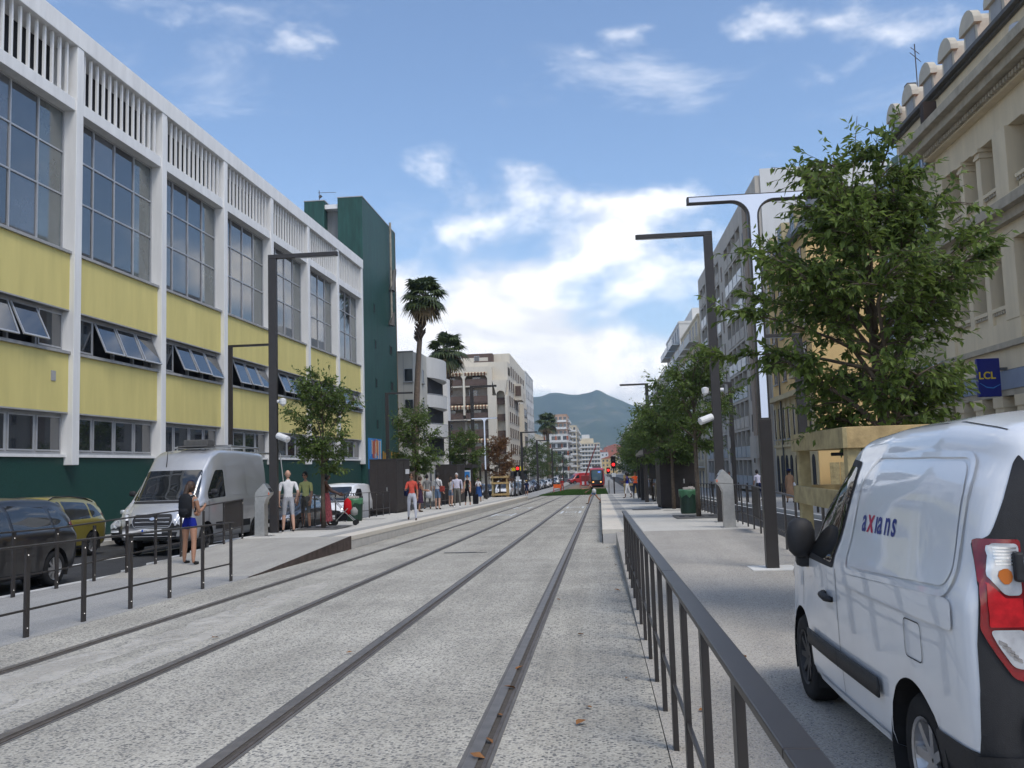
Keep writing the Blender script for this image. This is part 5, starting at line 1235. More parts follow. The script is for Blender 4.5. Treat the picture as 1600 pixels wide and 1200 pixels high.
palm('distant fan palm before the block with orange shutters', -12.9, 230.0, 15.5, 3.4, .5, 6, lean=0, boot=3)
# ================================================================ VEHICLES
M_tyre = mat('tyre', (0.02, 0.02, 0.021), 0.85, 0.2, 12, 0.2)
M_rim = mat('alloy_rim', (0.45, 0.45, 0.46), 0.3, 0.1, 5, 0.5, metal=0.8)
M_steelrim = mat('black_steel_rim', (0.035, 0.035, 0.037), 0.6, 0.15, 5)
M_carglass = mat('car_glass', (0.012, 0.014, 0.016), 0.03, 0.1, 1, 0.8, ior=1.6)
M_trim = mat('grained_black_plastic', (0.022, 0.022, 0.024), 0.6, 0.12, 30, 0.35, 0.15, 300)
M_lampglass = mat('headlamp', (0.55, 0.56, 0.58), 0.12, 0.25, 14, 0.7, metal=.4)
M_tail = mat('tail_red', (0.20, 0.005, 0.008), 0.12, 0.3, 10, 0.6, coat=.6)
M_chrome = mat('chrome', (0.6, 0.6, 0.62), 0.12, 0.05, 3, 0.5, metal=1.0)
M_plate = mat('number_plate', (0.66, 0.66, 0.66), 0.5, 0.05, 3)
M_plateb = mat('plate_blue', (0.01, 0.07, 0.42), 0.5, 0.05, 3)
M_ink = mat('plate_ink', (0.02, 0.02, 0.03), 0.6, 0, 3)
M_gap = mat('panel_gap', (0.02, 0.02, 0.022), 0.8, 0, 3)
def paint(name, col, metal=0.0, rough=.42, coat=1.0): return mat('paint_' + name, col, rough, 0.04, 2.0, 0.5, metal=metal, coat=coat)
P_white = paint('white', (0.72, 0.735, 0.755), rough=.45)
P_silver = paint('silver', (0.50, 0.51, 0.53), .55, .32); P_gold = paint('gold', (0.30, 0.245, 0.045), .35, .35)
P_black = paint('black', (0.008, 0.008, 0.010), 0, .3, .5); P_lsil = paint('light_silver', (0.52, 0.56, 0.60), .4, .35)
P_blue = paint('pale_blue', (0.33, 0.42, 0.52), .3, .35); P_dgrey = paint('dark_grey', (0.055, 0.058, 0.065), .3, .3); P_red = paint('red', (0.42, 0.02, 0.025), 0, .35)
P_navy = paint('navy', (0.02, 0.03, 0.07), .2, .3)
def catmull(P, m):
    """resample rows of P (k, ...) to m rows through Catmull-Rom"""
    k = len(P); P = np.asarray(P, float); out = []
    for t in np.linspace(0, k-1, m):
        i = min(int(t), k-2); u = t - i; p0 = P[max(i-1, 0)]; p1 = P[i]; p2 = P[i+1]; p3 = P[min(i+2, k-1)]
        out.append(.5*((2*p1) + (-p0+p2)*u + (2*p0-5*p1+4*p2-p3)*u*u + (-p0+3*p1-3*p2+p3)*u**3))
    return np.array(out)
class Shell:
    """lofted vehicle body; stations (y, z_bottom, z_belt, z_top, w_bottom, w_belt, w_top[, edge radius])"""
    def __init__(s, st, wheels, wr, rows=64, crown=.03, dens=None):
        st = np.array([list(q) + [.11]*(8-len(q)) for q in st], float)
        ky = np.concatenate([[0], np.cumsum(np.hypot(np.diff(st[:, 0]), np.diff(st[:, 3])*.6) + .02)])
        t = np.linspace(0, ky[-1], rows); t = np.interp(t, ky, np.arange(len(st)))
        S = []
        for v in t:
            i = min(int(v), len(st)-2); u = v - i; S.append(st[i]*(1-u) + st[i+1]*u)
        S = np.array(S)
        for _ in range(2): S[1:-1, 1:] = .25*S[:-2, 1:] + .5*S[1:-1, 1:] + .25*S[2:, 1:]
        rings = []
        for y, zb, zs, zt, wb, ws, wt, er in S:
            er = min(er, (zt-zs)*.6 + .02, wt*.5); hh = zs - zb
            sec = [(0, zb), (wb*.5, zb), (wb - .07, zb + .0), (wb - .012, zb + .05), (wb, zb + .12*hh/.8), (wb*.45+ws*.55 + .008, zb + hh*.45), (ws + .006, zb + hh*.78), (ws, zs), (ws*.8 + wt*.2 - .004, zs + (zt-zs)*.2), (ws*.42 + wt*.58 + .008, zs + (zt-zs)*.58),
                   (wt + .012, zt - er), (wt - er*.22, zt - er*.36), (wt - er*.95, zt - er*.04), (wt*.45, zt + crown*.75), (0, zt + crown)]
            rings.append(catmull(sec, 42))
        Rg = np.array(rings); n, m, _ = Rg.shape
        V = []; 
        for i in range(n):
            for j in range(m): V.append((Rg[i, j, 0], S[i, 0], Rg[i, j, 1]))
            for j in range(1, m-1): V.append((-Rg[i, j, 0], S[i, 0], Rg[i, j, 1]))
        w = 2*m - 2
        ring = list(range(m)) + [w - (j - 0) - 1 + 0 for j in range(0)]
        order = list(range(m)) + [m + (m-2) - 1 - q for q in range(m-2)]
        F = []
        for i in range(n-1):
            for q in range(w):
                a, c = order[q], order[(q+1) % w]; F.append((i*w + a, i*w + c, (i+1)*w + c, (i+1)*w + a))
        F.append(tuple(i for i in order)); F.append(tuple((n-1)*w + i for i in reversed(order)))
        V = np.array(V); s.full = BVHTree.FromPolygons([tuple(v) for v in V], F)
        # wheel arches: drop faces inside each circle, snap the rim vertices onto it
        keep = []; ins = np.zeros(len(V), bool); yz = V[:, 1:]
        for wy, wz, r in wheels:
            dist = np.hypot(V[:, 1]-wy, V[:, 2]-wz); ins |= (dist < r) & (np.abs(V[:, 0]) > .35)
        used = np.zeros(len(V), bool)
        for f in F:
            if not all(ins[list(f)]): keep.append(f); used[list(f)] = True
        for wy, wz, r in wheels:
            d = V[:, 1:] - np.array([wy, wz]); dist = np.hypot(d[:, 0], d[:, 1]); q = used & (dist < r) & (np.abs(V[:, 0]) > .35)
            V[q, 1:] = np.array([wy, wz]) + d[q]/dist[q][:, None]*r
        s.V, s.F, s.wheels = V, keep, wheels
    def body(s, name, m, parent, well=M_black):
        mb = MB(); mb.add(s.V.tolist(), s.F)
        me = mb.mesh(name, m); me.polygons.foreach_set('use_smooth', [True]*len(me.polygons))
        o = link(name, me, parent)
        for wy, wz, r in s.wheels:
            for sx in (-1, 1):
                n = 14; ring = [(wy + (r+.012)*math.cos(math.pi*(-.12 + 1.24*i/n)), wz + (r+.012)*math.sin(math.pi*(-.12 + 1.24*i/n))) for i in range(n+1)]
                hw = s.halfw(wy, wz + r) - .012
                vs = [(sx*hw, a, b) for a, b in ring] + [(sx*(hw-.34), a, b) for a, b in ring]
                MB().add(vs, [(i, i+1, n+2+i, n+1+i) for i in range(n)] + [tuple(range(n+1, 2*n+2))]).build('wheel_well', well, parent)
        return o
    def halfw(s, y, z):
        h = s.full.ray_cast(Vector((3, y, z)), Vector((-1, 0, 0)))
        return h[0].x if h[0] else .8
    def panel(s, name, m, parent, poly, view, off=.006, grid=.07, rounded=.0, smooth=True, thick=0.0, lim=None):
        """2D outline projected onto the shell. view: 'L' (-x side, coords y,z), 'R', 'F' front (x,z), 'B' back (x,z), 'T' top (x,y)"""
        if rounded: poly = roundpoly(poly, rounded)
        bm = bmesh.new(); vs = [bm.verts.new((a, b, 0)) for a, b in poly]; bm.faces.new(vs)
        A = [p[0] for p in poly]; B = [p[1] for p in poly]
        for ax, arr in ((0, A), (1, B)):
            q = math.floor(min(arr)/grid)*grid + grid
            while q < max(arr) - 1e-4:
                co = (q, 0, 0) if ax == 0 else (0, q, 0); no = (1, 0, 0) if ax == 0 else (0, 1, 0)
                bmesh.ops.bisect_plane(bm, geom=bm.verts[:] + bm.edges[:] + bm.faces[:], plane_co=co, plane_no=no, dist=1e-5); q += grid
        bmesh.ops.recalc_face_normals(bm, faces=bm.faces)
        for v in bm.verts:
            a, b = v.co.x, v.co.y
            o, d = {'L': (Vector((-3, a, b)), Vector((1, 0, 0))), 'R': (Vector((3, a, b)), Vector((-1, 0, 0))), 'F': (Vector((a, 6, b)), Vector((0, -1, 0))), 'B': (Vector((a, -6, b)), Vector((0, 1, 0))), 'T': (Vector((a, b, 5)), Vector((0, 0, -1)))}[view]
            h = s.full.ray_cast(o, d)
            if h[0] is None: h = s.full.find_nearest(o + d*(2.2 if view in 'LR' else 4.2))
            if lim is not None and view == 'B':
                while h[0] is None or h[0].y > lim:
                    a *= .992; h = s.full.ray_cast(Vector((a, -6, b)), d)
                    if abs(a) < .2: break
            nn = h[1] if h[1].dot(d) < 0 else -h[1]
            v.co = h[0] + nn*off
        dv = {'L': Vector((-1, 0, 0)), 'R': Vector((1, 0, 0)), 'F': Vector((0, 1, 0)), 'B': Vector((0, -1, 0)), 'T': Vector((0, 0, 1))}[view]
        bm.normal_update()
        fl = [f for f in bm.faces if f.normal.dot(dv) < 0]
        if len(fl) > len(bm.faces)/2: bmesh.ops.reverse_faces(bm, faces=bm.faces)
        me = bpy.data.meshes.new(name); bm.to_mesh(me); bm.free(); me.materials.append(m)
        if smooth: me.polygons.foreach_set('use_smooth', [True]*len(me.polygons))
        o = link(name, me, parent)
        if thick:
            so = o.modifiers.new('solid', 'SOLIDIFY'); so.thickness = thick; so.offset = 1
        return o
def roundpoly(poly, r, n=5):
    out = []; k = len(poly)
    for i in range(k):
        p = Vector((*poly[i], 0)); a = Vector((*poly[i-1], 0)); b = Vector((*poly[(i+1) % k], 0)); u = (a-p); v = (b-p)
        rr_ = min(r, u.length*.45, v.length*.45); p0 = p + u.normalized()*rr_; p1 = p + v.normalized()*rr_
        for j in range(n+1):
            t = j/n; q = p0*(1-t)**2 + p*2*t*(1-t) + p1*t*t; out.append((q.x, q.y))
    return out
def outline(poly, w):
    """thin closed band following an outline (for gaps and seals): list of quads"""
    k = len(poly); c = Vector((sum(p[0] for p in poly)/k, sum(p[1] for p in poly)/k)); res = []
    inn = []
    for i in range(k):
        p = Vector(poly[i]); a = Vector(poly[i-1]); b = Vector(poly[(i+1) % k]); t = (b-a); t = t.normalized() if t.length else Vector((1, 0)); nn = Vector((-t.y, t.x))
        if nn.dot(c-p) < 0: nn = -nn
        inn.append(tuple(p + nn*w))
    return [[poly[i], poly[(i+1) % k], inn[(i+1) % k], inn[i]] for i in range(k)]
def wheel(parent, x, y, r, w, side, rim=M_rim, spokes=7):
    """tyre with tread shoulders, child rim with spokes; side -1/+1 = outer face"""
    h = w/2; s = side
    t = MB(); prof = [(r*.62, -h*.9), (r*.78, -h), (r*.93, -h*.95), (r*.985, -h*.75), (r, -h*.5), (r, h*.5), (r*.985, h*.75), (r*.93, h*.95), (r*.78, h), (r*.62, h*.9)]
    t.lathe(prof, 28, axis='x', cap=False); o = t.build('wheel', M_tyre, parent, smooth=True); o.location = (x, y, r)
    k = MB(); k.lathe([(r*.60, s*h*.9), (r*.64, s*h*.98), (r*.60, s*h*.86), (r*.56, s*h*.5), (r*.50, s*h*.1), (.01, s*h*.0)], 28, axis='x', cap=False)
    k.lathe([(.01, s*h*.7), (r*.13, s*h*.72), (r*.16, s*h*.5)], 12, axis='x', cap=False)
    for i in range(spokes):
        a = 2*math.pi*i/spokes; dy, dz = math.cos(a), math.sin(a); py, pz = -dz, dy; wd = r*.085
        q = [(s*h*.72, dy*r*.1 + e*py*wd*.9, dz*r*.1 + e*pz*wd*.9) for e in (-1, 1)] + [(s*h*.84, dy*r*.6 + e*py*wd*.75, dz*r*.6 + e*pz*wd*.75) for e in (1, -1)]
        q2 = [(v[0] - s*h*.3, v[1], v[2]) for v in q]
        k.add(q + q2, [(0, 1, 2, 3), (0, 4, 5, 1), (1, 5, 6, 2), (3, 2, 6, 7), (0, 3, 7, 4)])
    k.build('rim', rim, o)
    b = MB(); b.lathe([(.01, s*h*.02), (r*.52, s*h*.03)], 20, axis='x', cap=False); b.build('brake_drum', M_black, o)
    return o
def side_quad(sh, name, m, root, poly, **k):
    for v in 'LR': sh.panel(name, m, root, poly, v, **k)
def plate(root, y, z, txt, front=True, w=.52):
    s = 1 if front else -1
    p = MB().box(-w/2, w/2, -.006, .006, -.055, .055).build('number_plate', M_plate, root, bevel=.004); p.location = (0, y, z)
    ubox('plate_band', M_plateb, p, -w/2 if not front else w/2 - .05, -w/2 + .05 if not front else w/2, s*.0065, s*.009, -.05, .05)
    if txt: text_mesh(txt, .092, M_ink, p, (.19 if front else -.19, s*.008, -.032), (R(90), 0, R(180) if front else 0), sx=.8, extrude=.001)
    return p
KINDS = {}
def car_kind(kind):
    """stations and outlines for each body type (front = +y)"""
    if kind == 'mpv':      # compact people carrier
        return dict(L=4.3, st=[(-2.15, .42, .80, 1.06, .70, .72, .60), (-2.10, .36, .90, 1.30, .80, .82, .60), (-1.95, .30, .95, 1.50, .86, .87, .60), (-1.6, .24, .97, 1.585, .89, .895, .60), (-.6, .22, .97, 1.62, .90, .905, .62), (.2, .22, .96, 1.60, .90, .905, .62), (.62, .22, .95, 1.50, .90, .90, .60),
                    (1.15, .22, .93, 1.15, .89, .89, .62), (1.35, .22, .90, 1.00, .885, .885, .66), (1.75, .24, .80, .92, .85, .85, .62), (2.05, .28, .66, .78, .76, .78, .55), (2.15, .34, .55, .64, .66, .66, .48)],
                    wheels=((-1.32, .325, .385), (1.38, .325, .385)), r=.325, win=[[(-1.25, 1.02), (-1.25, 1.44), (-.15, 1.50), (-.15, 1.0)], [(-.08, 1.0), (-.08, 1.50), (.42, 1.44), (1.02, 1.10), (1.06, 1.0)], [(-1.33, 1.03), (-1.33, 1.43), (-1.55, 1.40), (-1.86, 1.08)]],
                    ws=[(-.66, 1.02), (-.52, 1.50), (.52, 1.50), (.66, 1.02)], rw=[(-.58, 1.02), (-.50, 1.44), (.50, 1.44), (.58, 1.02)], hl=[(.42, .66), (.44, .78), (.78, .88), (.80, .74)], tl=[(.60, .86), (.60, 1.22), (.80, 1.14), (.80, .84)], grille=[(-.38, .36), (-.42, .60), (.42, .60), (.38, .36)], mirror=(1.0, 1.04))
    if kind == 'hatch':
        return dict(L=4.1, st=[(-2.05, .42, .78, 1.0, .68, .70, .58), (-2.0, .34, .88, 1.18, .79, .81, .58), (-1.8, .28, .92, 1.38, .85, .86, .56), (-1.3, .22, .92, 1.46, .87, .875, .56), (-.4, .21, .92, 1.48, .875, .88, .58), (.2, .21, .91, 1.44, .875, .88, .58), (.75, .21, .90, 1.20, .87, .875, .58),
                    (1.05, .21, .87, .99, .865, .865, .64), (1.5, .23, .79, .89, .84, .84, .62), (1.92, .27, .66, .76, .75, .76, .54), (2.05, .34, .54, .62, .64, .64, .46)],
                    wheels=((-1.25, .31, .37), (1.28, .31, .37)), r=.31, win=[[(-1.2, .97), (-1.15, 1.32), (-.25, 1.38), (-.25, .96)], [(-.18, .96), (-.18, 1.38), (.2, 1.35), (.80, 1.03), (.85, .96)]],
                    ws=[(-.64, .98), (-.50, 1.36), (.50, 1.36), (.64, .98)], rw=[(-.56, .98), (-.48, 1.30), (.48, 1.30), (.56, .98)], hl=[(.40, .62), (.42, .74), (.74, .82), (.77, .70)], tl=[(.58, .78), (.58, 1.0), (.78, .98), (.78, .78)], grille=[(-.36, .34), (-.40, .56), (.40, .56), (.36, .34)], mirror=(.82, 1.0))
    if kind == 'smallvan':
        return dict(L=4.2, st=[(-2.1, .45, 1.0, 1.62, .76, .78, .64), (-2.05, .36, 1.04, 1.72, .84, .86, .68), (-1.85, .28, 1.04, 1.78, .88, .90, .71), (-1.2, .25, 1.04, 1.81, .90, .91, .72), (.1, .24, 1.04, 1.82, .90, .91, .72), (.55, .24, 1.03, 1.74, .90, .91, .68), (1.05, .24, 1.02, 1.38, .895, .90, .64),
                    (1.35, .24, .98, 1.08, .885, .885, .70), (1.7, .26, .90, .98, .85, .85, .68), (2.0, .30, .74, .86, .78, .78, .60), (2.1, .36, .60, .70, .68, .68, .50)],
                    wheels=((-1.30, .32, .385), (1.38, .32, .385)), r=.32, win=[[(-.05, 1.10), (-.05, 1.58), (.45, 1.58), (1.02, 1.22), (1.08, 1.10)]],
                    ws=[(-.70, 1.10), (-.58, 1.68), (.58, 1.68), (.70, 1.10)], rw=[(-.60, 1.10), (-.58, 1.56), (.58, 1.56), (.60, 1.10)], hl=[(.46, .74), (.48, .92), (.80, .98), (.82, .80)], tl=[(.70, .70), (.70, 1.3), (.84, 1.3), (.84, .70)], grille=[(-.42, .42), (-.46, .66), (.46, .66), (.42, .42)], mirror=(1.05, 1.12))
    if kind == 'bigvan':
        return dict(L=5.55, st=[(-2.775, .55, 1.25, 2.36, .90, .93, .78), (-2.72, .45, 1.25, 2.46, .96, .985, .82), (-2.5, .36, 1.25, 2.50, 1.0, 1.02, .86), (-.5, .34, 1.25, 2.53, 1.01, 1.03, .86), (.6, .34, 1.25, 2.50, 1.01, 1.03, .84), (1.05, .34, 1.25, 2.36, 1.01, 1.03, .80), (1.75, .34, 1.24, 1.75, 1.0, 1.02, .78),
                    (2.12, .34, 1.16, 1.30, .98, .98, .80), (2.45, .36, 1.02, 1.14, .94, .94, .74), (2.68, .40, .84, .98, .86, .87, .66), (2.775, .46, .68, .78, .76, .76, .58)],
                    wheels=((-1.62, .345, .42), (1.80, .345, .42)), r=.345, win=[[(.62, 1.33), (.62, 2.0), (1.05, 1.98), (1.66, 1.42), (1.72, 1.28)]],
                    ws=[(-.86, 1.28), (-.74, 1.99), (.74, 1.99), (.86, 1.28)], rw=[], hl=[(.58, .96), (.60, 1.14), (.88, 1.26), (.94, 1.00)], tl=[(.80, .8), (.80, 1.4), (.92, 1.4), (.92, .8)], grille=[(-.46, .66), (-.54, .82), (-.48, .98), (.48, .98), (.54, .82), (.46, .66)], mirror=(1.62, 1.40))
def make_car(kind, label, body, cat='car', rim=M_rim, txt='', fplate=True, spokes=7, name='parked_car', roofrails=False, group='vehicles in the left hand road'):
    K = car_kind(kind); root = thing(name, label, cat, group=group)
    sh = Shell(K['st'], [(a, b, c) for a, b, c in K['wheels']], K['r'])
    bo = sh.body('body', body, root)
    for p in K['win']:
        q = roundpoly(p, .07)
        for v in 'LR': 
            sh.panel('side_window', M_carglass, root, q, v, off=.004)
            sh.panel('window_seal', M_gap, root, [(a*1.0, b) for a, b in q], v, off=.002) if False else None
    sh.panel('windscreen', M_carglass, root, roundpoly(K['ws'], .06), 'F', off=.005)
    sh.panel('wiper_cowl', M_trim, root, [(K['ws'][0][0]*.95, K['ws'][0][1] - .07), (K['ws'][0][0]*.97, K['ws'][0][1] - .015), (-K['ws'][0][0]*.97, K['ws'][0][1] - .015), (-K['ws'][0][0]*.95, K['ws'][0][1] - .07)], 'F', off=.006)
    if K['rw']: sh.panel('rear_window', M_carglass, root, roundpoly(K['rw'], .06), 'B', off=.005)
    for s in (-1, 1):
        sh.panel('headlight', M_lampglass, root, roundpoly([(s*a, b) for a, b in K['hl']], .04), 'F', off=.008)
        sh.panel('tail_light', M_tail, root, roundpoly([(s*a, b) for a, b in K['tl']], .04), 'B', off=.008)
    sh.panel('grille', M_trim, root, roundpoly(K['grille'], .06), 'F', off=.007)
    zl = K['st'][-1][1]; yl = K['L']/2
    sh.panel('front_bumper', M_trim, root, [(-.62, zl - .02), (-.66, zl + .10), (.66, zl + .10), (.62, zl - .02)], 'F', off=.009)
    sh.panel('rear_bumper', M_trim if kind != 'mpv' else body, root, [(-.66, .45), (-.70, .62), (.70, .62), (.66, .45)], 'B', off=.012)
    # door seams, handles, sills
    w0 = K['win'][0]; ys = sorted({p[0] for q in K['win'][:2] for p in q})
    for yy in ((K['win'][0][3][0] + .035), K['win'][0][0][0] - .05, K['mirror'][0] + .12):
        for v in 'LR': sh.panel('door_seam', M_gap, root, [(yy - .006, .34), (yy - .006, K['st'][4][2] - .01), (yy + .006, K['st'][4][2] - .01), (yy + .006, .34)], v, off=.002, grid=.2)
    for hy in ((K['win'][0][3][0] + .15), K['win'][0][0][0] + .12):
        for v in 'LR': sh.panel('door_handle', M_trim if kind == 'smallvan' else body, root, [(hy, K['st'][4][2] - .12), (hy, K['st'][4][2] - .085), (hy + .17, K['st'][4][2] - .085), (hy + .17, K['st'][4][2] - .12)], v, off=.022)
    for v in 'LR': sh.panel('sill_trim', M_trim, root, [(K['wheels'][0][0] + .45, .245), (K['wheels'][0][0] + .45, .32), (K['wheels'][1][0] - .45, .32), (K['wheels'][1][0] - .45, .245)], v, off=.008, grid=.3)
    my, mz = K['mirror']
    for s in (-1, 1):
        hw = sh.halfw(my, mz - .06); big = 1.5 if kind == 'bigvan' else 1.0
        mm = MB(); mm.lathe([(.02, -.075), (.07, -.055), (.085, 0), (.07, .05), (.02, .065)], 12, (s*(hw + .13), my - .02, mz + .06), sx=1.25*1.0, sy=.75, axis='z'); mm.tube([(s*(hw - .04), my, mz), (s*(hw + .1), my, mz + .03)], .03, 6)
        m_ = mm.build('mirror', M_trim if kind in ('smallvan', 'bigvan') else body, root, smooth=True); m_.scale = (1, 1, 1)
    for wy, wz, r in K['wheels']:
        for s in (-1, 1): wheel(root, s*(sh.halfw(wy, wz + K['r'] + .08) - .12), wy, K['r'], .20, s, rim, spokes)
    hz = zl + .12
    hh = sh.full.ray_cast(Vector((0, 6, hz)), Vector((0, -1, 0)))[0]; plate(root, hh.y + .014, hz, txt if fplate else '')
    if roofrails:
        for s in (-1, 1):
            tp = [(s*.60, y, sh.full.ray_cast(Vector((s*.60, y, 4)), Vector((0, 0, -1)))[0].z + (.0 if i in (0, 6) else .05)) for i, y in enumerate(np.linspace(-1.75, .45, 7))]
            MB().tube(tp, .018, 6).build('roof_rail', M_trim, root)
    root['_k'] = kind; del root['_k']
    return root, sh, K
def put(root, x, y, heading, dz=-.10):
    """heading 0 faces away from the viewer, 180 faces the viewer; pitched with the street"""
    root.location = (x, y, g(y) + dz); s = -1 if heading < 90 else 1
    root.rotation_euler = (s*math.atan(.0179), 0, R(heading))

# ---- near traffic on the left, all heading towards the viewer
c, sh, K = make_car('mpv', 'black people carrier at the left edge behind the railing', P_black, spokes=9)
put(c, -10.95, 14.55, 180)
c, sh, K = make_car('mpv', 'gold people carrier with roof rails beyond the black car', P_gold, roofrails=True, spokes=6)
put(c, -14.8, 22.3, 180)
c, sh, K = make_car('hatch', 'silver hatchback tucked behind the left side of the silver van', P_lsil, txt='AW-')
put(c, -14.85, 29.4, 180)
v, sh, K = make_car('bigvan', 'silver high roofed panel van facing the viewer on the left', P_silver, cat='van', txt='DN-383-R', name='panel_van', rim=M_steelrim)
def dress_van(v, sh):
    for k in range(3): sh.panel('grille_bar', M_alu, v, [(-.44, .70 + k*.085), (-.44, .712 + k*.085), (.44, .712 + k*.085), (.44, .70 + k*.085)], 'F', off=.016)
    for q in outline(roundpoly(K['grille'], .06), .016): sh.panel('grille_frame', M_alu, v, q, 'F', off=.014)
    sh.panel('emblem', M_chrome, v, [(.07*math.cos(a), .86 + .035*math.sin(a)) for a in np.linspace(0, 6.28, 14)[:-1]], 'F', off=.022)
    for s in (-1, 1): sh.panel('bonnet_slot', M_gap, v, [(s*.25, 2.18), (s*.25, 2.23), (s*.55, 2.20), (s*.55, 2.15)], 'T', off=.006)
    for x in (-.45, -.2, .2, .45): sh.panel('roof_rib', P_silver, v, [(x - .03, -2.5), (x - .03, .9), (x + .03, .9), (x + .03, -2.5)], 'T', off=.014, grid=.4)
    for vv in 'LR':
        for q in ([(-2.6, 1.36), (-2.6, 2.12), (-.9, 2.16), (-.9, 1.36)], [(-.8, 1.36), (-.8, 2.16), (.48, 2.16), (.48, 1.36)]): 
            sh.panel('side_pressing', P_silver, v, roundpoly(q, .08), vv, off=.008)
        sh.panel('side_moulding', M_trim, v, [(-2.7, .62), (-2.7, .80), (-2.1, .80), (-2.1, .62)], vv, off=.012); sh.panel('side_moulding', M_trim, v, [(-1.15, .55), (-1.15, .72), (1.3, .72), (1.3, .55)], vv, off=.012, grid=.3)
    MB().tube([(.3, 1.4, 2.5 - .45), (.34, 1.2, 2.62)], [.015, .008], 5).build('aerial', M_trim, v)
    MB().box(-.5, .3, .1, .75, 2.58, 2.62).box(-.45, .25, .05, .5, 2.62, 2.78).build('roof_vent', M_grate, v, bevel=.03)
    for x in (-.8, .8): MB().tube([(x, -2.4, 2.62), (x, -.2, 2.62)], .025, 6).build('rack_rail', M_steel, v)
    for y in (-2.3, -1.2, -.3): MB().tube([(-.8, y, 2.64), (.8, y, 2.64)], .022, 6).tube([(-.8, y, 2.48), (-.8, y, 2.64)], .02, 5).tube([(.8, y, 2.48), (.8, y, 2.64)], .02, 5).build('rack_bar', M_steel, v)
    sh.panel('inspection_disc', mat('disc_green', (.3, .5, .05), .6), v, [(-.66, 1.34), (-.66, 1.44), (-.58, 1.44), (-.58, 1.34)], 'F', off=.009)
    for s in (-1, 1): MB().tube([(s*.1, 2.06, 1.30), (s*.6, 1.98, 1.36)], .012, 5).build('wiper', M_trim, v)
dress_van(v, sh); put(v, -11.65, 25.3, 180); v.scale = (1.05, 1.0, 1.13)
c, sh, K = make_car('hatch', 'black hatchback with bright headlamp behind the two men', P_black, txt=''); put(c, -11.2, 31.7, 180)
c2, sh, K = make_car('smallvan', 'small white van behind the tree on the left', P_white, cat='van', name='delivery_van', rim=M_steelrim); put(c2, -11.25, 38.7, 180)
# flatbed with ladder rack glimpsed behind the lamp
t = thing('flatbed_truck', 'white flatbed truck with a ladder frame behind the silver van', 'truck', (-14.9, 36.5, g(36.5) - .1), R(180), group='vehicles in the left hand road')
MB().box(-.95, .95, 0.9, 2.4, .5, 2.0).build('cab', P_white, t, bevel=.12); MB().box(-1.0, 1.0, -2.6, .8, .7, 1.1).build('bed', M_steel, t, bevel=.02); MB().box(-.85, .85, 2.405, 2.41, 1.2, 1.85).build('windscreen', M_carglass, t)
fr = MB()
for x in (-.95, .95):
    for y in (.75, -2.5): fr.tube([(x, y, 1.1), (x*.75, y, 3.2)], .03, 6)
    fr.tube([(x*.75, .75, 3.2), (x*.75, -2.5, 3.2)], .03, 6)
for y in (.75, -1, -2.5): fr.tube([(-.71, y, 3.2), (.71, y, 3.2)], .03, 6); 
fr.build('ladder_frame', M_steel, t)
for y in (1.6, -1.7):
    for s in (-1, 1): wheel(t, s*.85, y, .34, .2, s, M_steelrim)
# ---- the queue beyond the platform end
protos = {'smallvan': c2, 'hatch': None, 'mpv': None}
pr, _, _ = make_car('hatch', 'pale blue hatchback second in the queue beyond the left platform', P_blue); protos['hatch'] = pr
pm, _, _ = make_car('mpv', 'dark grey people carrier third in the queue', P_dgrey); protos['mpv'] = pm
def recolour(o, m, old):
    for q in [o] + list(o.children):
        if q.type == 'MESH' and len(q.data.materials) and q.data.materials[0] == old:
            q.material_slots[0].link = 'OBJECT'; q.material_slots[0].material = m
Q = [('smallvan', -10.5, 98.5, P_white, 'white van first in the queue behind the timber guard'), ('hatch', -10.7, 106, P_blue, None), ('mpv', -10.6, 113, P_dgrey, None), ('smallvan', -10.8, 120, P_white, 'white van fourth in the queue with a grey car before it'),
     ('hatch', -10.5, 126.5, P_silver, 'silver hatchback fifth in the queue'), ('hatch', -10.7, 133, P_dgrey, 'dark hatchback sixth in the queue'), ('mpv', -10.6, 140, P_navy, 'navy people carrier seventh in the queue'), ('hatch', -10.6, 147, P_dgrey, 'dark grey hatchback eighth in the queue'),
     ('hatch', -10.6, 155, P_lsil, 'light silver hatchback ninth in the queue'), ('mpv', -10.7, 164, P_black, 'black people carrier tenth in the queue'), ('hatch', -10.6, 173, P_white, 'white hatchback far down the queue'), ('mpv', -10.6, 184, P_silver, 'silver people carrier farther down the queue'), ('hatch', -10.5, 198, P_navy, 'navy hatchback near the end of the queue'), ('smallvan', -10.6, 214, P_white, 'white van at the end of the queue'),
     ('mpv', -14.0, 104, P_dgrey, 'dark people carrier in the outer lane beside the white van'), ('hatch', -14.0, 112, P_black, 'black hatchback in the outer lane of the queue'), ('hatch', -14.0, 121, P_dgrey, 'grey hatchback in the outer lane of the queue'), ('mpv', -14.0, 131, P_silver, 'silver people carrier in the outer lane of the queue'), ('hatch', -14.1, 142, P_black, 'black hatchback farther back in the outer lane'), ('smallvan', -14.0, 154, P_white, 'white van farther back in the outer lane'), ('hatch', -14, 168, P_lsil, 'pale hatchback far back in the outer lane'), ('mpv', -14, 186, P_dgrey, 'dark people carrier far back in the outer lane')]
base = {'smallvan': P_white, 'hatch': P_blue, 'mpv': P_dgrey}
for i, (k, x, y, p, lb) in enumerate(Q):
    if lb is None: o = protos[k]
    else:
        o = copy_tree(protos[k]); o['label'] = lb; o.name = 'parked_car' if k != 'smallvan' else 'delivery_van'
        if p != base[k]: recolour(o, p, base[k])
    o['group'] = 'cars queueing beyond the stop'; put(o, x, y, 180)
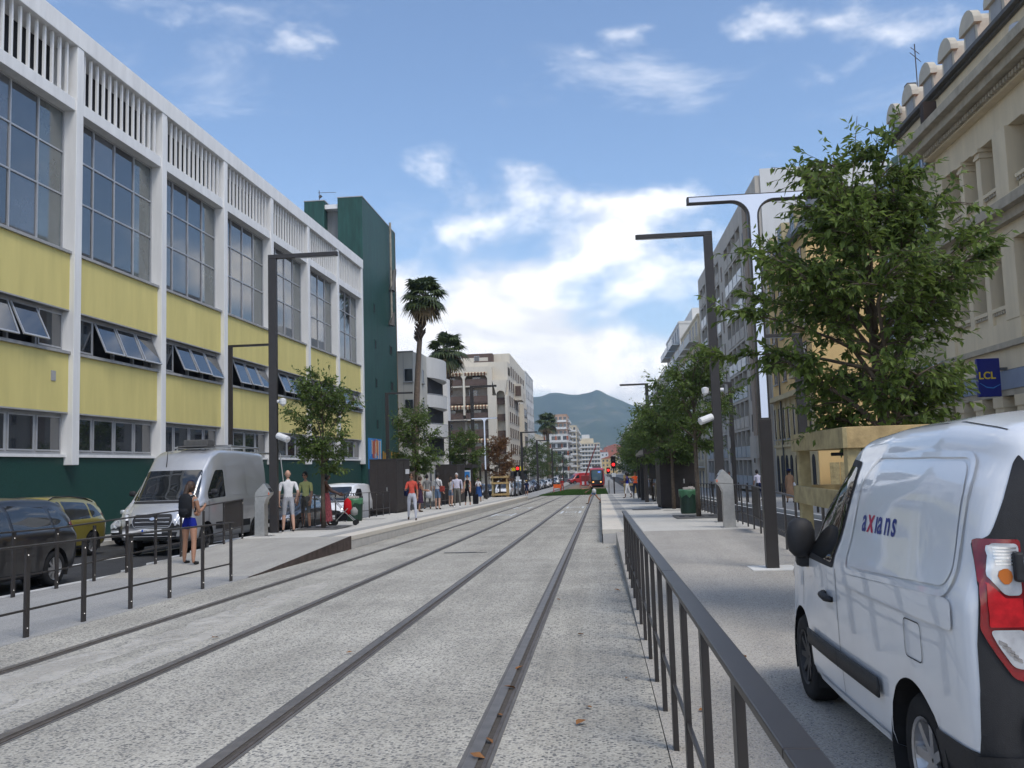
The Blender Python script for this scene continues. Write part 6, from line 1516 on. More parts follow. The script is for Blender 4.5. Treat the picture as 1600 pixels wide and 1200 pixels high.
# cars on the right beyond the platform, red van by the works
R_ = [('mpv', 6.0, 92, P_black, 'black people carrier on the right road past the platform', 180), ('hatch', 5.9, 101, P_dgrey, 'grey hatchback on the right road past the platform', 180), ('hatch', 5.9, 112, P_lsil, 'silver hatchback farther along the right road', 180), ('smallvan', 5.8, 126, P_white, 'white van farther along the right road', 180), ('hatch', 5.8, 142, P_navy, 'navy hatchback far along the right road', 180), ('mpv', 5.8, 160, P_silver, 'silver people carrier far along the right road', 180)]
for k, x, y, p, lb, hd in R_:
    o = copy_tree(protos[k]); o['label'] = lb; o['group'] = 'cars on the right hand road'; o.name = 'parked_car' if k != 'smallvan' else 'delivery_van'
    if p != base[k]: recolour(o, p, base[k])
    put(o, x, y, hd, .02)
rv, _, _ = make_car('bigvan', 'red works van standing left of the tram', P_red, cat='van', name='works_van', group='works vehicles'); put(rv, -4.6, 205, 120, 0.0)

# ---------------------------------------------------------------- tram
def tram():
    y = 150.0; b = thing('tram', 'red and black tram arriving on the grass track', 'tram', (-.5, y, g(y)))
    st = [(-14.5, .35, 1.3, 3.2, 1.2, 1.3, 1.1), (-.9, .35, 1.3, 3.25, 1.25, 1.32, 1.12), (-.4, .35, 1.3, 3.15, 1.22, 1.28, 1.05), (0.1, .35, 1.3, 2.7, 1.12, 1.16, .9), (.4, .38, 1.1, 1.9, 1.0, 1.0, .8), (.55, .45, .8, 1.2, .85, .85, .7)]
    sh = Shell(st, [], .3, rows=50); sh.body('body', paint('tram_red', (.42, .025, .03)), b)
    F = lambda n, m, p, r=.2, off=.01: sh.panel(n, m, b, roundpoly(p, r), 'F', off=off)
    F('front_mask', M_trim, [(-.98, .5), (-1.0, 2.95), (1.0, 2.95), (.98, .5)], .35, .012); F('windscreen', glassmat('tram_glass', (.03, .06, .06), 1.5), [(-.78, 1.25), (-.8, 2.8), (.8, 2.8), (.78, 1.25)], .3, .03)
    for s in (-1, 1): F('headlight', emis('tram_lamp', (1, .45, .12), 1.2), [(s*.5, .85), (s*.5, 1.02), (s*.75, 1.02), (s*.75, .85)], .05, .04)
    F('destination', emis('tram_display', (.05, .15, .6), .6), [(-.6, 2.45), (-.6, 2.62), (-.2, 2.62), (-.2, 2.45)], .02, .045)
    for v in 'LR': 
        for k in range(5): sh.panel('side_window', M_carglass, b, roundpoly([(-13.5 + k*2.6, 1.25), (-13.5 + k*2.6, 2.6), (-11.4 + k*2.6, 2.6), (-11.4 + k*2.6, 1.25)], .1), v, off=.01, grid=.4)
    MB().box(-.7, .7, -9, -2, 3.2, 3.55).build('roof_unit', M_grate, b); ubox('skirt', M_black, b, -1.05, 1.05, -14, .2, .08, .36)
    b.rotation_euler = (0, 0, R(180)); b.rotation_euler.z = R(180)
tram()

# ---------------------------------------------------------------- the white van in the foreground
def near_van():
    b = thing('white_van', 'white compact delivery van in the right foreground with blue and red lettering', 'van')
    st = [(-1.745, .42, 1.05, 1.60, .80, .83, .60, .07), (-1.735, .38, 1.05, 1.66, .85, .875, .645, .10), (-1.70, .35, 1.05, 1.70, .875, .898, .675, .13), (-1.60, .31, 1.05, 1.735, .89, .908, .70, .15), (-1.15, .27, 1.05, 1.785, .905, .915, .73, .16), (-.4, .23, 1.05, 1.785, .905, .917, .735, .16), (.10, .22, 1.05, 1.76, .905, .915, .725, .15), (.36, .22, 1.04, 1.71, .905, .91, .70, .13),
          (.75, .24, 1.03, 1.55, .90, .893, .66, .11), (1.10, .24, 1.0, 1.27, .89, .868, .64, .10), (1.36, .24, .97, 1.08, .885, .86, .68), (1.66, .25, .90, .98, .855, .83, .65), (1.88, .28, .75, .85, .78, .77, .58), (1.98, .34, .62, .72, .68, .67, .50)]
    wh = ((-1.08, .285, .35), (1.26, .285, .35)); sh = Shell(st, wh, .31, rows=120)
    sh.body('body', P_white, b)
    pn = lambda n, m, p, v='L', off=.004, r=0, grid=.05, thick=0: sh.panel(n, m, b, roundpoly(p, r) if r else p, v, off=off, grid=grid, thick=thick)
    # door glass with a black surround
    for v in 'LR':
        dg = [(.17, 1.03), (.06, 1.28), (-.02, 1.47), (.04, 1.575), (.34, 1.59), (.72, 1.36), (1.02, 1.045)]
        pn('window_surround', M_gap, [(.145, 1.0), (.03, 1.27), (-.06, 1.48), (.02, 1.61), (.35, 1.63), (.75, 1.39), (1.09, 1.0)], v, .003, .04); pn('door_window', M_carglass, dg, v, .006, .04)
        # pressed blank panel with a proud frame where a rear window would be
        q = roundpoly([(-1.57, 1.09), (-1.53, 1.48), (-1.45, 1.58), (-.34, 1.60), (-.24, 1.50), (-.17, 1.04)], .10, 7)
        pn('side_pressing', P_white, q, v, .007)
        fr_ = roundpoly([(-1.62, 1.05), (-1.58, 1.51), (-1.48, 1.62), (-.32, 1.645), (-.19, 1.53), (-.11, 1.0)], .12, 7)
        for k in range(len(q)):
            k2 = (k+1) % len(q)
        pn('side_mould_base', P_white, fr_, v, .0022)  # body-white backing plate beneath the raised lip
        lip = outline(fr_, .026)
        for L4 in lip: pn('pressing_lip', P_white, L4, v, .012, grid=.3)
        # belt crease under the pressing, moulding, sill, fuel flap, seams
        pn('belt_crease', P_white, [(-1.62, .93), (-1.62, 1.035), (-1.56, 1.05), (-.12, .995), (-.08, .97), (-.06, .93)], v, .010, .03)
        pn('side_moulding', M_trim, [(-.66, .455), (-.67, .555), (.92, .545), (.94, .450)], v, .020, .02, .3, thick=.006)
        pn('moulding_joint', M_gap, [(.105, .45), (.105, .56), (.113, .56), (.113, .45)], v, .028)
        for yy, z0, z1 in ((.10, .30, 1.0), (1.16, .66, 1.0)): pn('door_seam', M_gap, [(yy - .003, z0), (yy - .003, z1), (yy + .003, z1), (yy + .003, z0)], v, .0025, 0, .2)
        for L4 in outline(roundpoly([(.60, .26), (.84, .50), (1.13, .62), (1.133, .622), (.86, .505), (.61, .255)], .001), .002): pass
        for L4 in outline(roundpoly([(-1.06, .735), (-1.06, .905), (-1.27, .905), (-1.27, .735)], .035), .005): pn('fuel_flap_gap', M_gap, L4, v, .0035, 0, .5)
        pn('sill_edge', P_white, [(-.68, .262), (-.68, .30), (.70, .30), (.70, .262)], v, .012, 0, .3)
        # rear bumper corner, pillar trim and tail cluster
        pn('bumper_corner', M_trim, [(-1.76, .28), (-1.755, .50), (-1.34, .50), (-1.38, .28)], v, .008, .02)
    s_ = -1
    for s_ in (-1, 1):
        # tall black pillar trim wrapping the rear corner, seen from behind (x, z)
        B = lambda n, m, p, off, r=0.01, grid=.035: sh.panel(n, m, b, roundpoly([(s_*a, c) for a, c in p], r), 'B', off=off, grid=grid, lim=-1.655)
        B('pillar_trim', M_trim, [(.665, .46), (.64, 1.56), (.655, 1.60), (.675, 1.57), (.79, 1.30), (.832, 1.27), (.852, 1.10), (.872, .90), (.876, .46)], .006)
        B('tail_light', M_tail, [(.70, .76), (.70, 1.285), (.826, 1.285), (.846, 1.12), (.862, .96), (.82, .87), (.76, .78)], .014, .015)
        B('reversing_lens', M_lampglass, [(.71, 1.08), (.71, 1.27), (.800, 1.27), (.822, 1.15), (.77, 1.08)], .019, .02); B('lens_red', mat('tail_bright', (.45, .01, .015), .15, .3, 25, .6, coat=.5), [(.71, .965), (.71, 1.07), (.77, 1.07), (.825, 1.13), (.835, .965)], .0185, .01); B('lower_lens', M_lampglass, [(.71, .81), (.71, .955), (.835, .955), (.81, .90), (.76, .82)], .019, .02)
        B('amber_bulb', mat('amber', (.5, .14, .02), .3), [(.762 + .024*math.cos(a), 1.15 + .03*math.sin(a)) for a in np.linspace(0, 6.28, 11)[:-1]], .021, .001)
        for q in range(6): B('lens_rib', M_chrome, [(.718, 1.19 + q*.012), (.718, 1.196 + q*.012), (.79, 1.196 + q*.012), (.79, 1.19 + q*.012)], .0205, .001)
        for q in range(5): B('lens_rib', M_chrome, [(.73 + q*.012, .835 + q*.014), (.73 + q*.012, .85 + q*.014), (.76 + q*.012, .865 + q*.014), (.76 + q*.012, .85 + q*.014)], .0205, .001)
        for z in (1.185, .60):
            h = MB().box(s_*.655 - .05, s_*.655 + .05, -1.80, -1.745, z - .035, z + .035).build('hinge', P_white, b, bevel=.012)
            MB().box(min(s_*.70, s_*.735), max(s_*.70, s_*.735), -1.79, -1.72, z - .055, z + .055).build('hinge_base', M_trim, b, bevel=.01)
        B('fog_reflector', M_tail, [(.68, .33), (.68, .42), (.82, .42), (.82, .33)], .03, .02)
    sh.panel('rear_bumper', M_trim, b, roundpoly([(-.86, .26), (-.88, .50), (.88, .50), (.86, .26)], .03), 'B', off=.022, lim=-1.655)
    for s_ in (-1, 1): sh.panel('rear_door_window', M_carglass, b, roundpoly([(s_*.04, 1.10), (s_*.04, 1.55), (s_*.50, 1.53), (s_*.54, 1.10)], .05), 'B', off=.006)
    sh.panel('windscreen', M_carglass, b, roundpoly([(-.66, 1.10), (-.60, 1.64), (.60, 1.64), (.66, 1.10)], .06), 'F', off=.006)
    for s_ in (-1, 1): sh.panel('headlight', M_lampglass, b, roundpoly([(s_*.46, .72), (s_*.48, .90), (s_*.80, .98), (s_*.82, .78)], .05), 'F', off=.008)
    sh.panel('front_bumper', M_trim, b, [(-.62, .40), (-.66, .56), (.66, .56), (.62, .40)], 'F', off=.01)
    for s_ in (-1, 1):
        hw = sh.halfw(.98, .99)
        m = MB(); m.lathe([(.005, -.125), (.06, -.115), (.095, -.08), (.108, -.02), (.106, .05), (.085, .105), (.045, .13), (.005, .135)], 18, (0, 0, 0), sx=.88, sy=.66); mo = m.build('mirror', M_trim, b, smooth=True); mo.location = (s_*(hw + .05), .90, 1.125); mo.rotation_euler = (0, 0, R(-12*s_))
        MB().box(-.07, .07, -.05, .05, -.05, .05).build('mirror_foot', M_trim, b, bevel=.03).location = (s_*(hw + .01), .95, .985)
        MB().box(s_*hw - .03, s_*hw + .012, .88, 1.06, .99, 1.10).build('mirror_mount', M_trim, b, bevel=.015)
        # door handle in its scoop
        hx = sh.halfw(.30, .83)
        MB().tube([(s_*(hx + .012), .37, .835), (s_*(hx + .035), .33, .83), (s_*(hx + .035), .23, .82), (s_*(hx + .01), .19, .815)], [.018, .022, .022, .016], 8).build('door_handle', M_trim, b, smooth=True)
    for wy, wz, r in wh:
        for s_ in (-1, 1): wheel(b, s_*(.905 - .125), wy, .288, .195, s_, M_steelrim if wy > 0 else M_rim, 7 if wy < 0 else 9)
    # roof aerial bump and gutter seam
    sh.panel('roof_seam', M_gap, b, [(-.64, -1.6), (-.64, .2), (-.634, .2), (-.634, -1.6)], 'T', off=.003, grid=.3)
    # lettering on the side pressing
    navy = mat('logo_navy', (.01, .03, .20), .4); crimson = mat('logo_red', (.42, .015, .07), .4)
    def word(t, y, m, sz=.170, sx=1.02):
        o = text_mesh(t, sz, m, b, (0, 0, 0), (0, 0, 0), shear=.12, extrude=0.0, name='lettering', offset=.003)
        for v in o.data.vertices:
            yy, zz = y - v.co.x*sx, 1.245 + v.co.y
            v.co = (-sh.halfw(yy, zz) - .0095, yy, zz)
        o.scale = (1, 1, 1)
    word('a', -.33, navy); word('x', -.428, crimson, .182, 1.1); word('\u0131', -.552, navy); word('a', -.592, navy); word('n', -.70, navy); word('s', -.806, navy)
    b.location = (2.247, 5.28, g(5.28)); b.rotation_euler = (math.atan(-.0179), 0, 0)
near_van()
# ================================================================ PEOPLE
SK = {'fair': mat('skin_fair', (.50, .30, .22), .5, .06, 8), 'tan': mat('skin_tan', (.36, .19, .12), .5, .06, 8), 'dark': mat('skin_dark', (.10, .05, .034), .5, .06, 8)}
HAIR = {'brown': mat('hair_brown', (.045, .025, .016), .6, .3, 30), 'black': mat('hair_black', (.012, .010, .010), .55, .2, 30), 'grey': mat('hair_grey', (.45, .44, .43), .7, .2, 30)}
def cloth(name, col, var=.12, scale=6): return mat('cloth_' + name, col, .9, var, scale, .15, .55, 16)
def seg_closest(p, a, b):
    ab = b - a; t = max(0, min(1, (p-a).dot(ab)/max(1e-9, ab.dot(ab)))); return (p - (a + ab*t)).length, t
def hand_mesh(wr, el, skin_i, mb, thumb_dir, curl=.5, s=1.0):
    """palm, four jointed fingers of unequal length and a thumb leaving the side of the palm"""
    d = (wr - el).normalized(); th = (thumb_dir - d*thumb_dir.dot(d)).normalized(); pn = d.cross(th).normalized()
    L = .085*s; w = .040*s; t = .014*s
    def ring(c, a, b, ww, tt): return [c + a*ww + b*tt, c - a*ww + b*tt, c - a*ww - b*tt, c + a*ww - b*tt]
    def loft(rs):
        vs = [v for r in rs for v in r]; fs = [(4*i + j, 4*i + (j+1) % 4, 4*i+4 + (j+1) % 4, 4*i+4 + j) for i in range(len(rs)-1) for j in range(4)] + [(3, 2, 1, 0), tuple(4*(len(rs)-1) + j for j in range(4))]
        mb.add(vs, fs)
    mb.mi = skin_i
    loft([ring(wr - d*.02*s, th, pn, w*.62, t*1.3), ring(wr + d*L*.4, th, pn, w, t*1.15), ring(wr + d*L, th, pn, w*.98, t)])
    for i, (o, l) in enumerate(((.75, .070), (.25, .078), (-.25, .072), (-.75, .056))):
        b0 = wr + d*L*.95 + th*w*o; d1 = (d*math.cos(curl*.6) + pn*math.sin(curl*.6)); d2 = (d*math.cos(curl*1.7) + pn*math.sin(curl*1.7)); k = l*s; r = .0085*s
        p1 = b0 + d1*k*.55; p2 = p1 + d2*k*.5; n1 = th.cross(d1); n2 = th.cross(d2)
        loft([ring(b0, th, n1, r, r), ring(p1, th, (n1+n2).normalized(), r*.95, r*.95), ring(p2, th, n2, r*.6, r*.6)])
    b0 = wr + d*L*.25 + th*w*.8; d1 = (d*.7 + th*.7 + pn*.15).normalized(); d2 = (d*.9 + th*.25 + pn*.35).normalized(); a = d1.cross(pn).normalized(); r = .0105*s
    loft([ring(b0, a, pn, r*1.2, r*1.2), ring(b0 + d1*.038*s, a, pn, r, r), ring(b0 + d1*.038*s + d2*.032*s, a, pn, r*.6, r*.6)])
def person(label, x, y, z, rz, H=1.7, skin='fair', hair='brown', top=None, bottom=None, shoes=None, sleeve=.5, leg_cut=1.0, female=True, bare_mid=False,
           lean=0.0, legs=((5, 5), (-5, 5)), arms=((5, 8, 15), (5, 8, 15)), head=(0, 0), width=1.0, hairlen=0, skirt=None, group='people at the tram stop', feet_sp=.09, hat=None, glasses=False, beltz=.52, hips=1.0, tailback=.02):
    """legs: (hip flex, knee flex) deg for left, right; arms: (flex forward, abduct, elbow flex); faces +Y before rz"""
    root = thing('person', label, 'person', (x, y, z), R(rz), group=group)
    s = H; V3 = Vector
    fem = .92 if female else 1.0
    hipw, shw = (.052 if female else .05)*s*hips, (.086 if female else .100)*s*width
    pel = V3((0, 0, .525*s)); L1, L2 = .245*s, .235*s
    J = {}; 
    def leg(side, hf, kf):
        hp = pel + V3((side*hipw, 0, -.02*s)); a = R(hf); b = R(hf - kf); sp = side*feet_sp*.25
        kn = hp + V3((side*feet_sp*.35, math.sin(a)*L1, -math.cos(a)*L1)); an = kn + V3((side*feet_sp*.25, math.sin(b)*L2, -math.cos(b)*L2)); return hp, kn, an, b
    Ls = [leg(-1, *legs[0]), leg(1, *legs[1])]
    low = min(q[2].z for q in Ls) - .038*s; dz = V3((0, 0, -low))
    pel = pel + dz; Ls = [(a + dz, b + dz, c + dz, t) for a, b, c, t in Ls]
    lv = V3((0, math.sin(R(lean)), math.cos(R(lean))))
    wst = pel + lv*.085*s; chs = pel + lv*.215*s; nkb = pel + lv*.305*s; nkt = pel + lv*.345*s + V3((0, .012*s, 0))
    def arm(side, fl, ab, ef):
        sh = pel + lv*.262*s + V3((side*shw, 0, 0)); f = R(fl); a = R(ab)
        d = V3((side*math.sin(a), math.sin(f)*math.cos(a), -math.cos(f)*math.cos(a))); el = sh + d*.172*s
        e = f + R(ef); d2 = V3((side*math.sin(a)*.4 - side*.25*math.sin(R(ef)), math.sin(e)*math.cos(a), -math.cos(e)*math.cos(a))).normalized(); wr = el + d2*.150*s; return sh, el, wr
    As = [arm(-1, *arms[0]), arm(1, *arms[1])]
    pts = [pel, wst, chs, nkb, nkt]; rad = [(.078*s*hips*width**.5, .058*s*width), (.066*s*fem*width, .050*s*width), (.080*s*fem*width, .056*s*width), (.034*s, .034*s), (.029*s, .030*s)]
    ed = [(0, 1), (1, 2), (2, 3), (3, 4)]
    bones = [(0, 1, 'torso'), (1, 2, 'torso'), (2, 3, 'torso'), (3, 4, 'neck')]
    for (sh, el, wr) in As:
        i = len(pts); pts += [sh, sh.lerp(el, .45), el, el.lerp(wr, .4), wr]; rad += [(.033*s*width**.4, .036*s), (.029*s*width**.4,)*2, (.023*s,)*2, (.0225*s,)*2, (.0145*s,)*2]; ed += [(2, i), (i, i+1), (i+1, i+2), (i+2, i+3), (i+3, i+4)]
        bones += [(2, i, 'torso'), (i, i+2, 'uarm'), (i+2, i+4, 'farm')]
    for (hp, kn, an, t) in Ls:
        i = len(pts); toe = an + V3((0, .105*s, -.024*s)); heel = an + V3((0, -.02*s, -.016*s))
        pts += [hp, hp.lerp(kn, .5), kn, kn.lerp(an, .35), an, an + V3((0, .045*s, -.022*s)), toe]; rad += [(.053*s*hips, .056*s*hips), (.044*s*width**.4, .047*s), (.031*s,)*2, (.032*s,)*2, (.0195*s,)*2, (.024*s, .019*s), (.020*s, .013*s)]
        ed += [(0, i)] + [(i+k, i+k+1) for k in range(6)]; bones += [(0, i, 'torso'), (i, i+2, 'thigh'), (i+2, i+4, 'shin'), (i+4, i+6, 'foot')]
    me = bpy.data.meshes.new('sk'); me.from_pydata([tuple(p) for p in pts], ed, []); o = bpy.data.objects.new('sk', me)
    mo = o.modifiers.new('skin', 'SKIN'); mo.use_smooth_shade = True; mo.branch_smoothing = .3
    if not me.skin_vertices: me.attributes.new('skin_vertices', 'FLOAT', 'POINT') if False else None
    sv = o.data.skin_vertices[0].data
    for i, r in enumerate(rad): sv[i].radius = r; sv[i].use_root = (i == 0)
    sb = o.modifiers.new('sub', 'SUBSURF'); sb.levels = 2; sb.render_levels = 2
    ev = baked(o)
    sk = SK[skin]; top = top or cloth('white', (.6, .6, .6)); bottom = bottom or cloth('denim', (.12, .17, .26)); shoes = shoes or M_black
    mb = MB(); mb.v = [tuple(v.co) for v in ev.vertices]; B = [(pts[a], pts[b], n) for a, b, n in bones]
    for f in ev.polygons:
        c = f.center; best = min(((*seg_closest(c, a, b), n) for a, b, n in B), key=lambda q: q[0]); d_, t, n = best
        if n == 'torso' and sleeve < .1 and abs(c.x) > .060*s and (c - pel).dot(lv) > .19*s: mi = 0
        elif n == 'torso': mi = 2 if (c - pel).dot(lv) < .035*s else 1
        elif n == 'neck': mi = 0 if t > .15 else 1
        elif n == 'uarm': mi = 1 if t < sleeve*2 else 0
        elif n == 'farm': mi = 1 if .5 + t*.5 < sleeve else 0
        elif n == 'thigh': mi = 2 if t*.5 < leg_cut else 0
        elif n == 'shin': mi = 2 if .5 + t*.5 < leg_cut else 0
        else: mi = 3 if c.z < min(q[2].z for q in Ls)*1.0 + .02*s or n == 'foot' else 2
        if n == 'neck' and t < .6 and bare_mid: mi = 0
        mb.f.append(tuple(f.vertices)); mb.m.append(mi)
    bpy.data.meshes.remove(ev)
    # head: skull, jaw, nose, ears
    hc = nkt + V3((0, .012*s, .062*s)); hy, hp_ = R(head[0]), R(head[1]); Mh = Matrix.Rotation(hy, 3, 'Z') @ Matrix.Rotation(hp_, 3, 'X')
    n, m = 14, 18; vs = []
    for i in range(n+1):
        ph = math.pi*i/n
        for j in range(m):
            th = 2*math.pi*j/m; q = V3((math.sin(ph)*math.sin(th)*.044*s, math.sin(ph)*math.cos(th)*.055*s, math.cos(ph)*.068*s))
            if q.z < 0: q.x *= 1 - .30*(-q.z/(.068*s))**1.5; q.y = q.y*(1 - .18*(-q.z/(.068*s))) + .006*s*(-q.z/(.068*s))
            if q.y > 0:
                fz = q.z/(.068*s); fx = abs(q.x)/(.044*s)
                if fx < .22 and -.42 < fz < .12: q.y += .013*s*(1 - fx/.22)*(1 - abs(fz + .22)/.36 if abs(fz+.22) < .36 else 0)
                if .2 < fx < .62 and -.02 < fz < .25: q.y -= .004*s
            vs.append(hc + Mh @ q)
    mb.mi = 0; mb.add(vs, [(i*m+j, i*m+(j+1) % m, (i+1)*m+(j+1) % m, (i+1)*m+j) for i in range(n) for j in range(m)])
    for sd in (-1, 1): mb.add([hc + Mh @ V3(q) for q in ((sd*.043*s, -.004*s, .012*s), (sd*.051*s, -.012*s, .016*s), (sd*.050*s, -.010*s, -.014*s), (sd*.042*s, .002*s, -.016*s), (sd*.043*s, -.014*s, .0))], [(0, 1, 2, 3), (0, 4, 1), (1, 4, 2), (2, 4, 3)])
    for (sh, el, wr), sd in zip(As, (-1, 1)): hand_mesh(wr, el, 0, mb, V3((-sd*.3, 1, .2)), .55, s/1.7*1.05)
    body = mb.build('body', [sk, top, bottom, shoes], root, smooth=True)
    # eyes and mouth as shallow insets
    dk = HAIR['black']
    ey = MB()
    for sd in (-1, 1): 
        c = hc + Mh @ V3((sd*.017*s, .0515*s, .006*s)); ey.lathe([(.0005, -.004*s), (.006*s, -.003*s), (.0055*s, .0015*s), (.0005, .003*s)], 8, tuple(c), axis='y')
    if glasses:
        for sd in (-1, 1): ey.box(*sorted((hc.x + sd*.006*s, hc.x + sd*.036*s)), hc.y + .052*s, hc.y + .058*s, hc.z - .006*s, hc.z + .014*s)
    ey.build('sunglasses' if glasses else 'eyes', dk, body)
    MB().box(hc.x - .012*s, hc.x + .012*s, hc.y + .044*s, hc.y + .0515*s, hc.z - .0385*s, hc.z - .0345*s).build('mouth', mat('lips', (.30, .11, .09), .5), body)
    # hair: cap open at the face, longer behind
    if hair:
        hv = []; hf = []; n2, m2 = 10, 20
        for i in range(n2+1):
            for j in range(m2):
                th = 2*math.pi*j/m2; front = max(0, math.cos(th)); lim = R(62 + (1-front)**.8*62 + (22 if hairlen else 0)*(1-front)); ph = lim*i/n2
                rr_ = 1.09 + .03*math.sin(j*3.1 + i)
                hv.append(hc + Mh @ V3((math.sin(ph)*math.sin(th)*.046*s*rr_, math.sin(ph)*math.cos(th)*.056*s*rr_ - .002*s, math.cos(ph)*.070*s*rr_)))
        hm = MB(); hm.add(hv, [(i*m2+j, i*m2+(j+1) % m2, (i+1)*m2+(j+1) % m2, (i+1)*m2+j) for i in range(n2) for j in range(m2)])
        if hairlen: 
            p0 = hc + Mh @ V3((0, -.045*s, -.01*s)); hm.tube([p0 + V3((0, .01*s, .03*s)), p0, p0 + V3((0, -tailback*.6, -hairlen*.45)), p0 + V3((.0, -tailback, -hairlen))], [.035*s, .034*s, .030*s, .010*s], 10)
        ho = hm.build('hair', HAIR[hair], root, smooth=True)
    if hat:
        hb = hc + Mh @ V3((0, 0, .028*s)); MB().lathe([(.11*s, -.004*s), (.112*s, .0), (.062*s, .006*s), (.056*s, .045*s), (.03*s, .056*s), (.001, .058*s)], 18, tuple(hb)).build('hat', hat, root, smooth=True)
    if skirt:   # (length as fraction of H, flare, material, start: 'waist' or 'chest')
        ln, flare, m_, start = skirt; p0 = pel + lv*(.30*s if start == 'chest' else .10*s); zt = p0.z; zb = pel.z + .02*s - ln*s; rows = 9; nn = 28; sv_ = []
        for i in range(rows+1):
            t = i/rows; zz = zt + (zb - zt)*t
            if zz > pel.z + .085*s: k = (zz - pel.z - .085*s)/(.22*s); rx, ry = .075*s*fem*width + .018*s*math.sin(min(1, k)*math.pi*.8), .062*s*width
            elif zz > pel.z - .03*s: k = (pel.z + .085*s - zz)/(.115*s); rx, ry = (.075 + .030*k*hips)*s*width**.5, (.062 + .018*k*hips)*s*width**.5
            else: k = (pel.z - .03*s - zz)/max(.01, (pel.z - .03*s - zb)); rx, ry = (.105*hips + flare*k)*s*width**.5, (.080*hips + flare*k)*s*width**.5
            for j in range(nn):
                a = 2*math.pi*j/nn; w = 1 + .05*max(0, min(1, (pel.z - zz)/(.2*s)))*math.sin(a*7 + i*.2) ; sv_.append((math.cos(a)*rx*w, math.sin(a)*ry*w + (pel.y + (zz - pel.z)*math.tan(R(lean)) if zz > pel.z else 0), zz))
        k = MB().add(sv_, [(i*nn + j, i*nn + (j+1) % nn, (i+1)*nn + (j+1) % nn, (i+1)*nn + j) for i in range(rows) for j in range(nn)]); so = k.build('dress' if start == 'chest' else 'skirt', m_, root, smooth=True)
    root['_H'] = 0; del root['_H']
    return root, dict(pel=pel, wst=wst, chs=chs, nkb=nkb, As=As, hc=hc, s=s, lv=lv)
c_white = cloth('white', (.62, .62, .63)); c_denim = cloth('denim', (.13, .19, .29)); c_coral = cloth('coral', (.55, .09, .065)); c_grey = cloth('grey', (.34, .35, .38)); c_black = cloth('black', (.014, .014, .018)); c_navy = cloth('navy', (.012, .018, .06))
c_royal = cloth('royal', (.012, .022, .22)); c_plum = cloth('plum', (.10, .025, .045)); c_tan = cloth('tan', (.42, .25, .15)); c_khaki = cloth('khaki', (.13, .125, .11)); c_pale = cloth('pale_lilac', (.58, .56, .66)); c_pink = cloth('pink_print', (.36, .09, .10), .65, 26); c_orange = emis('hi_vis_orange', (.95, .13, .02), .12); c_blue = cloth('blue', (.03, .08, .24)); c_beige = cloth('beige', (.38, .33, .26)); c_lime = cloth('pale_yellow', (.5, .5, .2)); c_leather = cloth('leather', (.05, .03, .02)); c_brown = cloth('brown', (.09, .045, .03))
ZP = lambda y: g(y) + PH
# girl with the backpack
p, k = person('girl in blue shorts with black backpack and long ponytail walking on the left ramp', -8.37, 17.75, g(17.75) + hL(17.75), -12, 1.66, 'tan', 'brown', cloth('heather', (.30, .31, .32)), c_royal, M_black, sleeve=.06, leg_cut=.15, legs=((7, 4), (-7, 4)), arms=((12, 6, 70), (16, 5, 95)), feet_sp=.16, hairlen=.42, head=(-25, 5), tailback=.17)
bk = k['chs'] + Vector((0, -.135, -.03))
MB().lathe([(.05, -.27), (.125, -.24), (.145, -.05), (.135, .12), (.09, .20), (.02, .22)], 16, tuple(bk), sx=1.08, sy=.62).build('backpack', cloth('backpack', (.018, .019, .022)), p, smooth=True)
MB().lathe([(.03, -.10), (.10, -.08), (.11, .0), (.09, .06), (.02, .07)], 12, tuple(bk + Vector((0, -.06, -.14))), sx=1.1, sy=.5).build('backpack_pocket', cloth('backpack', (.018, .019, .022)), p, smooth=True)
for sd in (-1, 1): MB().tube([tuple(k['chs'] + Vector((sd*.095, -.10, .12))), tuple(k['nkb'] + Vector((sd*.095, .01, -.005))), tuple(k['chs'] + Vector((sd*.10, .11, .02))), tuple(k['wst'] + Vector((sd*.11, .02, .02)))], .018, 6).build('strap', c_black, p)
MB().tube([tuple(k['hc'] + Vector((-.06, -.02, .11))), tuple(k['hc'] + Vector((0, .0, .125))), tuple(k['hc'] + Vector((.06, .02, .12)))], [.008, .016, .008], 6).build('hair_bow', c_navy, p)
person('bald man in white t-shirt and grey blue shorts behind the left lamp', -9.08, 25.6, ZP(25.6), 30, 1.76, 'fair', None, c_white, c_grey, M_black, sleeve=.42, leg_cut=.50, female=False, arms=((-18, 14, 25), (-25, 12, 60)), width=1.15, legs=((3, 2), (-5, 2)))
person('dark haired man in sunglasses facing the viewer behind the white t-shirt man', -9.15, 27.4, ZP(27.4), 172, 1.74, 'tan', 'black', c_lime, c_khaki, M_black, sleeve=.4, leg_cut=.5, female=False, glasses=True)
p, k = person('woman in long pink printed skirt pushing a stroller behind the left tree', -8.88, 28.6, ZP(28.6), -80, 1.68, 'dark', 'black', c_brown, c_pink, c_leather, sleeve=.30, arms=((42, 6, 25), (42, 6, 25)), skirt=(.46, .03, c_pink, 'waist'), hips=1.1)
MB().lathe([(.02, 0), (.05, .02), (.055, .06), (.03, .10)], 12, tuple(k['hc'] + Vector((0, -.02, .09)))).build('headwrap', HAIR['black'], p, smooth=True)
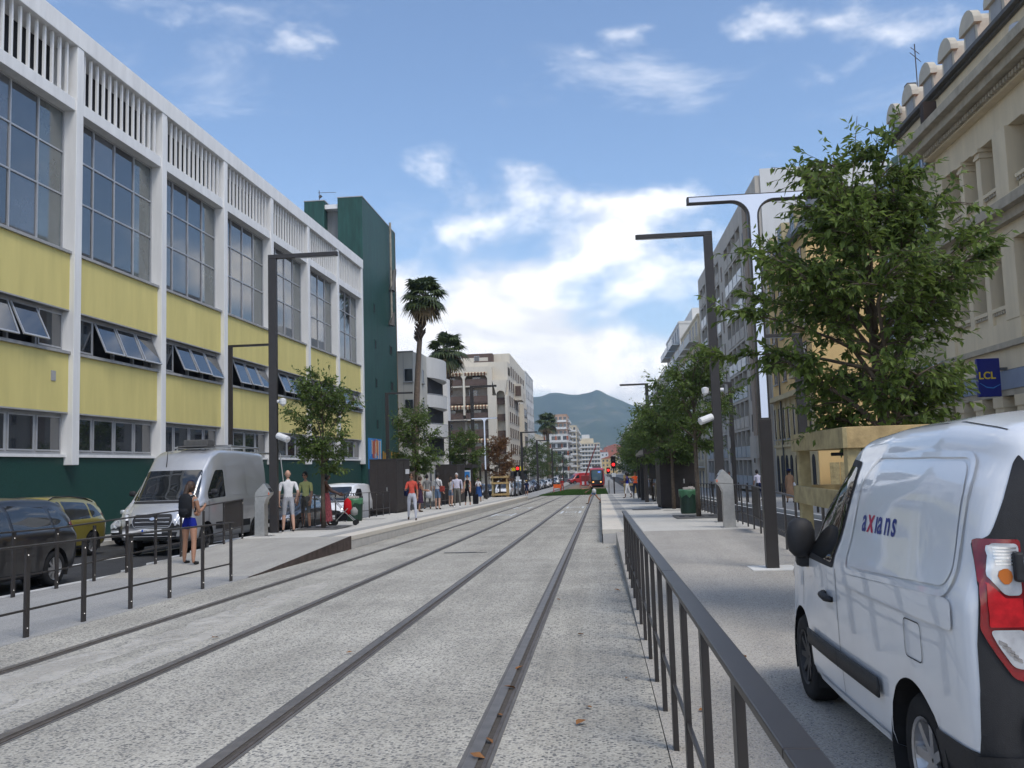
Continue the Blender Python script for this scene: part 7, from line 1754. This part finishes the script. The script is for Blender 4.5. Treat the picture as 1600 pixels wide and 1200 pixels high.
# stroller
st = thing('stroller', 'stroller with a bright red cover beside the green bin', 'stroller', (-8.36, 28.9, ZP(28.9)), R(-80)); st.scale = (.88, .88, .9)
fr = MB()
for sd in (-.22, .22): fr.tube([(sd, -.42, 1.0), (sd, -.1, .62), (sd, .42, .12)], .014, 6).tube([(sd, .15, .62), (sd, -.35, .12)], .014, 6)
fr.tube([(-.22, -.42, 1.0), (.22, -.42, 1.0)], .016, 6); fr.build('frame', M_steel, st)
MB().lathe([(.02, -.25), (.17, -.2), (.2, 0), (.17, .25), (.03, .36)], 14, (0, .12, .62), sx=1.0, sy=.8).build('red_cover', cloth('red', (.48, .012, .018)), st, smooth=True); MB().box(-.18, .18, -.28, .1, .2, .42).build('basket', c_black, st, bevel=.03)
for sd in (-.24, .24):
    for yy in (-.36, .42): MB().lathe([(.03, -.02), (.095, -.02), (.1, 0), (.095, .02), (.03, .02)], 14, (sd, yy, .1), axis='x').build('wheel', M_tyre, st)
MB().lathe([(.01, 0), (.12, .03), (.14, .18), (.05, .3)], 10, (.16, .38, .35)).build('bag', cloth('greybag', (.28, .28, .27)), st, smooth=True)
p, k = person('woman in coral top, pale trousers and sunglasses walking along the platform edge', -6.70, 31.7, ZP(31.7), 188, 1.68, 'tan', 'brown', c_coral, cloth('pale_grey', (.45, .47, .54)), c_leather, sleeve=.42, legs=((12, 6), (-10, 14)), arms=((-8, 10, 15), (20, 14, 75)), glasses=True, hips=1.05)
MB().lathe([(.03, -.16), (.13, -.14), (.14, .06), (.08, .12)], 12, tuple(k['wst'] + Vector((.20, -.06, -.02))), sx=.6, sy=1.0).build('shoulder_bag', c_navy, p, smooth=True)
MB().tube([tuple(k['wst'] + Vector((.2, -.06, .1))), tuple(k['nkb'] + Vector((.13, 0, -.02)))], .012, 5).build('bag_strap', c_navy, p)
person('woman in a plum dress standing behind the woman in coral', -8.36, 41.3, ZP(41.3), -60, 1.62, 'tan', 'brown', c_plum, c_plum, c_leather, sleeve=.08, arms=((18, 6, 60), (18, 6, 60)), skirt=(.30, .03, cloth('plum_pattern', (.045, .025, .05), .6, 20), 'waist'), leg_cut=.0)
p, k = person('man in white t-shirt and denim shorts with a shoulder strap, back to the viewer', -8.15, 44.8, ZP(44.8), -20, 1.80, 'fair', 'black', c_white, c_denim, M_black, sleeve=.42, leg_cut=.42, female=False, arms=((5, 9, 20), (8, 8, 25)), legs=((4, 2), (-6, 3)))
MB().tube([tuple(k['nkb'] + Vector((-.09, -.05, .0))), tuple(k['chs'] + Vector((0, -.125, 0))), tuple(k['wst'] + Vector((.16, -.06, -.02)))], .016, 5).build('bag_strap', c_black, p)
MB().box(.13, .33, -.10, .10, -.13, .13).build('striped_bag', cloth('bag_red', (.3, .06, .05), .6, 14), p, bevel=.02).location = k['wst'] + Vector((.05, -.02, -.1))
p, k = person('man in grey shirt holding a pale bag left of the white t-shirt man', -8.95, 46.2, ZP(46.2), 20, 1.76, 'tan', 'black', cloth('mid_grey', (.18, .18, .18)), c_khaki, M_black, sleeve=.42, leg_cut=.95, female=False)
MB().lathe([(.02, -.28), (.18, -.24), (.16, .05), (.03, .18)], 10, tuple(k['pel'] + Vector((.05, -.18, -.12))), sx=1, sy=.5).build('plastic_bag', cloth('bag_pale', (.5, .53, .58)), p, smooth=True)
p, k = person('woman in denim shorts raising a hand to her face beside the cabinet', -8.35, 50.0, ZP(50.0), -30, 1.62, 'fair', 'brown', cloth('white_print', (.5, .5, .48), .4, 20), c_denim, M_black, sleeve=.08, leg_cut=.3, arms=((35, 10, 105), (20, 8, 60)), hairlen=.16)
person('elderly man in white shirt and grey trousers facing the viewer', -7.58, 47.4, ZP(47.4), 178, 1.80, 'fair', 'grey', c_pale, cloth('warm_grey', (.15, .145, .13)), c_white, sleeve=.80, female=False, width=1.25, arms=((-10, 8, 15), (-10, 8, 15)), legs=((2, 1), (-4, 1)), hips=1.15)
p, k = person('woman in black sleeveless jumpsuit beside the elderly man', -7.75, 52.4, ZP(52.4), 182, 1.74, 'fair', 'brown', c_black, c_black, cloth('sandal', (.35, .2, .13)), sleeve=.04, leg_cut=.88, glasses=True, arms=((2, 6, 10), (6, 10, 12)), bare_mid=True)
su = thing('travel_bag', 'dark travel bag standing beside the woman in black', 'bag', (-7.30, 52.5, ZP(52.5))); MB().box(-.16, .16, -.12, .12, .04, .62).build('bag_body', c_black, su, bevel=.04); MB().tube([(-.08, 0, .6), (-.08, 0, .72), (.08, 0, .72), (.08, 0, .6)], .012, 5).build('bag_handle', M_trim, su)
person('woman in white t-shirt and long blue skirt looking at her phone near the map panels', -8.2, 60.5, ZP(60.5), 185, 1.64, 'tan', 'black', c_white, c_blue, c_leather, sleeve=.35, arms=((28, 5, 90), (28, 5, 90)), skirt=(.34, .035, c_blue, 'waist'), hairlen=.2, leg_cut=0, head=(0, -18))
person('person in dark clothes and straw hat walking beside the queue of cars', -8.5, 104.0, g(104), -5, 1.72, 'tan', 'brown', c_navy, c_navy, M_black, sleeve=.3, leg_cut=.45, female=False, hat=cloth('straw', (.42, .29, .1)), width=1.25, legs=((12, 8), (-10, 10)))
p, k = person('woman in dark top and denim shorts striding across the tracks with a white bag', -.45, 59.8, g(59.8), 82, 1.68, 'tan', 'brown', c_black, c_denim, c_leather, sleeve=.05, leg_cut=.22, lean=22, legs=((38, 22), (-32, 12)), arms=((50, 8, 35), (25, 10, 30)), hairlen=.12)
MB().lathe([(.03, -.16), (.14, -.12), (.13, .06), (.05, .12)], 12, tuple(k['wst'] + Vector((-.15, -.10, -.06))), sx=.45, sy=1).build('white_bag', c_white, p, smooth=True)
person('woman in blue top and white cropped trousers near the end of the right platform', 1.78, 60.0, ZP(60.0), 75, 1.68, 'dark', 'black', c_royal, c_white, c_leather, sleeve=.06, leg_cut=.72, legs=((14, 10), (-14, 10)), arms=((25, 6, 70), (15, 6, 60)), hairlen=.14, hips=1.1)
p, k = person('worker in an orange high visibility vest on the right platform', 2.22, 57.5, ZP(57.5), 180, 1.70, 'tan', 'brown', c_orange, cloth('dark_denim', (.05, .07, .11)), M_black, sleeve=.12, female=False, width=1.1, arms=((15, 6, 80), (15, 6, 80)))
MB().lathe([(.128, -.02), (.130, .02)], 20, tuple(k['wst'] + Vector((0, 0, .06))), sx=1.06, sy=.82, cap=False).build('reflective_band', mat('reflective', (.5, .45, .35), .4), p)
person('person in grey shirt and beige trousers leaning in the right shelter', 3.05, 49.3, ZP(49.3), 60, 1.72, 'tan', 'black', cloth('pale_shirt', (.36, .37, .38)), c_beige, M_black, sleeve=.7, female=False, lean=-6, arms=((60, 10, 20), (20, 8, 30)))
p, k = person('woman in a tan dress and dark hat with a white bag on the right footway', 9.55, 46.8, g(46.8) + .14, 5, 1.66, 'tan', 'brown', c_tan, c_tan, c_leather, sleeve=.6, skirt=(.42, .02, c_tan, 'chest'), hat=c_navy, group='people on the right footway', width=1.05)
MB().lathe([(.03, -.22), (.15, -.18), (.14, .02), (.04, .12)], 12, tuple(k['pel'] + Vector((.22, 0, .0))), sx=.5, sy=1).build('white_bag', c_white, p, smooth=True)
person('person in dark blue seen over the railing left of the right lamp', 8.7, 62.0, g(62) + .14, 170, 1.70, 'fair', 'brown', c_navy, c_denim, M_black, sleeve=.42, group='people on the right footway')
person('person in a pale shirt seen over the railing right of the right lamp', 8.9, 52.0, g(52) + .14, 20, 1.72, 'tan', 'black', c_pale, c_navy, M_black, sleeve=.42, female=False, group='people on the right footway', lean=10)
person('worker in red beside the orange barrier', -5.2, 124.0, g(124), 190, 1.74, 'tan', 'brown', cloth('work_red', (.4, .03, .02)), cloth('work_red', (.4, .03, .02)), M_black, sleeve=.8, female=False, group='people at the works', hat=c_white)
# ================================================================ AIR
def haze():
    m = bpy.data.materials.new('moist_air'); m.use_nodes = True; nt = m.node_tree; nt.nodes.clear()
    o = nt.nodes.new('ShaderNodeOutputMaterial'); v = nt.nodes.new('ShaderNodeVolumePrincipled')
    v.inputs['Color'].default_value = (0.60, 0.78, 1.0, 1); v.inputs['Density'].default_value = 0.00021; v.inputs['Anisotropy'].default_value = 0.25
    nt.links.new(v.outputs[0], o.inputs['Volume'])
    h = MB().box(-2650, 2650, -120, 4640, -75, 292).build('haze', m)
    tag(h, 'thin bluish summer haze filling the air over the street', 'haze', kind='stuff')
haze()
